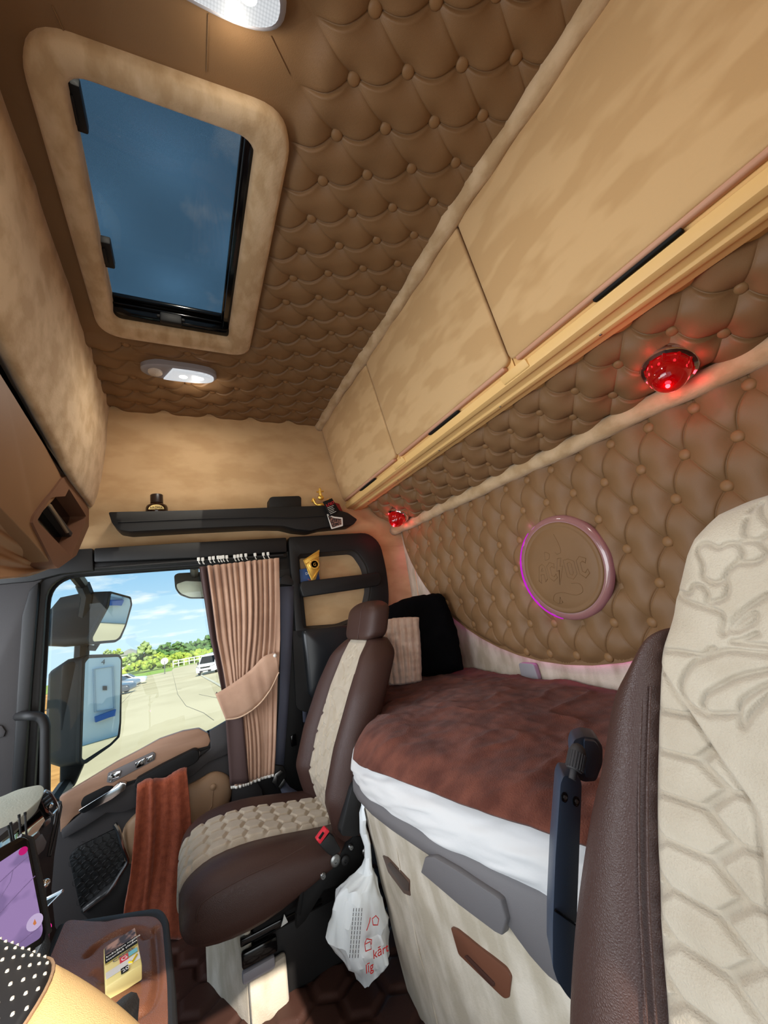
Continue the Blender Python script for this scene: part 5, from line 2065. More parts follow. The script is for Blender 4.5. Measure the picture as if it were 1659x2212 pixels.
# a little red jug drawn on the film
jug = [(790, 2055), (788, 2040), (800, 2034), (802, 2050), (790, 2055)]
b.tube([P(x, y, 'y', 1.152) for x, y in jug], 0.0012, 5)
b.tube([P(x, y, 'y', 1.152) for x, y in ((788, 2038), (792, 2028), (803, 2030), (802, 2040))], 0.0012, 5)
b.tube([P(x, y, 'y', 1.150) for x, y in ((806, 1998), (804, 1985), (812, 1978), (818, 1985), (816, 1998), (806, 1998))], 0.0012, 5)
b.tube([P(x, y, 'y', 1.150) for x, y in ((792, 2010), (798, 1992), (800, 1982))], 0.0012, 5)
b.build('print', print_red, bago)
b = MB()
for k in range(4):
    A, B = P(764 + k * 6, 1962, 'y', 1.155), P(755 + k * 6, 2072, 'y', 1.160)
    for s in range(11):
        t0, t1 = s / 11, (s + 0.72) / 11
        b.tube([A.lerp(B, t0), A.lerp(B, t1)], 0.0009, 4)
b.build('print', K['grey'], bago)

# ------------------------------------------------------------------ driver's seat, close by
ds = thing('driver_seat', 'large driver seat back close by with quilted beige face and dark brown leather bolster', 'seat', (0.45, 0.2, -0.6))
PN = (1, 0, -0.32)


def dp(px, py, off=0.0):
    return PP(px, py, (0.45 + off, 0, -0.1), PN)


def dplane(z):
    return 0.45 + 0.32 * (z + 0.1)


ed = [dp(x, y) for x, y in ((1430, 2330), (1425, 2212), (1415, 2080), (1409, 2000), (1405, 1850), (1404, 1700), (1408, 1560), (1413, 1430), (1420, 1385), (1432, 1300), (1445, 1250), (1456, 1205), (1470, 1170), (1510, 1118), (1560, 1090), (1610, 1072), (1659, 1060))]
EZ = np.array([p.z for p in ed])
EY = np.array([p.y for p in ed])
o_ = np.argsort(EZ)
EZ, EY = EZ[o_], EY[o_]
cpx = lambda L: [(1150 + x / 3.259, 1000 + y / 3.259) for x, y in L]
cp2 = lambda L: [(1150 + x / 3.259, 1600 + y / 3.259) for x, y in L]
vline = cpx([(860, 1410), (1000, 1620), (1120, 1800), (1320, 2110)]) + cp2([(1520, 440), (1560, 520), (1600, 800), (1659, 1190), (1700, 1500)])
mot = [cpx(L) for L in (
    [(1140, 640), (1150, 590), (1210, 570), (1300, 600), (1350, 575), (1430, 575), (1470, 640), (1440, 700), (1370, 760), (1330, 830), (1260, 845), (1190, 800), (1185, 720), (1140, 640)],
    [(1000, 950), (1000, 920), (1080, 925), (1120, 870), (1180, 870), (1225, 930), (1220, 990)],
    [(1230, 990), (1330, 960), (1365, 900), (1350, 810)],
    [(1000, 950), (1100, 990), (1320, 1060), (1330, 1190), (1350, 1200), (1400, 1120), (1500, 1030), (1650, 930)],
    [(1460, 560), (1560, 550), (1640, 620), (1620, 660), (1560, 700), (1440, 705)],
    [(1500, 340), (1520, 310), (1560, 290), (1600, 370), (1700, 490)],
    [(1490, 400), (1480, 490), (1520, 550), (1600, 540), (1659, 490)],
    [(900, 1325), (1020, 1330), (1190, 1355), (1250, 1310)], [(1180, 1385), (1270, 1310)],
    [(1190, 1380), (1300, 1340), (1400, 1325), (1540, 1340), (1700, 1352)],
    [(1400, 1265), (1480, 1250), (1570, 1205)], [(1400, 1265), (1500, 1280), (1700, 1300)],
    [(1150, 1390), (1070, 1480), (1040, 1580), (1080, 1680), (1150, 1740), (1240, 1780)],
    [(1190, 1700), (1220, 1630), (1320, 1570), (1450, 1510), (1700, 1455)],
    [(1190, 1700), (1240, 1770), (1440, 1770)], [(1450, 1770), (1470, 1860), (1540, 1760), (1700, 1600)],
    [(1450, 1770), (1460, 1690), (1550, 1620), (1700, 1550)], [(1400, 1180), (1480, 1100), (1560, 1060), (1540, 1130), (1430, 1185)])]
to_yz = lambda L: [(dp(x, y).y, dp(x, y).z) for x, y in L]


def smooth_line(L):
    q = catmull([Vector((a, c, 0)) for a, c in to_yz(L)], 4)
    return [(p.x, p.y) for p in q]


V2 = to_yz(vline)
mot2 = [smooth_line(L) for L in mot]
nz, ny = 400, 190
zz = np.linspace(EZ[0], EZ[-1] - 0.0002, nz)
ye = np.interp(zz, EZ, EY)
# share rows along the edge so that the rounded shoulder keeps its shape
uu = np.linspace(0, 1, ny)
Zg = np.repeat(zz[:, None], ny, 1)
Yg = ye[:, None] + (-0.06 - ye[:, None]) * uu[None, :]
vy_ = np.array([p[0] for p in V2])
vz_ = np.array([p[1] for p in V2])
oz = np.argsort(vz_)
vy_at = np.interp(Zg, vz_[oz], vy_[oz])
hexside = sstep(Yg, vy_at - 0.001, vy_at + 0.001) * (Zg < vz_.max())
# quilt lines seen on the photographed seat lean; the rows step 52 mm
zc2 = Zg + 0.0
e = hexedge((zc2 + 0.137) / 0.036, (Yg - 0.262) / 0.072)
hh = 0.0066 * sstep(e, 0.045, 0.105) + 0.0022 * sstep(e, 0.1, 0.45)
dm = polydist(Yg, Zg, mot2)
hm = 0.0088 * (1 - np.exp(-(dm / 0.0026) ** 2) * 0.75)
h = hh * hexside + hm * (1 - hexside)
h = h * sstep(np.abs(ye[:, None] - Yg), 0.0, 0.009)
h -= 0.005 * np.exp(-(polydist(Yg, Zg, [V2]) / 0.0022) ** 2)
hw_ = np.array([[mnoise.noise((float(a) * 16, float(c) * 16, 2)) for a in Yg[i, ::6]] for i, c in enumerate(zz)])
h += 0.0018 * np.array([np.interp(np.arange(ny), np.arange(0, ny, 6), r) for r in hw_])
de = np.abs(ye[:, None] - Yg)
topd = EZ[-1] - Zg
roll = 0.020 * np.exp(-(de / 0.012)) * sstep(Zg, -0.10, -0.06) + 0.006 * np.exp(-(de / 0.004)) + 0.035 * np.exp(-topd / 0.012)
pos = np.stack([dplane(Zg) - h + roll + 0.0085, Yg, Zg], -1)
grid_mesh('quilted_face', flip_if(pos, (-1, 0, 0)), K['plush_seat'], ds, 'quilted beige face')
# bolster
sil = [dp(x, y, 0.05) for x, y in ((1237, 2400), (1240, 2250), (1240, 2150), (1246, 2050), (1255, 1950), (1270, 1850), (1288, 1750), (1303, 1690), (1320, 1640), (1332, 1560), (1345, 1490), (1380, 1445), (1424, 1376))]
rows = []
for i in range(len(sil)):
    s_ = sil[i]
    z = s_.z
    yk = float(np.interp(z + 0.02, EZ, EY))
    px_ = dplane(z)
    seam = Vector((dplane(z + 0.02) + 0.012, yk, z + 0.02))
    wv = s_.y - yk
    rows.append([seam + Vector((0.03, -0.02, 0)), seam, Vector((px_ - 0.004, yk + wv * 0.25, z + 0.014)), Vector((px_ - 0.004, yk + wv * 0.55, z + 0.010)), Vector((px_ + 0.012, yk + wv * 0.85, z + 0.004)), s_.copy(), s_ + Vector((0.06, 0.004, 0.006)), s_ + Vector((0.12, -0.03, 0.01)), s_ + Vector((0.13, -0.12, 0.01))])
tp2 = dp(1423, 1368, 0.02)
rows.append([tp2 + (p - rows[-1][5]) * 0.12 for p in rows[-1]])
b = MB()
b.surf(rows)
b.build('bolster', K['leather_dark'], ds, angle=180, sub=2)
b = MB()
for o2 in (0.004, 0.011):
    b = MB()
    b.tube(catmull([Vector((dplane(r[1].z) + 0.004 - o2 * 0.35, r[1].y + o2, r[1].z)) for r in rows[:-3]], 3), 0.0011, 5)
    b.build('stitching', K['leather_dark'], ds)
b = MB()
shell = [Vector((dplane(z) + 0.05, float(np.interp(z, EZ, EY)) - 0.006, z)) for z in np.linspace(EZ[0], EZ[-1], 40)]
shell = shell + [Vector((dplane(EZ[-1]) + 0.05, -0.06, EZ[-1] + 0.010))]
b.surf([[p + Vector((-0.008, 0, 0)) for p in shell], shell, [p + Vector((0.05, -0.004, 0.004)) for p in shell], [p + Vector((0.11, -0.03, 0)) for p in shell], [Vector((p.x + 0.13, -0.06, p.z)) for p in shell]])
b.build('back_shell', K['leather_dark'], ds, angle=180)
# folded-up armrest beside it
arm = [(1211, 1692), (1218, 1676), (1252, 1680), (1257, 1694), (1253, 1800), (1247, 1960), (1244, 2060), (1240, 2168), (1224, 2150), (1204, 2120), (1194, 2090), (1194, 2000), (1200, 1850)]
b = MB()
b.extr(rloop(lp(arm, 0.462), 0.004, 3), (0.030, 0.035, 0), bev=0.003)
ar = b.build('armrest', K['arm_sky_tint'], ds)
b = MB()
b.extr(rloop(lp([(1234, 1618), (1240, 1598), (1262, 1590), (1288, 1594), (1302, 1612), (1302, 1650), (1288, 1688), (1262, 1690), (1240, 1680)], 0.478), 0.006, 3), (0.03, 0.03, 0), bev=0.005)
b.extr(rloop(lp([(1262, 1598), (1286, 1602), (1296, 1616), (1296, 1648), (1283, 1680), (1264, 1680)], 0.472), 0.005, 3), (0.02, 0.02, 0), bev=0.004)
b.build('head', K['arm_sky_tint'], ar)
k0, k1 = P(1240, 1664, 'y', 0.455), P(1250, 1612, 'y', 0.455)
b = MB()
kax = (k1 - k0).normalized()
kl = (k1 - k0).length
b.lathe([(0, -0.012), (0.005, -0.012), (0.005, 0.0), (0.0105, 0.0), (0.0115, kl * 0.15), (0.0115, kl * 0.75), (0.009, kl * 0.98), (0.004, kl * 1.08), (0, kl * 1.1)], k0, kax, 24)
for k in range(20):
    a = 2 * math.pi * k / 20
    u = kax.orthogonal().normalized()
    w2 = kax.cross(u)
    d_ = (u * math.cos(a) + w2 * math.sin(a)) * 0.0115
    b.tube([k0 + d_ + kax * 0.002, k0 + d_ + kax * kl * 0.72], 0.0011, 5)
b.build('knob', K['grey'], ar)
for px, py in ((1219, 1722), (1244, 1731)):
    b = MB()
    c = P(px, py, 'y', 0.4615)
    b.lathe([(0, -0.001), (0.0062, -0.001), (0.0062, 0.0012), (0.0048, 0.0012), (0.0042, 0.0006), (0, 0.0006)], c, (0, -1, 0), 16)
    b.build('bolt', K['black_gloss'], ar)
    b = MB()
    b.lathe([(0, 0), (0.0032, 0), (0.003, 0.0022), (0.0015, 0.0022), (0.0012, 0.001), (0, 0.001)], c, (0, -1, 0), 6)
    b.build('bolt', K['steel'], ar)
b = MB()
b.tube([P(1199, 1966, 'y', 0.461), P(1243, 1997, 'y', 0.461)], 0.0016, 6)
b.build('crease', K['black_gloss'], ar)


# ------------------------------------------------------------------ locker over the windscreen
fl = thing('front_locker', 'tan overhead locker above the windscreen with an open black cubby at its end', 'locker', P(60, 1150, 'x', -0.365))
XL = -0.365


def lx(pts, x=XL):
    return [P(a, b_, 'x', x) for a, b_ in pts]


tan = mat('tan_shell', (142, 106, 74), 0.6, spec=0.3, bump=0.15, bscale=600)
tan2 = mat('tan_frame', (118, 82, 62), 0.55, spec=0.3)
b = MB()
b.extr(rloop(lx([(-120, 620), (0, 806), (100, 968), (141, 1044), (118, 1078), (80, 1118), (76, 1136), (122, 1196), (128, 1222), (118, 1226), (60, 1158), (0, 1096), (-120, 985)]), [0.02, 0.02, 0.02, 0.02, 0.03, 0.02, 0.02, 0.02, 0.02, 0.02, 0.02, 0.02, 0.02], 4), (-0.30, 0, 0), bev=0.012, seg=3)
b.build('shell', tan, fl)
b = MB()
oc = rloop(lx([(134, 1034), (150, 1024), (199, 1112), (196, 1128), (165, 1200), (126, 1228), (116, 1220), (70, 1128), (74, 1114), (98, 1080), (112, 1064)], XL + 0.006), 0.006, 3)
ic = rloop(lx([(112, 1074), (141, 1072), (149, 1056), (186, 1114), (186, 1120), (155, 1203), (80, 1125), (103, 1086)], XL + 0.006), 0.003, 2)
c0 = P(134, 1128, 'x', XL + 0.006)


def polar_x(loop, c, n):
    sw = [Vector((p.y, p.x, p.z)) for p in loop]
    r = polar(sw, Vector((c.y, c.x, c.z)), n)
    return [Vector((p.y, p.x, p.z)) for p in r]


b.ring(polar_x(oc, c0, 200), polar_x(ic, c0, 200), (-0.10, 0, 0))
b.build('cubby_frame', tan2, fl)
b = MB()
b.extr([p + Vector((-0.055, 0, 0)) for p in polar_x(ic, c0, 200)], (-0.02, 0, 0))
b.build('cubby_back', K['black_gloss'], fl)
b = MB()
b.extr(lx([(100, 1084), (110, 1088), (170, 1168), (166, 1176)], XL - 0.02), (-0.03, 0, 0), bev=0.002)
b.build('cubby_divider', K['grey'], fl)
b = MB()
b.extr(lx([(98, 1086), (104, 1084), (112, 1090), (150, 1150), (146, 1152), (108, 1096)], XL - 0.012), (-0.006, 0, 0), bev=0.001)
b.build('glint_strip', K['steel'], fl)
b = MB()   # dark slot between locker and bulkhead
b.extr(lx([(-120, 560), (0, 742), (60, 850), (152, 1022), (150, 1040), (100, 975), (0, 812), (-120, 630)], XL - 0.06), (-0.10, 0, 0))
b.build('slot', K['maroon'], fl)
b = MB()
b.tube(lx([(-60, 730), (0, 815), (40, 880), (75, 942)], XL - 0.045), 0.006, 6)
b.build('cable', K['black_soft'], fl)
# gathered tan cloth under it
vs_ = thing('gathered_valance', 'gathered tan leather valance under the front locker', 'valance', P(40, 1220, 'x', -0.41))
g = []
tpx = catmull([Vector((x, y, 0)) for x, y in ((-120, 975), (0, 1098), (55, 1152), (112, 1222))], 14)
bpx = catmull([Vector((x, y, 0)) for x, y in ((-120, 1262), (0, 1250), (58, 1245), (108, 1228))], 14)
n = len(tpx)
for k in range(n):
    A, B = P(tpx[k].x, tpx[k].y, 'x', -0.380), P(bpx[k].x, bpx[k].y, 'x', -0.405)
    row = []
    for t in np.linspace(0, 1, 30):
        p = A.lerp(B, t)
        row.append(p + Vector((-0.02 * math.sin(math.pi * t) + 0.0035 * math.sin(t * 19 + k * 0.10) + 0.002 * math.sin(t * 33 - k * .1), 0, 0)))
    g.append(row)
b = MB()
b.surf(g, thick=0.004)
b.build('cloth', mat('valance_tan', (158, 118, 84), 0.6, spec=0.3), vs_, angle=180)

# ------------------------------------------------------------------ dashboard
dash = thing('dashboard', 'dark dashboard corner with grey-green top pad and mirror-gloss fascia', 'dashboard', (-0.45, 1.1, -0.6))
XD = -0.34
dx = lambda pts, x=XD: [P(a, b_, 'x', x) for a, b_ in pts]
b = MB()   # top pad, thick and rounded
tpn = Vector((0.34, -0.30, 0.89)).normalized()
tpc = P(60, 1745, 'x', XD + 0.004)
tp = [PP(x, y, tpc, tpn) for x, y in [(-140, 1760), (0, 1722), (40, 1703), (88, 1694), (97, 1702), (92, 1722), (70, 1742), (0, 1808), (-140, 1930)]]
b.extr(rloop(tp, 0.02, 4), tpn * -0.035, bev=0.012, seg=3)
b.build('top_pad', mat('top_pad', (168, 178, 168), 0.6, col2=(190, 196, 184), nscale=7, nlo=0.4, nhi=0.6, spec=0.4, bump=0.2, bscale=260), dash, angle=180)
b = MB()
b.extr(dx([(-140, 1925), (0, 1806), (62, 1752), (96, 1728), (112, 1790), (100, 1828), (0, 1935), (-140, 2060)], XD - 0.004), (-0.10, 0.01, 0))
b.build('fascia_core', K['grey'], dash)
mir = mat('gloss_fascia', (150, 150, 140), 0.04, metal=1)
gpn = Vector((0.75, 0.08, 0.65)).normalized()
gpc = P(60, 1790, 'x', XD + 0.006)
b = MB()
b.extr([PP(x, y, gpc, gpn) for x, y in [(-140, 1930), (0, 1812), (74, 1742), (86, 1750), (98, 1772), (80, 1800), (0, 1868), (-140, 1990)]], gpn * -0.006, bev=0.001)
b.build('gloss_panel', mir, dash)
b = MB()
b.extr(dx([(-140, 2000), (0, 1880), (92, 1800), (102, 1818), (96, 1836), (0, 1925), (-140, 2050)], XD + 0.004), (-0.02, 0, 0), bev=0.003)
b.build('button_strip', K['grey_mid'], dash)
for pts in ([(62, 1812), (84, 1792), (88, 1802), (66, 1824)], [(98, 1774), (110, 1764), (111, 1776), (100, 1786)]):
    b = MB()
    b.extr(dx(pts, XD + 0.008), (-0.008, 0, 0), bev=0.002)
    b.build('switch', K['steel'], dash)
# air vent with chrome surround
b = MB()
vo = rloop(dx([(82, 1724), (98, 1708), (108, 1712), (122, 1736), (124, 1746), (112, 1762), (104, 1754)], XD + 0.006), 0.006, 3)
b.extr(vo, (-0.03, 0, 0), bev=0.003)
vt = b.build('air_vent', K['black_soft'], dash)
b = MB()
b.tube(vo, 0.0035, 6, closed=True)
b.build('chrome_ring', K['chrome'], vt)
b = MB()
for t in (0.25, 0.5, 0.75):
    A = P(88 + 16 * t, 1722 + 26 * t, 'x', XD + 0.010)
    B = P(100 + 18 * t, 1712 + 26 * t, 'x', XD + 0.010)
    b.tube([A, B], 0.0025, 5)
b.build('louvre', K['grey'], vt)
b = MB()
b.ball(P(109, 1741, 'x', XD + 0.014), (0.006, 0.011, 0.007), 10, 8)
b.build('thumb_tab', K['chrome'], vt)
# dark end cheek of the dashboard running down to the floor
b = MB()
b.extr(dx([(112, 1762), (126, 1735), (134, 1728), (136, 1742), (130, 1775), (118, 1850), (112, 1920), (120, 2000), (160, 2060), (-140, 2160), (-140, 1985), (0, 1900), (80, 1838), (104, 1812)], XD - 0.006), (-0.22, 0.03, 0), bev=0.004)
b.build('end_cheek', K['black'], dash)
b = MB()
for o_ in (0, 7):
    b.tube(dx([(124 + o_, 1738), (119 + o_, 1772), (111 + o_, 1812), (104 + o_ * 0.6, 1850)], XD + 0.004), 0.0028, 6)
b.build('edge_rib', K['black'], dash)

# ------------------------------------------------------------------ centre console tray
con = thing('centre_console', 'centre console tray with padded glossy brown leather top and black rim', 'console', (-0.15, 1.0, -0.8))
ZT = -0.555
cz = lambda pts, z=ZT: [P(a, b_, 'z', z) for a, b_ in pts]
co = rloop(cz([(126, 1992), (300, 1964), (345, 1957), (364, 1976), (380, 2130), (386, 2240), (380, 2330), (60, 2330), (80, 2100)]), [0.02, 0.03, 0.03, 0.03, 0.02, 0.02, 0.02, 0.02, 0.02], 5)
b = MB()
b.extr([p + Vector((0, 0, -0.012)) for p in co], (0, 0, -0.42), bev=0.01)
b.build('housing', mat('console_side', (150, 138, 120), 0.7, bump=0.2, bscale=300), con)
b = MB()
cen = sum(co, Vector()) / len(co)
ri = [cen + (p - cen) * 0.82 for p in co]
b.ring(co, ri, (0, 0, -0.022), bev=0.008)
b.build('rim', K['black'], con)
nn = 90
pad_mat = mat('console_leather', (112, 70, 50), 0.32, bump=0.3, bscale=420, btype='voronoi', spec=0.5, col2=(98, 61, 44), nscale=10)
xs = np.linspace(-0.30, -0.02, nn)
ys = np.linspace(0.60, 1.22, 150)
Xg, Yg = np.meshgrid(xs, ys, indexing='ij')
A_ = [(P(x, y, 'z', ZT).x, P(x, y, 'z', ZT).y) for x, y in ((262, 2052), (300, 2026), (322, 2030), (332, 2040))]
l1 = [tuple(P(x, y, 'z', ZT).xy) for x, y in ((190, 2068), (210, 2045), (245, 2022), (280, 2010), (305, 2012), (318, 2022))]
l2 = [tuple(P(x, y, 'z', ZT).xy) for x, y in ((335, 2005), (340, 2060), (342, 2110), (335, 2150), (318, 2180), (280, 2205))]
l3 = [tuple(P(x, y, 'z', ZT).xy) for x, y in ((200, 2112), (222, 2128), (260, 2128), (330, 2106))]
Zp = np.full(Xg.shape, ZT - 0.008) + 0.016 * np.exp(-(((Xg + 0.15) / 0.10) ** 2 + ((Yg - 0.9) / 0.30) ** 2)) + 0.02 * sstep(-Xg, 0.16, 0.26)
for L, dpt in ((l1, 0.010), (l2, 0.007), (l3, 0.004)):
    q = catmull([Vector((a, c, 0)) for a, c in L], 5)
    dd = polydist(Xg, Yg, [[(p.x, p.y) for p in q]])
    Zp -= dpt * np.exp(-(dd / 0.006) ** 2)
pos = np.stack([Xg, Yg, Zp], -1)
cushion = grid_mesh('padded_top', flip_if(pos, (0, 0, 1)), pad_mat, con)
bm = bmesh.new()
bm.from_mesh(cushion.data)
rw = [cen + (p - cen) * 0.87 for p in co]
base = ORG[con.name]
hull = rw
pl2 = []
for i in range(len(hull)):
    p, q = hull[i], hull[(i + 1) % len(hull)]
    e_ = q - p
    if e_.length < 1e-5:
        continue
    nrm = Vector((e_.y, -e_.x, 0)).normalized()
    if nrm.dot(cen - p) > 0:
        nrm = -nrm
    pl2.append((p + Vector((0, 0, H)) - base, nrm))
clip_bm(bm, pl2)
bm.to_mesh(cushion.data)
bm.free()

# cigarette packet on the tray
pk = thing('cigarette_packet', 'yellow and white cigarette packet lying on the leather console', 'packet', P(262, 2075, 'z', ZT + 0.02))
zc = ZT + 0.026
c4 = cz([(224, 2048), (292, 2003), (307, 2082), (228, 2132)], zc)
b = MB()
b.extr(c4, (0, 0, -0.022), bev=0.002)
b.build('box', mat('pack_yellow', (236, 220, 146), 0.3), pk)
TL, TR, BR, BL = c4
up = Vector((0, 0, 1))


def pq(u, v, o=0.0006):
    return TL.lerp(TR, u).lerp(BL.lerp(BR, u), v) + up * o


def pquad(u0, u1, v0, v1, name, material, o=0.0006, parent=None):
    b_ = MB()
    b_.extr([pq(u0, v0, o), pq(u1, v0, o), pq(u1, v1, o), pq(u0, v1, o)], (0, 0, 0.0004))
    return b_.build(name, material, parent or pk)


pquad(0.02, 0.98, 0.02, 0.26, 'picture_panel', mat('pack_picture', (70, 52, 48), 0.4, col2=(190, 150, 130), nscale=60, nlo=0.45, nhi=0.6))
w1 = pquad(0.02, 0.98, 0.26, 0.47, 'warning_panel', K['black_soft'])
pquad(0.02, 0.98, 0.47, 0.50, 'stripe', K['gold'], 0.0006)
pquad(0.02, 0.98, 0.70, 0.86, 'white_panel', K['white_plastic'])
pquad(0.42, 0.66, 0.56, 0.70, 'red_label', K['red'], 0.0010)
pquad(0.68, 0.94, 0.56, 0.66, 'blue_label', mat('pack_blue', (120, 190, 200), 0.4), 0.0010)
pquad(0.42, 0.62, 0.84, 0.97, 'dark_label', K['black_soft'], 0.0012)
ux = (TR - TL).normalized()
uy = (TL - BL).normalized()
sz = (TL - BL).length
b = MB()
b.text('Smēķēšana nogalina', pq(0.06, 0.345, 0.0012), ux, uy, sz * 0.062, 0.0002)
b.text('Nosmēķē plaušas', pq(0.06, 0.43, 0.0012), ux, uy, sz * 0.062, 0.0002)
b.build('print', K['white_plastic'], w1)
b = MB()
b.text('CAMEL', pq(0.24, 0.575, 0.0012), ux, uy, sz * 0.10, 0.0002)
b.build('print', K['grey_mid'], pk)
b = MB()
b.text('G', pq(0.47, 0.68, 0.0016), ux, uy, sz * 0.13, 0.0002)
b.text('20', pq(0.46, 0.95, 0.0018), ux, uy, sz * 0.10, 0.0002)
b.build('print', K['white_plastic'], pk)
b = MB()
b.tube([pq(0.66, 0.80, 0.0012), pq(0.74, 0.85, 0.0012), pq(0.90, 0.74, 0.0012)], 0.0018, 6)
b.build('tick', mat('tick_yellow', (235, 205, 30), 0.4), pk)

# ------------------------------------------------------------------ phone in its clamp
ph = thing('tablet_phone', 'large phone showing a purple map, standing in a clamp on the dashboard', 'phone', P(60, 1950, 'y', 0.8))
pn = Vector((0.42, -0.86, 0.28))
pc_ = P(60, 1920, 'y', 0.80)
pp_ = lambda x, y, o=0.0: PP(x, y, pc_ + pn.normalized() * o, pn)
oq = rloop([pp_(-130, 1905), pp_(46, 1806), pp_(62, 1812), pp_(102, 2012), pp_(96, 2036), pp_(-90, 2150)], [0.01, 0.012, 0.008, 0.012, 0.012, 0.01], 5)
b = MB()
b.extr(oq, pn.normalized() * -0.010, bev=0.003)
b.build('casing', K['black_gloss'], ph)
sq = rloop([pp_(-130, 1935, 0.0008), pp_(0, 1862, 0.0008), pp_(57, 1824, 0.0008), pp_(93, 2008, 0.0008), pp_(88, 2026, 0.0008), pp_(-90, 2135, 0.0008)], [0.004, 0.001, 0.006, 0.008, 0.008, 0.004], 4)
scr = bpy.data.materials.new('screen_map')
scr.use_nodes = True
nt = scr.node_tree
nt.nodes.clear()
so_ = nt.nodes.new('ShaderNodeOutputMaterial')
se = nt.nodes.new('ShaderNodeEmission')
st_ = nt.nodes.new('ShaderNodeTexCoord')
sv = nt.nodes.new('ShaderNodeTexNoise')
sv.inputs['Scale'].default_value = 26
sr = nt.nodes.new('ShaderNodeValToRGB')
sr.color_ramp.elements[0].position = 0.40
sr.color_ramp.elements[1].position = 0.47
sr.color_ramp.elements[0].color = (*lin((134, 112, 158)), 1)
sr.color_ramp.elements[1].color = (*lin((160, 132, 182)), 1)
nt.links.new(st_.outputs['Object'], sv.inputs['Vector'])
nt.links.new(sv.outputs['Fac'], sr.inputs[0])
nt.links.new(sr.outputs[0], se.inputs[0])
se.inputs[1].default_value = 0.85
nt.links.new(se.outputs[0], so_.inputs[0])
b = MB()
b.extr(sq, pn.normalized() * -0.002)
K['map_line'] = mat('map_line', (120, 96, 140), 0.6)
so2 = b.build('screen', scr, ph, label='lit purple map screen')
for L in ([(0, 1905), (40, 1868), (60, 1850)], [(0, 1972), (50, 1918), (76, 1892)], [(0, 1940), (22, 1905), (28, 1880)], [(36, 2042), (60, 2022), (88, 2000)]):
    b = MB()
    b.tube([pp_(x, y, 0.0012) for x, y in L], 0.0006, 4)
    b.build('road_line', K['map_line'], so2)
b = MB()
b.lathe([(0, 0), (0.0048, 0), (0.0048, 0.0006), (0, 0.0006)], pp_(50, 1838, 0.001), pn, 16)
b.build('icon', emis('map_pink', (190, 30, 110), 0.9), so2)
b = MB()
b.lathe([(0, 0), (0.0085, 0), (0.0085, 0.0006), (0, 0.0006)], pp_(75, 1992, 0.001), pn, 20)
ic_ = b.build('icon', emis('map_pale', (200, 180, 216), 0.85), so2)
b = MB()
b.extr([pp_(75, 1985, 0.0022), pp_(79, 1994, 0.0022), pp_(75, 1999, 0.0022), pp_(71, 1996, 0.0022)], pn.normalized() * 0.0003)
b.build('arrow', mat('map_orange', (206, 120, 60), 0.6), ic_)
b = MB()   # clamp jaws and foot behind
b.extr([pp_(93, 2030, -0.012), pp_(103, 2010, -0.012), pp_(112, 2040, -0.012), pp_(96, 2080, -0.012), pp_(70, 2078, -0.012)], pn.normalized() * -0.02, bev=0.003)
b.tube([pp_(40, 1812, -0.012), pp_(62, 1816, -0.014), pp_(80, 1900, -0.016), pp_(100, 2020, -0.014)], 0.006, 8)
b.build('clamp', K['black'], ph)
grp = 'thin black rods behind the phone'
for k, (x0, y0, x1, y1) in enumerate(((18, 1784, 32, 1812), (23, 1778, 36, 1808), (41, 1761, 49, 1802), (54, 1756, 60, 1806))):
    t = thing('antenna_rod', ['shortest leftmost black rod rising behind the phone', 'second black rod from the left, touching the shortest one', 'third black rod from the left, with a wide gap before it', 'tallest rightmost black rod rising behind the phone'][k], 'rod', P(x1, y1, 'y', 0.83), grp)
    b = MB()
    A, B = P(x1, y1 + 40, 'y', 0.845), P(x0, y0, 'y', 0.845)
    b.tube([A, B], 0.0014, 8)
    b.build('rod', K['black'], t)
    b = MB()
    b.tube([B - (B - A).normalized() * 0.003, B + (B - A).normalized() * 0.001], 0.0018, 8)
    b.build('cap', K['black_soft'], t)
st2 = thing('gear_stalk', 'short stalk with a shiny steel ball end between phone and door', 'stalk', P(98, 1950, 'y', 0.95))
b = MB()
b.tube([Vector((P(94, 1970, 'y', 0.95).x, 0.95, ZT - 0.004)), P(94, 1970, 'y', 0.95), P(95, 1925, 'y', 0.95), P(96, 1912, 'y', 0.95)], [0.004, 0.004, 0.0035, 0.004], 8)
b.build('rod', K['black'], st2)
b = MB()
b.ball(P(96, 1909, 'y', 0.95), (0.008, 0.007, 0.006), 12, 8)
b.build('ball', K['chrome'], st2)
tri = thing('mirror_triangle', 'small shiny triangular trinket beside the phone clamp', 'trinket', P(115, 1935, 'y', 0.98))
b = MB()
t3 = [P(97, 1944, 'y', 0.98), P(136, 1924, 'y', 0.97), P(98, 1962, 'y', 0.98)]
b.extr(t3, (0, 0.004, 0))
b.build('glass', K['black_gloss'], tri)
b = MB()
b.tube([t3[0], t3[1]], 0.0026, 6)
b.tube([t3[2], t3[1]], 0.0014, 6)
b.tube([t3[0], t3[2]], 0.0018, 6)
b.build('rim', K['chrome'], tri)
gl_ = thing('pink_lamp', 'tiny glowing pink lamp at the foot of the phone clamp', 'lamp', P(103, 2008, 'y', 1.0))
b = MB()
b.ball(P(103, 2005, 'y', 0.98), (0.005, 0.005, 0.007), 10, 8)
b.build('bulb', emis('pink_bulb', (255, 40, 150), 2.0), gl_)
b = MB()
_p = P(103, 2005, 'y', 0.98)
b.tube([_p, Vector((_p.x, _p.y, ZT - 0.004))], 0.003, 6)
b.build('stem', K['black'], gl_)
light('pink_spill', 'POINT', P(108, 2012, 'y', 0.975), 0.02, (1, 0.1, 0.45), radius=0.004)

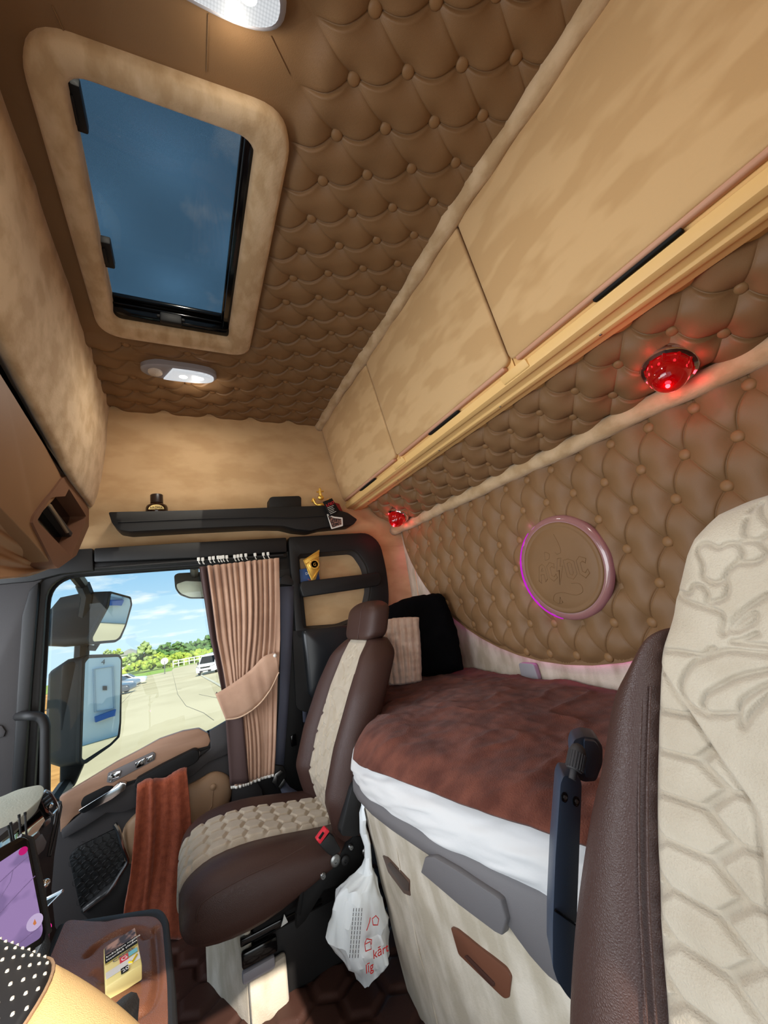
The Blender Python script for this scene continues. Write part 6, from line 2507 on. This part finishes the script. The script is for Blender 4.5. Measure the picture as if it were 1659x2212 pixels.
# ------------------------------------------------------------------ steering wheel
wh = thing('steering_wheel', 'steering wheel rim wrapped in cream and perforated black leather', 'steering wheel', P(60, 2200, 'y', 0.3))
A, B = P(-20, 2252, 'y', 0.30), P(170, 2427, 'y', 0.25)
ab = (B - A).normalized()
n0 = Vector((0.62, -0.10, 0.78))
wn = (n0 - ab * n0.dot(ab)).normalized()
inw = wn.cross(ab)
if inw.x > 0:
    inw = -inw
R_ = 0.225
mid_ = (A + B) / 2
half = (B - A).length / 2
wc = mid_ + inw * math.sqrt(R_ * R_ - half * half)
ux_ = (mid_ - wc).normalized()
uy_ = wn.cross(ux_)
aA = math.atan2((A - wc).dot(uy_), (A - wc).dot(ux_))
aB = math.atan2((B - wc).dot(uy_), (B - wc).dot(ux_))
sgn = 1 if aB > aA else -1


def rimp(a):
    return wc + (ux_ * math.cos(a) + uy_ * math.sin(a)) * R_


# where the black part meets the cream one
rt = 0.0265


def rim_edge_x(a):
    """photo column of the rim's upper outline at ring angle a"""
    rad = (rimp(a) - wc).normalized()
    best = None
    for k in range(48):
        w_ = rimp(a) + (rad * math.cos(k * math.pi / 24) + wn * math.sin(k * math.pi / 24)) * rt
        u_, v_, f_ = w_.dot(right), w_.dot(upv), w_.dot(fwd)
        if f_ > 0.02:
            q_ = (CY - v_ / f_ * FL, CX + u_ / f_ * FL)
            if best is None or q_ < best:
                best = q_
    return best


aS = min((abs(rim_edge_x(aA + sgn * t)[1] - 82), aA + sgn * t) for t in np.linspace(-1.2, 1.2, 240) if rim_edge_x(aA + sgn * t))[1]
cream_l = mat('cream_leather', (214, 178, 124), 0.5, bump=0.25, bscale=1100, btype='voronoi', spec=0.35)
_c = (-rimp(aS)).normalized()
_rad = (rimp(aS) - wc).normalized()
phc = math.atan2(_c.dot(wn), _c.dot(_rad))


def rim_pt(t, ph_, r_):
    """point of the rim's skin; the seam at t = 0 is cut on the slant"""
    a_ = aS + sgn * (t + 0.16 * math.cos(ph_ - phc) * math.exp(-(t / 0.5) ** 2))
    rad = (rimp(a_) - wc).normalized()
    return rimp(a_) + (rad * math.cos(ph_) + wn * math.sin(ph_)) * r_


def rim_loops(ts, r_):
    return [[rim_pt(t, 2 * math.pi * k / 36, r_) for k in range(36)] for t in ts]


b = MB()
b.loft(rim_loops(np.linspace(0, 2.2, 70), rt))
b.build('rim_cream', cream_l, wh, angle=180, label='cream leather part of the rim')
perf = mat('perforated', (26, 25, 27), 0.55)
b = MB()
b.loft(rim_loops(-np.linspace(-0.004, 2.6, 80), rt * 1.01))
blk = b.build('rim_black', perf, wh, angle=180, label='perforated black part of the rim')
b = MB()   # pale perforations in rows
for i, t in enumerate(np.arange(0.02, 0.80, 0.024)):
    for k in range(26):
        b.ball(rim_pt(-t, 2 * math.pi * (k + 0.5 * (i % 2)) / 26, rt * 1.011), 0.0009, 6, 4)
b.build('perforation', mat('perf_dot', (196, 190, 180), 0.6), blk)
b = MB()
ring_ = [rim_pt(0, 2 * math.pi * k / 36, rt * 1.012) for k in range(37)]
b.tube(ring_[:-1], 0.0009, 5, closed=True)
b.build('seam', K['leather_tan'], wh)
b = MB()
# hexagonal stitching on the cream
tang = wn.cross((rimp(aS) - wc).normalized())
for (du_, dv_) in [(x, y) for x in range(3) for y in range(6)]:
    hexp = []
    for k in range(6):
        u = 0.42 + (du_ + 0.5 * (dv_ % 2)) * 0.075 + 0.040 * math.sin(k * math.pi / 3)
        v = 2.0 + dv_ * 0.50 + 0.30 * math.cos(k * math.pi / 3)
        a = aS + sgn * u
        rad = (rimp(a) - wc).normalized()
        hexp.append(rimp(a) + (rad * math.cos(v) + wn * math.sin(v)) * rt * 1.004)
    b.tube(hexp, 0.0007, 4, closed=True)
b.build('stitching', mat('stitch_brown', (120, 84, 52), 0.7), wh)
stk = thing('column_stalk', 'black column stalk with white symbols poking out under the steering wheel rim', 'stalk', P(270, 2200, 'y', 0.36))
b = MB()
b.tube([P(190, 2330, 'y', 0.36), P(225, 2275, 'y', 0.36), P(248, 2222, 'y', 0.365), P(262, 2206, 'y', 0.37), P(276, 2230, 'y', 0.37)], [0.007, 0.009, 0.012, 0.012, 0.006], 14)
b.build('lever', K['black'], stk)
b = MB()
for x, y in ((250, 2190), (258, 2186), (266, 2192), (270, 2202), (260, 2202)):
    b.ball(P(x, y, 'y', 0.352), 0.0010, 6, 5)
b.build('symbol', K['white_plastic'], stk)

# ------------------------------------------------------------------ outside: yard, verge, trees, cars
GN = Vector((0, 0.05, 1))


def G(px, py, dz=0.0):
    return PP(px, py, Vector((0, 0, -2.4 + dz)), GN)


def gz(x, y):
    return -2.4 - 0.05 * y


asph = mat('asphalt', (190, 178, 146), 0.9, col2=(176, 164, 132), nscale=0.25, nlo=0.4, nhi=0.6, detail=8, bump=0.2, bscale=30)
b = MB()
q = [G(200, 1492), G(262, 1470), G(310, 1461), G(371, 1449), G(374, 1444), G(432, 1431), G(500, 1412)]
q = [Vector((-30, q[0].y - 12, 0))] + q + [Vector((60, 62, 0)), Vector((60, 2.2, 0)), Vector((-30, 2.2, 0))]
b.raw([Vector((p.x, p.y, gz(p.x, p.y))) for p in q], [list(range(len(q)))])
g_ = b.build('yard', asph, None, smooth=False)
tag(g_, kind='structure')
b = MB()
for L in ([(372, 1450), (384, 1500), (402, 1525), (440, 1540), (462, 1556)], [(430, 1500), (470, 1508)], [(262, 1520), (300, 1480)], [(384, 1489), (392, 1488)]):
    b.tube([G(x, y, 0.004) for x, y in L], 0.012, 4)
b.build('crack', mat('crack', (108, 104, 94), 0.9), g_)
b = MB()
b.tube([G(428, 1455, 0.03), G(462, 1473, 0.03), G(500, 1495, 0.03)], 0.09, 4)
b.build('kerb', mat('kerb', (206, 200, 180), 0.9), g_)
b = MB()
b.raw([Vector((x, y, gz(x, y) - 0.06)) for x, y in ((-200, 2.5), (200, 2.5), (200, 260), (-200, 260))], [(0, 1, 2, 3)])
tag(b.build('grass', mat('grass', (150, 164, 72), 0.95, col2=(120, 146, 58), nscale=0.2, nlo=0.4, nhi=0.6, detail=8), None, smooth=False), kind='stuff')
b = MB()
v4 = [G(268, 1461), G(308, 1455), G(371, 1443), G(371, 1449), G(310, 1461), G(268, 1468)]
b.raw([p + Vector((0, 0, 0.02)) for p in v4], [list(range(6))])
tag(b.build('verge_grass', mat('verge', (126, 158, 50), 0.95), None, smooth=False), kind='stuff')

leaf_cols = [mat('leaf_dark', (70, 104, 58), 0.9, col2=(96, 128, 70), nscale=1.2, nlo=0.4, nhi=0.6), mat('leaf_pale', (120, 142, 88), 0.9, col2=(150, 164, 104), nscale=1.2, nlo=0.4, nhi=0.6),
             mat('leaf_yellow', (160, 170, 70), 0.9, col2=(126, 150, 60), nscale=0.9, nlo=0.4, nhi=0.6)]
bark = mat('bark', (84, 68, 54), 0.9)


def tree(px, ptop, pbase, dist, width_px, mi, label, name='tree', group='trees beyond the yard', shape=1.0):
    d_ = raydir(px, pbase)
    base = d_ * (dist / d_.y)
    top = raydir(px, ptop)
    top = top * (dist / top.y)
    hgt = top.z - base.z
    wr2 = width_px / FL * dist * 0.62
    t = thing(name, label, 'tree' if name == 'tree' else 'bush', base, group)
    rnd = random.Random(int(px * 7 + ptop))
    b_ = MB()
    for k in range(70):
        u = rnd.random()
        zz = hgt * (0.16 + 0.80 * u) if name == 'tree' else hgt * (0.1 + 0.75 * u)
        rr = wr2 * (1 - (u ** 1.5) * 0.75 * shape) * math.sqrt(rnd.random())
        a = rnd.random() * 6.283
        r = wr2 * (0.12 + 0.14 * rnd.random()) * (1 - 0.4 * u)
        b_.ball(base + Vector((rr * math.cos(a), rr * math.sin(a) * 0.7, zz)), (r, r, r * 0.85), 10, 7)
    b_.wobble(wr2 * 0.16, 6.5 / max(wr2, 0.5), px)
    b_.build('crown' if name == 'tree' else 'foliage', leaf_cols[mi], t, angle=180)
    b_ = MB()
    b_.tube([base - Vector((0, 0, 0.3)), base + Vector((0, 0, hgt * 0.5))], [hgt * 0.03, hgt * 0.018], 6)
    b_.build('trunk' if name == 'tree' else 'stem', bark, t)


tree(312, 1386, 1440, 131, 38, 1, 'tallest pale green tree standing alone beyond the parked cars', shape=1.2)
tree(356, 1392, 1430, 160, 40, 0, 'dark rounded tree right of the tall pale one')
tree(386, 1388, 1426, 172, 40, 0, 'dark tree in the middle of the treeline, over the white fence')
tree(414, 1386, 1424, 180, 42, 0, 'dark tree in the treeline left above the van')
tree(444, 1376, 1422, 176, 46, 0, 'tall dark tree right above the van, beside the curtain')
tree(478, 1366, 1420, 172, 50, 0, 'tall dark tree partly hidden by the curtain')
tree(284, 1412, 1440, 140, 26, 1, 'small pale tree above the white car, left of the tall one')
tree(252, 1402, 1440, 128, 26, 2, 'yellowish tree close behind the upper mirror bracket')
tree(232, 1404, 1440, 126, 24, 1, 'pale tree at the left of the view between the two mirrors')
tree(340, 1410, 1440, 128, 40, 2, 'yellow-green bush under the tall pale tree', 'bush', 'bushes along the verge')
tree(300, 1428, 1448, 126, 40, 2, 'yellow-green bush left of the round road sign', 'bush', 'bushes along the verge')
tree(386, 1410, 1434, 131, 50, 2, 'yellow-green bush behind the white fence, left half', 'bush', 'bushes along the verge')
tree(428, 1404, 1428, 133, 56, 2, 'yellow-green bush behind the white fence, above the van', 'bush', 'bushes along the verge')
tree(470, 1398, 1424, 133, 50, 2, 'yellow-green bush half hidden by the curtain', 'bush', 'bushes along the verge')

sg = thing('road_sign', 'round pale road sign on a thin post at the verge', 'sign', G(356, 1455))
gb = G(356, 1456)
tp_ = raydir(356, 1428)
tp_ = tp_ * (gb.y / tp_.y)
b = MB()
b.tube([gb, Vector((gb.x, gb.y, tp_.z))], 0.07, 6)
b.build('post', K['steel'], sg)
b = MB()
b.lathe([(0, 0), (0.55, 0), (0.55, 0.03), (0, 0.03)], Vector((gb.x, gb.y, tp_.z)), (0, -1, 0), 20)
b.build('disc', mat('sign_face', (214, 214, 206), 0.5), sg)

fe = thing('white_fence', 'long white rail fence beyond the yard road', 'fence', G(410, 1438))
f0, f1 = G(374, 1442), G(462, 1424)
b = MB()
for t in (1.5, 0.8):
    b.tube([f0 + Vector((0, 0, t)), f1 + Vector((0, 0, t))], 0.12, 5)
b.build('rail', K['white_plastic'], fe)
for k in range(9):
    p = f0.lerp(f1, k / 8)
    b = MB()
    b.tube([p, p + Vector((0, 0, 1.6))], 0.12, 5)
    b.build('post', K['white_plastic'], fe)
ho = thing('house', 'small white house far off behind the parked cars', 'house', G(280, 1440))
hb = raydir(279, 1436)
hb = hb * (150 / hb.y)
b = MB()
b.box(hb + Vector((-3.2, 0, -1.5)), hb + Vector((2.4, 8, 3.0)))
b.build('wall', K['white_plastic'], ho)
b = MB()
b.extr([hb + Vector((-3.6, -0.4, 3.0)), hb + Vector((2.8, -0.4, 3.0)), hb + Vector((-0.4, -0.4, 4.6))], (0, 8.8, 0))
b.build('roof', mat('roof_grey', (140, 140, 138), 0.8), ho)

white_paint = mat('white_paint', (222, 224, 226), 0.25, coat=0.6)
dark_glass = mat('car_glass', (22, 26, 30), 0.08)
tyre = mat('tyre', (22, 22, 22), 0.8)


def vehicle(name, label, cat, base, yaw, L, Wd, Hh, prof, glass_f, paint, group=None, van=False):
    """profile in (length, height), extruded across the width; length axis starts at the nose"""
    t = thing(name, label, cat, base, group)
    t.rotation_euler = (0, 0, 0)
    R = Matrix.Rotation(yaw, 3, 'Z')
    tr = lambda x, y, z: base + R @ Vector((x, y, z))
    b_ = MB()
    lo = []
    for s, k in ((-0.5, 0.90), (-0.46, 0.985), (-0.38, 1.0), (0.38, 1.0), (0.46, 0.985), (0.5, 0.90)):
        lo.append([tr(L / 2 + (x - 0.5) * L * (0.97 if abs(s) > 0.47 else 1), s * Wd * (1 - 0.10 * max(0, z - 0.55) / 0.45), Hh * (z * k if z > 0.5 else z)) for x, z in prof])
    b_.loft(lo)
    b_.build('body', paint, t, angle=50)
    for q in glass_f:
        b_ = MB()
        pts = [tr(x * L, y * Wd, z * Hh) for x, y, z in q]
        b_.raw(pts, [list(range(len(pts)))])
        bmesh.ops.solidify(b_.bm, geom=list(b_.bm.faces), thickness=0.02)
        b_.build('window', dark_glass, t)
    for x in (0.19, 0.80):
        for s in (-1, 1):
            b_ = MB()
            c = tr(x * L, s * Wd * 0.46, 0.32)
            ax_ = R @ Vector((0, s, 0))
            b_.lathe([(0, -0.10), (0.32, -0.10), (0.33, 0), (0.32, 0.06), (0.20, 0.07), (0.18, 0.03), (0, 0.03)], c, ax_, 18)
            w_ = b_.build('wheel', tyre, t)
            b_ = MB()
            b_.lathe([(0, 0.02), (0.19, 0.02), (0.18, 0.06), (0.05, 0.07), (0, 0.07)], c, ax_, 14)
            b_.build('hub', K['steel'], w_)
    return t, tr


vb = G(444, 1458)
yaw = math.radians(72)
vprof = [(0.0, 0.16), (-0.005, 0.34), (0.02, 0.44), (0.16, 0.56), (0.30, 0.93), (0.36, 0.985), (0.55, 1.0), (0.97, 0.98), (1.0, 0.9), (1.0, 0.16)]
gl = [[(0.155, -0.40, 0.575), (0.155, 0.40, 0.575), (0.285, 0.36, 0.905), (0.285, -0.36, 0.905)],
      [(0.30, -0.505, 0.60), (0.36, -0.47, 0.88), (0.50, -0.47, 0.88), (0.50, -0.505, 0.60)],
      [(0.30, 0.505, 0.60), (0.36, 0.47, 0.88), (0.50, 0.47, 0.88), (0.50, 0.505, 0.60)]]
for q in gl[:1]:
    q[:] = [(x - 0.012, y, z + 0.012) for x, y, z in q]
vt_, tr = vehicle('van', 'white van driving toward the viewer on the yard', 'van', Vector((vb.x, vb.y, gz(vb.x, vb.y))) - Matrix.Rotation(yaw, 3, 'Z') @ Vector((0, 0, 0)), yaw, 5.0, 1.95, 1.97, vprof, gl, white_paint, van=True)
b = MB()
b.extr([tr(-0.03, -0.62, 0.50), tr(-0.03, 0.62, 0.50), tr(-0.03, 0.55, 0.30), tr(-0.03, -0.55, 0.30)], tr(0.1, 0, 0) - tr(0, 0, 0))
b.extr([tr(0.0, -0.55, 0.86), tr(0.0, 0.55, 0.86), tr(-0.02, 0.45, 0.70), tr(-0.02, -0.45, 0.70)], tr(0.1, 0, 0) - tr(0, 0, 0))
b.build('grille', K['black'], vt_)
for s in (-1, 1):
    b = MB()
    b.extr([tr(0.01, s * 0.60, 0.88), tr(0.10, s * 0.93, 0.98), tr(0.10, s * 0.93, 0.84), tr(0.0, s * 0.60, 0.74)], tr(0.06, 0, 0) - tr(0, 0, 0))
    b.build('headlamp', K['grey_light'], vt_)
    b = MB()
    b.ball(tr(1.35, s * 1.10, 1.18), (0.10, 0.12, 0.18), 10, 8)
    b.build('door_mirror', K['black'], vt_)
b = MB()
b.extr([tr(-0.04, -0.26, 0.42), tr(-0.04, 0.26, 0.42), tr(-0.04, 0.26, 0.31), tr(-0.04, -0.26, 0.31)], tr(0.02, 0, 0) - tr(0, 0, 0))
b.build('number_plate', K['white_plastic'], vt_)

cprof = [(0.0, 0.20), (-0.005, 0.42), (0.03, 0.54), (0.20, 0.62), (0.27, 0.66), (0.40, 0.95), (0.48, 1.0), (0.66, 0.98), (0.84, 0.76), (0.97, 0.72), (1.0, 0.55), (0.99, 0.20)]
cgl = [[(0.30, s * 0.492, 0.69), (0.42, s * 0.468, 0.93), (0.64, s * 0.468, 0.93), (0.80, s * 0.492, 0.72)] for s in (-1, 1)] + [[(0.27, -0.40, 0.69), (0.27, 0.40, 0.69), (0.40, 0.36, 0.965), (0.40, -0.36, 0.965)]]
silver = mat('silver_paint', (160, 164, 170), 0.25, metal=0.6, coat=0.6)
dark_paint = mat('dark_paint', (60, 64, 72), 0.22, coat=0.8)
for (px, py, yawd, pm, lab) in ((316, 1475, 178, white_paint, 'white saloon car parked sideways, farthest of the parked cars'), (297, 1483, 165, silver, 'silver car parked between the white saloon and the darkest car'),
                                (287, 1495, 165, dark_paint, 'dark parked car nearest the main mirror')):
    c = G(px, py)
    vehicle('car', lab, 'car', Vector((c.x, c.y, gz(c.x, c.y))), math.radians(yawd), 4.5, 1.8, 1.45, cprof, cgl, pm, 'cars parked across the yard')

# timber shed and fence seen past the mirrors at the left
sh = thing('timber_shed', 'sand-coloured timber wall seen through the front edge of the side window', 'shed', (-3.0, 7, -2.7))
b = MB()
wood2 = mat('timber', (176, 134, 82), 0.8, col2=(150, 110, 64), nscale=3, nstretch=(1, 1, 9), nlo=0.4, nhi=0.62)
for k in range(11):
    b.box((-5.2, 7.0 + 0.012 * (k % 2), -2.72 + k * 0.2), (-1.55, 7.1, -2.53 + k * 0.2), 0.01)
b.build('cladding', wood2, sh)
b = MB()
b.box((-1.62, 6.97, -2.75), (-1.50, 7.12, -0.5))
b.build('corner_post', wood2, sh)
# dock building behind the truck: it shows only in the mirrors
M1c = P(220, 1520, 'y', 2.36)
r1 = Vector((1, 0.13, -0.05)).normalized()
v1 = M1c.normalized()
n1 = (r1 - v1).normalized()


def refl(px, py, pc, n, xw):
    p = PP(px, py, pc, n)
    d_ = p.normalized()
    r = d_ - n * 2 * d_.dot(n)
    return p + r * ((xw - p.x) / r.x)


XWALL = 19.0
wallm = mat('dock_wall', (206, 220, 226), 0.7)
panelm = mat('dock_door', (186, 204, 216), 0.6)
dk_ = thing('dock_building', 'pale blue-white loading dock with a door, mirrored in the main side mirror', 'building', (XWALL, 6, -2.6))
rp = lambda x, y, xw=XWALL: refl(x, y, M1c, n1, xw)
c_ = [rp(176, 1400), rp(300, 1400)]
ymin, ymax = 1.5, 16.0
b = MB()
b.box((XWALL, ymin, -3.2), (XWALL + 4, ymax, 5.0))
b.build('wall', wallm, dk_)
b = MB()
dq = [rp(202, 1446), rp(243, 1440), rp(246, 1530), rp(205, 1537)]
b.extr([p + Vector((-0.08, 0, 0)) for p in dq], (0.1, 0, 0))
dd = b.build('dock_door', panelm, dk_)
b = MB()
b.tube([p + Vector((-0.09, 0, 0)) for p in dq], 0.05, 5, closed=True)
b.build('frame', mat('dock_frame', (150, 168, 182), 0.6), dd)
b = MB()
b.extr([p + Vector((-0.14, 0, 0)) for p in (rp(221, 1482), rp(230, 1482), rp(230, 1491), rp(221, 1491))], (0.1, 0, 0))
b.build('vision_panel', K['black'], dd)
b = MB()
b.extr([p + Vector((-0.3, 0, 0)) for p in (rp(204, 1548), rp(248, 1532), rp(246, 1546), rp(232, 1550), rp(205, 1560))], (0.3, 0, 0))
b.build('bumper', mat('dock_blue', (44, 92, 168), 0.5), dk_)
b = MB()
tl_ = rp(217, 1436)
tx_, ty_ = rp(227, 1435) - tl_, rp(218, 1424) - tl_
b.text('4', tl_ + Vector((-0.10, 0, 0)), tx_, ty_, ty_.length * 1.3, 0.01)
b.build('number', K['grey'], dk_)

# ------------------------------------------------------------------ outside mirrors
mirror_glass = mat('mirror_glass', (232, 238, 240), 0.0, metal=1)
mm = thing('main_mirror', 'tall black main side mirror reflecting the loading dock', 'mirror', M1c)
q1 = lambda x, y, o=0.0: PP(x, y, M1c + n1 * o, n1)
gp = [q1(184, 1432), q1(192, 1422), q1(256, 1419), q1(261, 1426), q1(258, 1560), q1(254, 1590), q1(238, 1606), q1(182, 1642), q1(177, 1638), q1(180, 1540)]
gp = rloop(gp, 0.006, 3)
b = MB()
b.extr(gp, n1 * -0.004)
b.build('glass', mirror_glass, mm, angle=20)
ho_ = rloop([q1(178, 1424, 0.004), q1(190, 1414, 0.004), q1(258, 1412, 0.004), q1(265, 1422, 0.004), q1(263, 1560, 0.004), q1(260, 1592, 0.004), q1(240, 1612, 0.004), q1(184, 1652, 0.004), q1(172, 1648, 0.004), q1(174, 1540, 0.004)], 0.008, 3)
cg = sum(gp, Vector()) / len(gp)
b = MB()
n_ = 96


def polar_n(loop, c, n, cnt):
    u = n.orthogonal().normalized()
    w = n.cross(u)
    L2 = [Vector(((p - c).dot(u), 0, (p - c).dot(w))) for p in loop]
    r = polar(L2, Vector((0, 0, 0)), cnt)
    return [c + u * p.x + w * p.z + n * ((loop[0] - c).dot(n)) for p in r]


b.ring(polar_n(ho_, cg, n1, n_), polar_n(gp, cg, n1, n_), n1 * -0.03, bev=0.004)
b.build('frame', K['black'], mm)
b = MB()   # shell bulging away to the front
oo = polar_n(ho_, cg, n1, n_)
fw_ = Vector((-0.75, -0.15, 0))
b.loft([[p - n1 * 0.02 for p in oo], [cg + (p - cg) * 0.99 - n1 * 0.06 + Vector((-0.03, 0.0, 0)) for p in oo], [cg + (p - cg) * 0.86 - n1 * 0.12 + Vector((-0.05, 0, 0)) for p in oo], [cg + (p - cg) * 0.5 - n1 * 0.15 + Vector((-0.06, 0, 0)) for p in oo]])
b.build('housing', K['black'], mm, angle=60)
b = MB()
b.extr(lp([(132, 1436), (150, 1430), (182, 1428), (182, 1650), (160, 1700), (128, 1720), (128, 1500)], 2.30), (0, 0.03, 0), bev=0.01)
b.tube([P(140, 1700, 'y', 2.31), P(110, 1745, 'y', 2.02)], 0.03, 8)
b.build('arm', K['black'], mm)

M2c = P(245, 1330, 'y', 2.36)
tgt = (rp(222, 1490))
n2 = ((tgt - M2c).normalized() - M2c.normalized())
n2 = (n2.normalized() + Vector((0, 0, -0.06))).normalized()
wm = thing('wide_angle_mirror', 'upper black wide-angle side mirror above the main mirror', 'mirror', M2c)
q2 = lambda x, y, o=0.0: PP(x, y, M2c + n2 * o, n2)
gp = rloop([q2(240, 1282), q2(280, 1293), q2(282, 1306), q2(270, 1350), q2(258, 1376), q2(250, 1382), q2(202, 1386), q2(200, 1378), q2(222, 1336), q2(236, 1310)], 0.008, 3)
cg = sum(gp, Vector()) / len(gp)
b = MB()
b.extr(gp, n2 * -0.004)
b.build('glass', mirror_glass, wm, angle=20)
ho_ = rloop([q2(236, 1276, 0.004), q2(284, 1289, 0.004), q2(287, 1306, 0.004), q2(274, 1352, 0.004), q2(262, 1380, 0.004), q2(250, 1388, 0.004), q2(196, 1392, 0.004), q2(194, 1378, 0.004), q2(217, 1334, 0.004), q2(230, 1308, 0.004)], 0.008, 3)
b = MB()
oo = polar_n(ho_, cg, n2, n_)
b.ring(oo, polar_n(gp, cg, n2, n_), n2 * -0.03, bev=0.004)
b.build('frame', K['black'], wm)
b = MB()
b.loft([[p - n2 * 0.02 for p in oo], [cg + (p - cg) * 1.02 - n2 * 0.07 + Vector((-0.05, 0, 0.0)) for p in oo], [cg + (p - cg) * 0.9 - n2 * 0.14 + Vector((-0.10, 0, 0)) for p in oo], [cg + (p - cg) * 0.5 - n2 * 0.18 + Vector((-0.12, 0, 0)) for p in oo]])
b.build('housing', K['black'], wm, angle=60)
b = MB()
b.tube([P(178, 1262, 'y', 2.34), P(190, 1290, 'y', 2.36), P(180, 1350, 'y', 2.36), P(176, 1420, 'y', 2.34)], 0.03, 8)
b.tube([P(178, 1262, 'y', 2.34), P(150, 1225, 'y', 2.02)], 0.025, 8)
b.tube([P(176, 1398, 'y', 2.33), P(205, 1400, 'y', 2.36), P(212, 1386, 'y', 2.36)], 0.014, 8)
b.build('arm', K['black'], wm)

km = thing('kerb_mirror', 'small kerb mirror hanging outside at the top of the side window', 'mirror', P(408, 1262, 'y', 2.28))
b = MB()
kp = rloop(lp([(376, 1243), (384, 1238), (452, 1234), (452, 1292), (410, 1292), (388, 1284), (378, 1270)], 2.28), 0.012, 4)
b.extr(kp, (0, 0.05, 0), bev=0.012, seg=3)
b.tube([P(420, 1242, 'y', 2.30), P(420, 1222, 'y', 2.03)], 0.02, 8)
b.build('housing', K['black'], km)
b = MB()
kp2 = rloop(lp([(381, 1262), (400, 1255), (452, 1257), (452, 1290), (411, 1290), (391, 1282), (383, 1272)], 2.277), 0.010, 4)
b.extr(kp2, (0, 0.006, 0))
b.build('glass', mat('kerb_glass', (170, 172, 166), 0.25, metal=1), km)
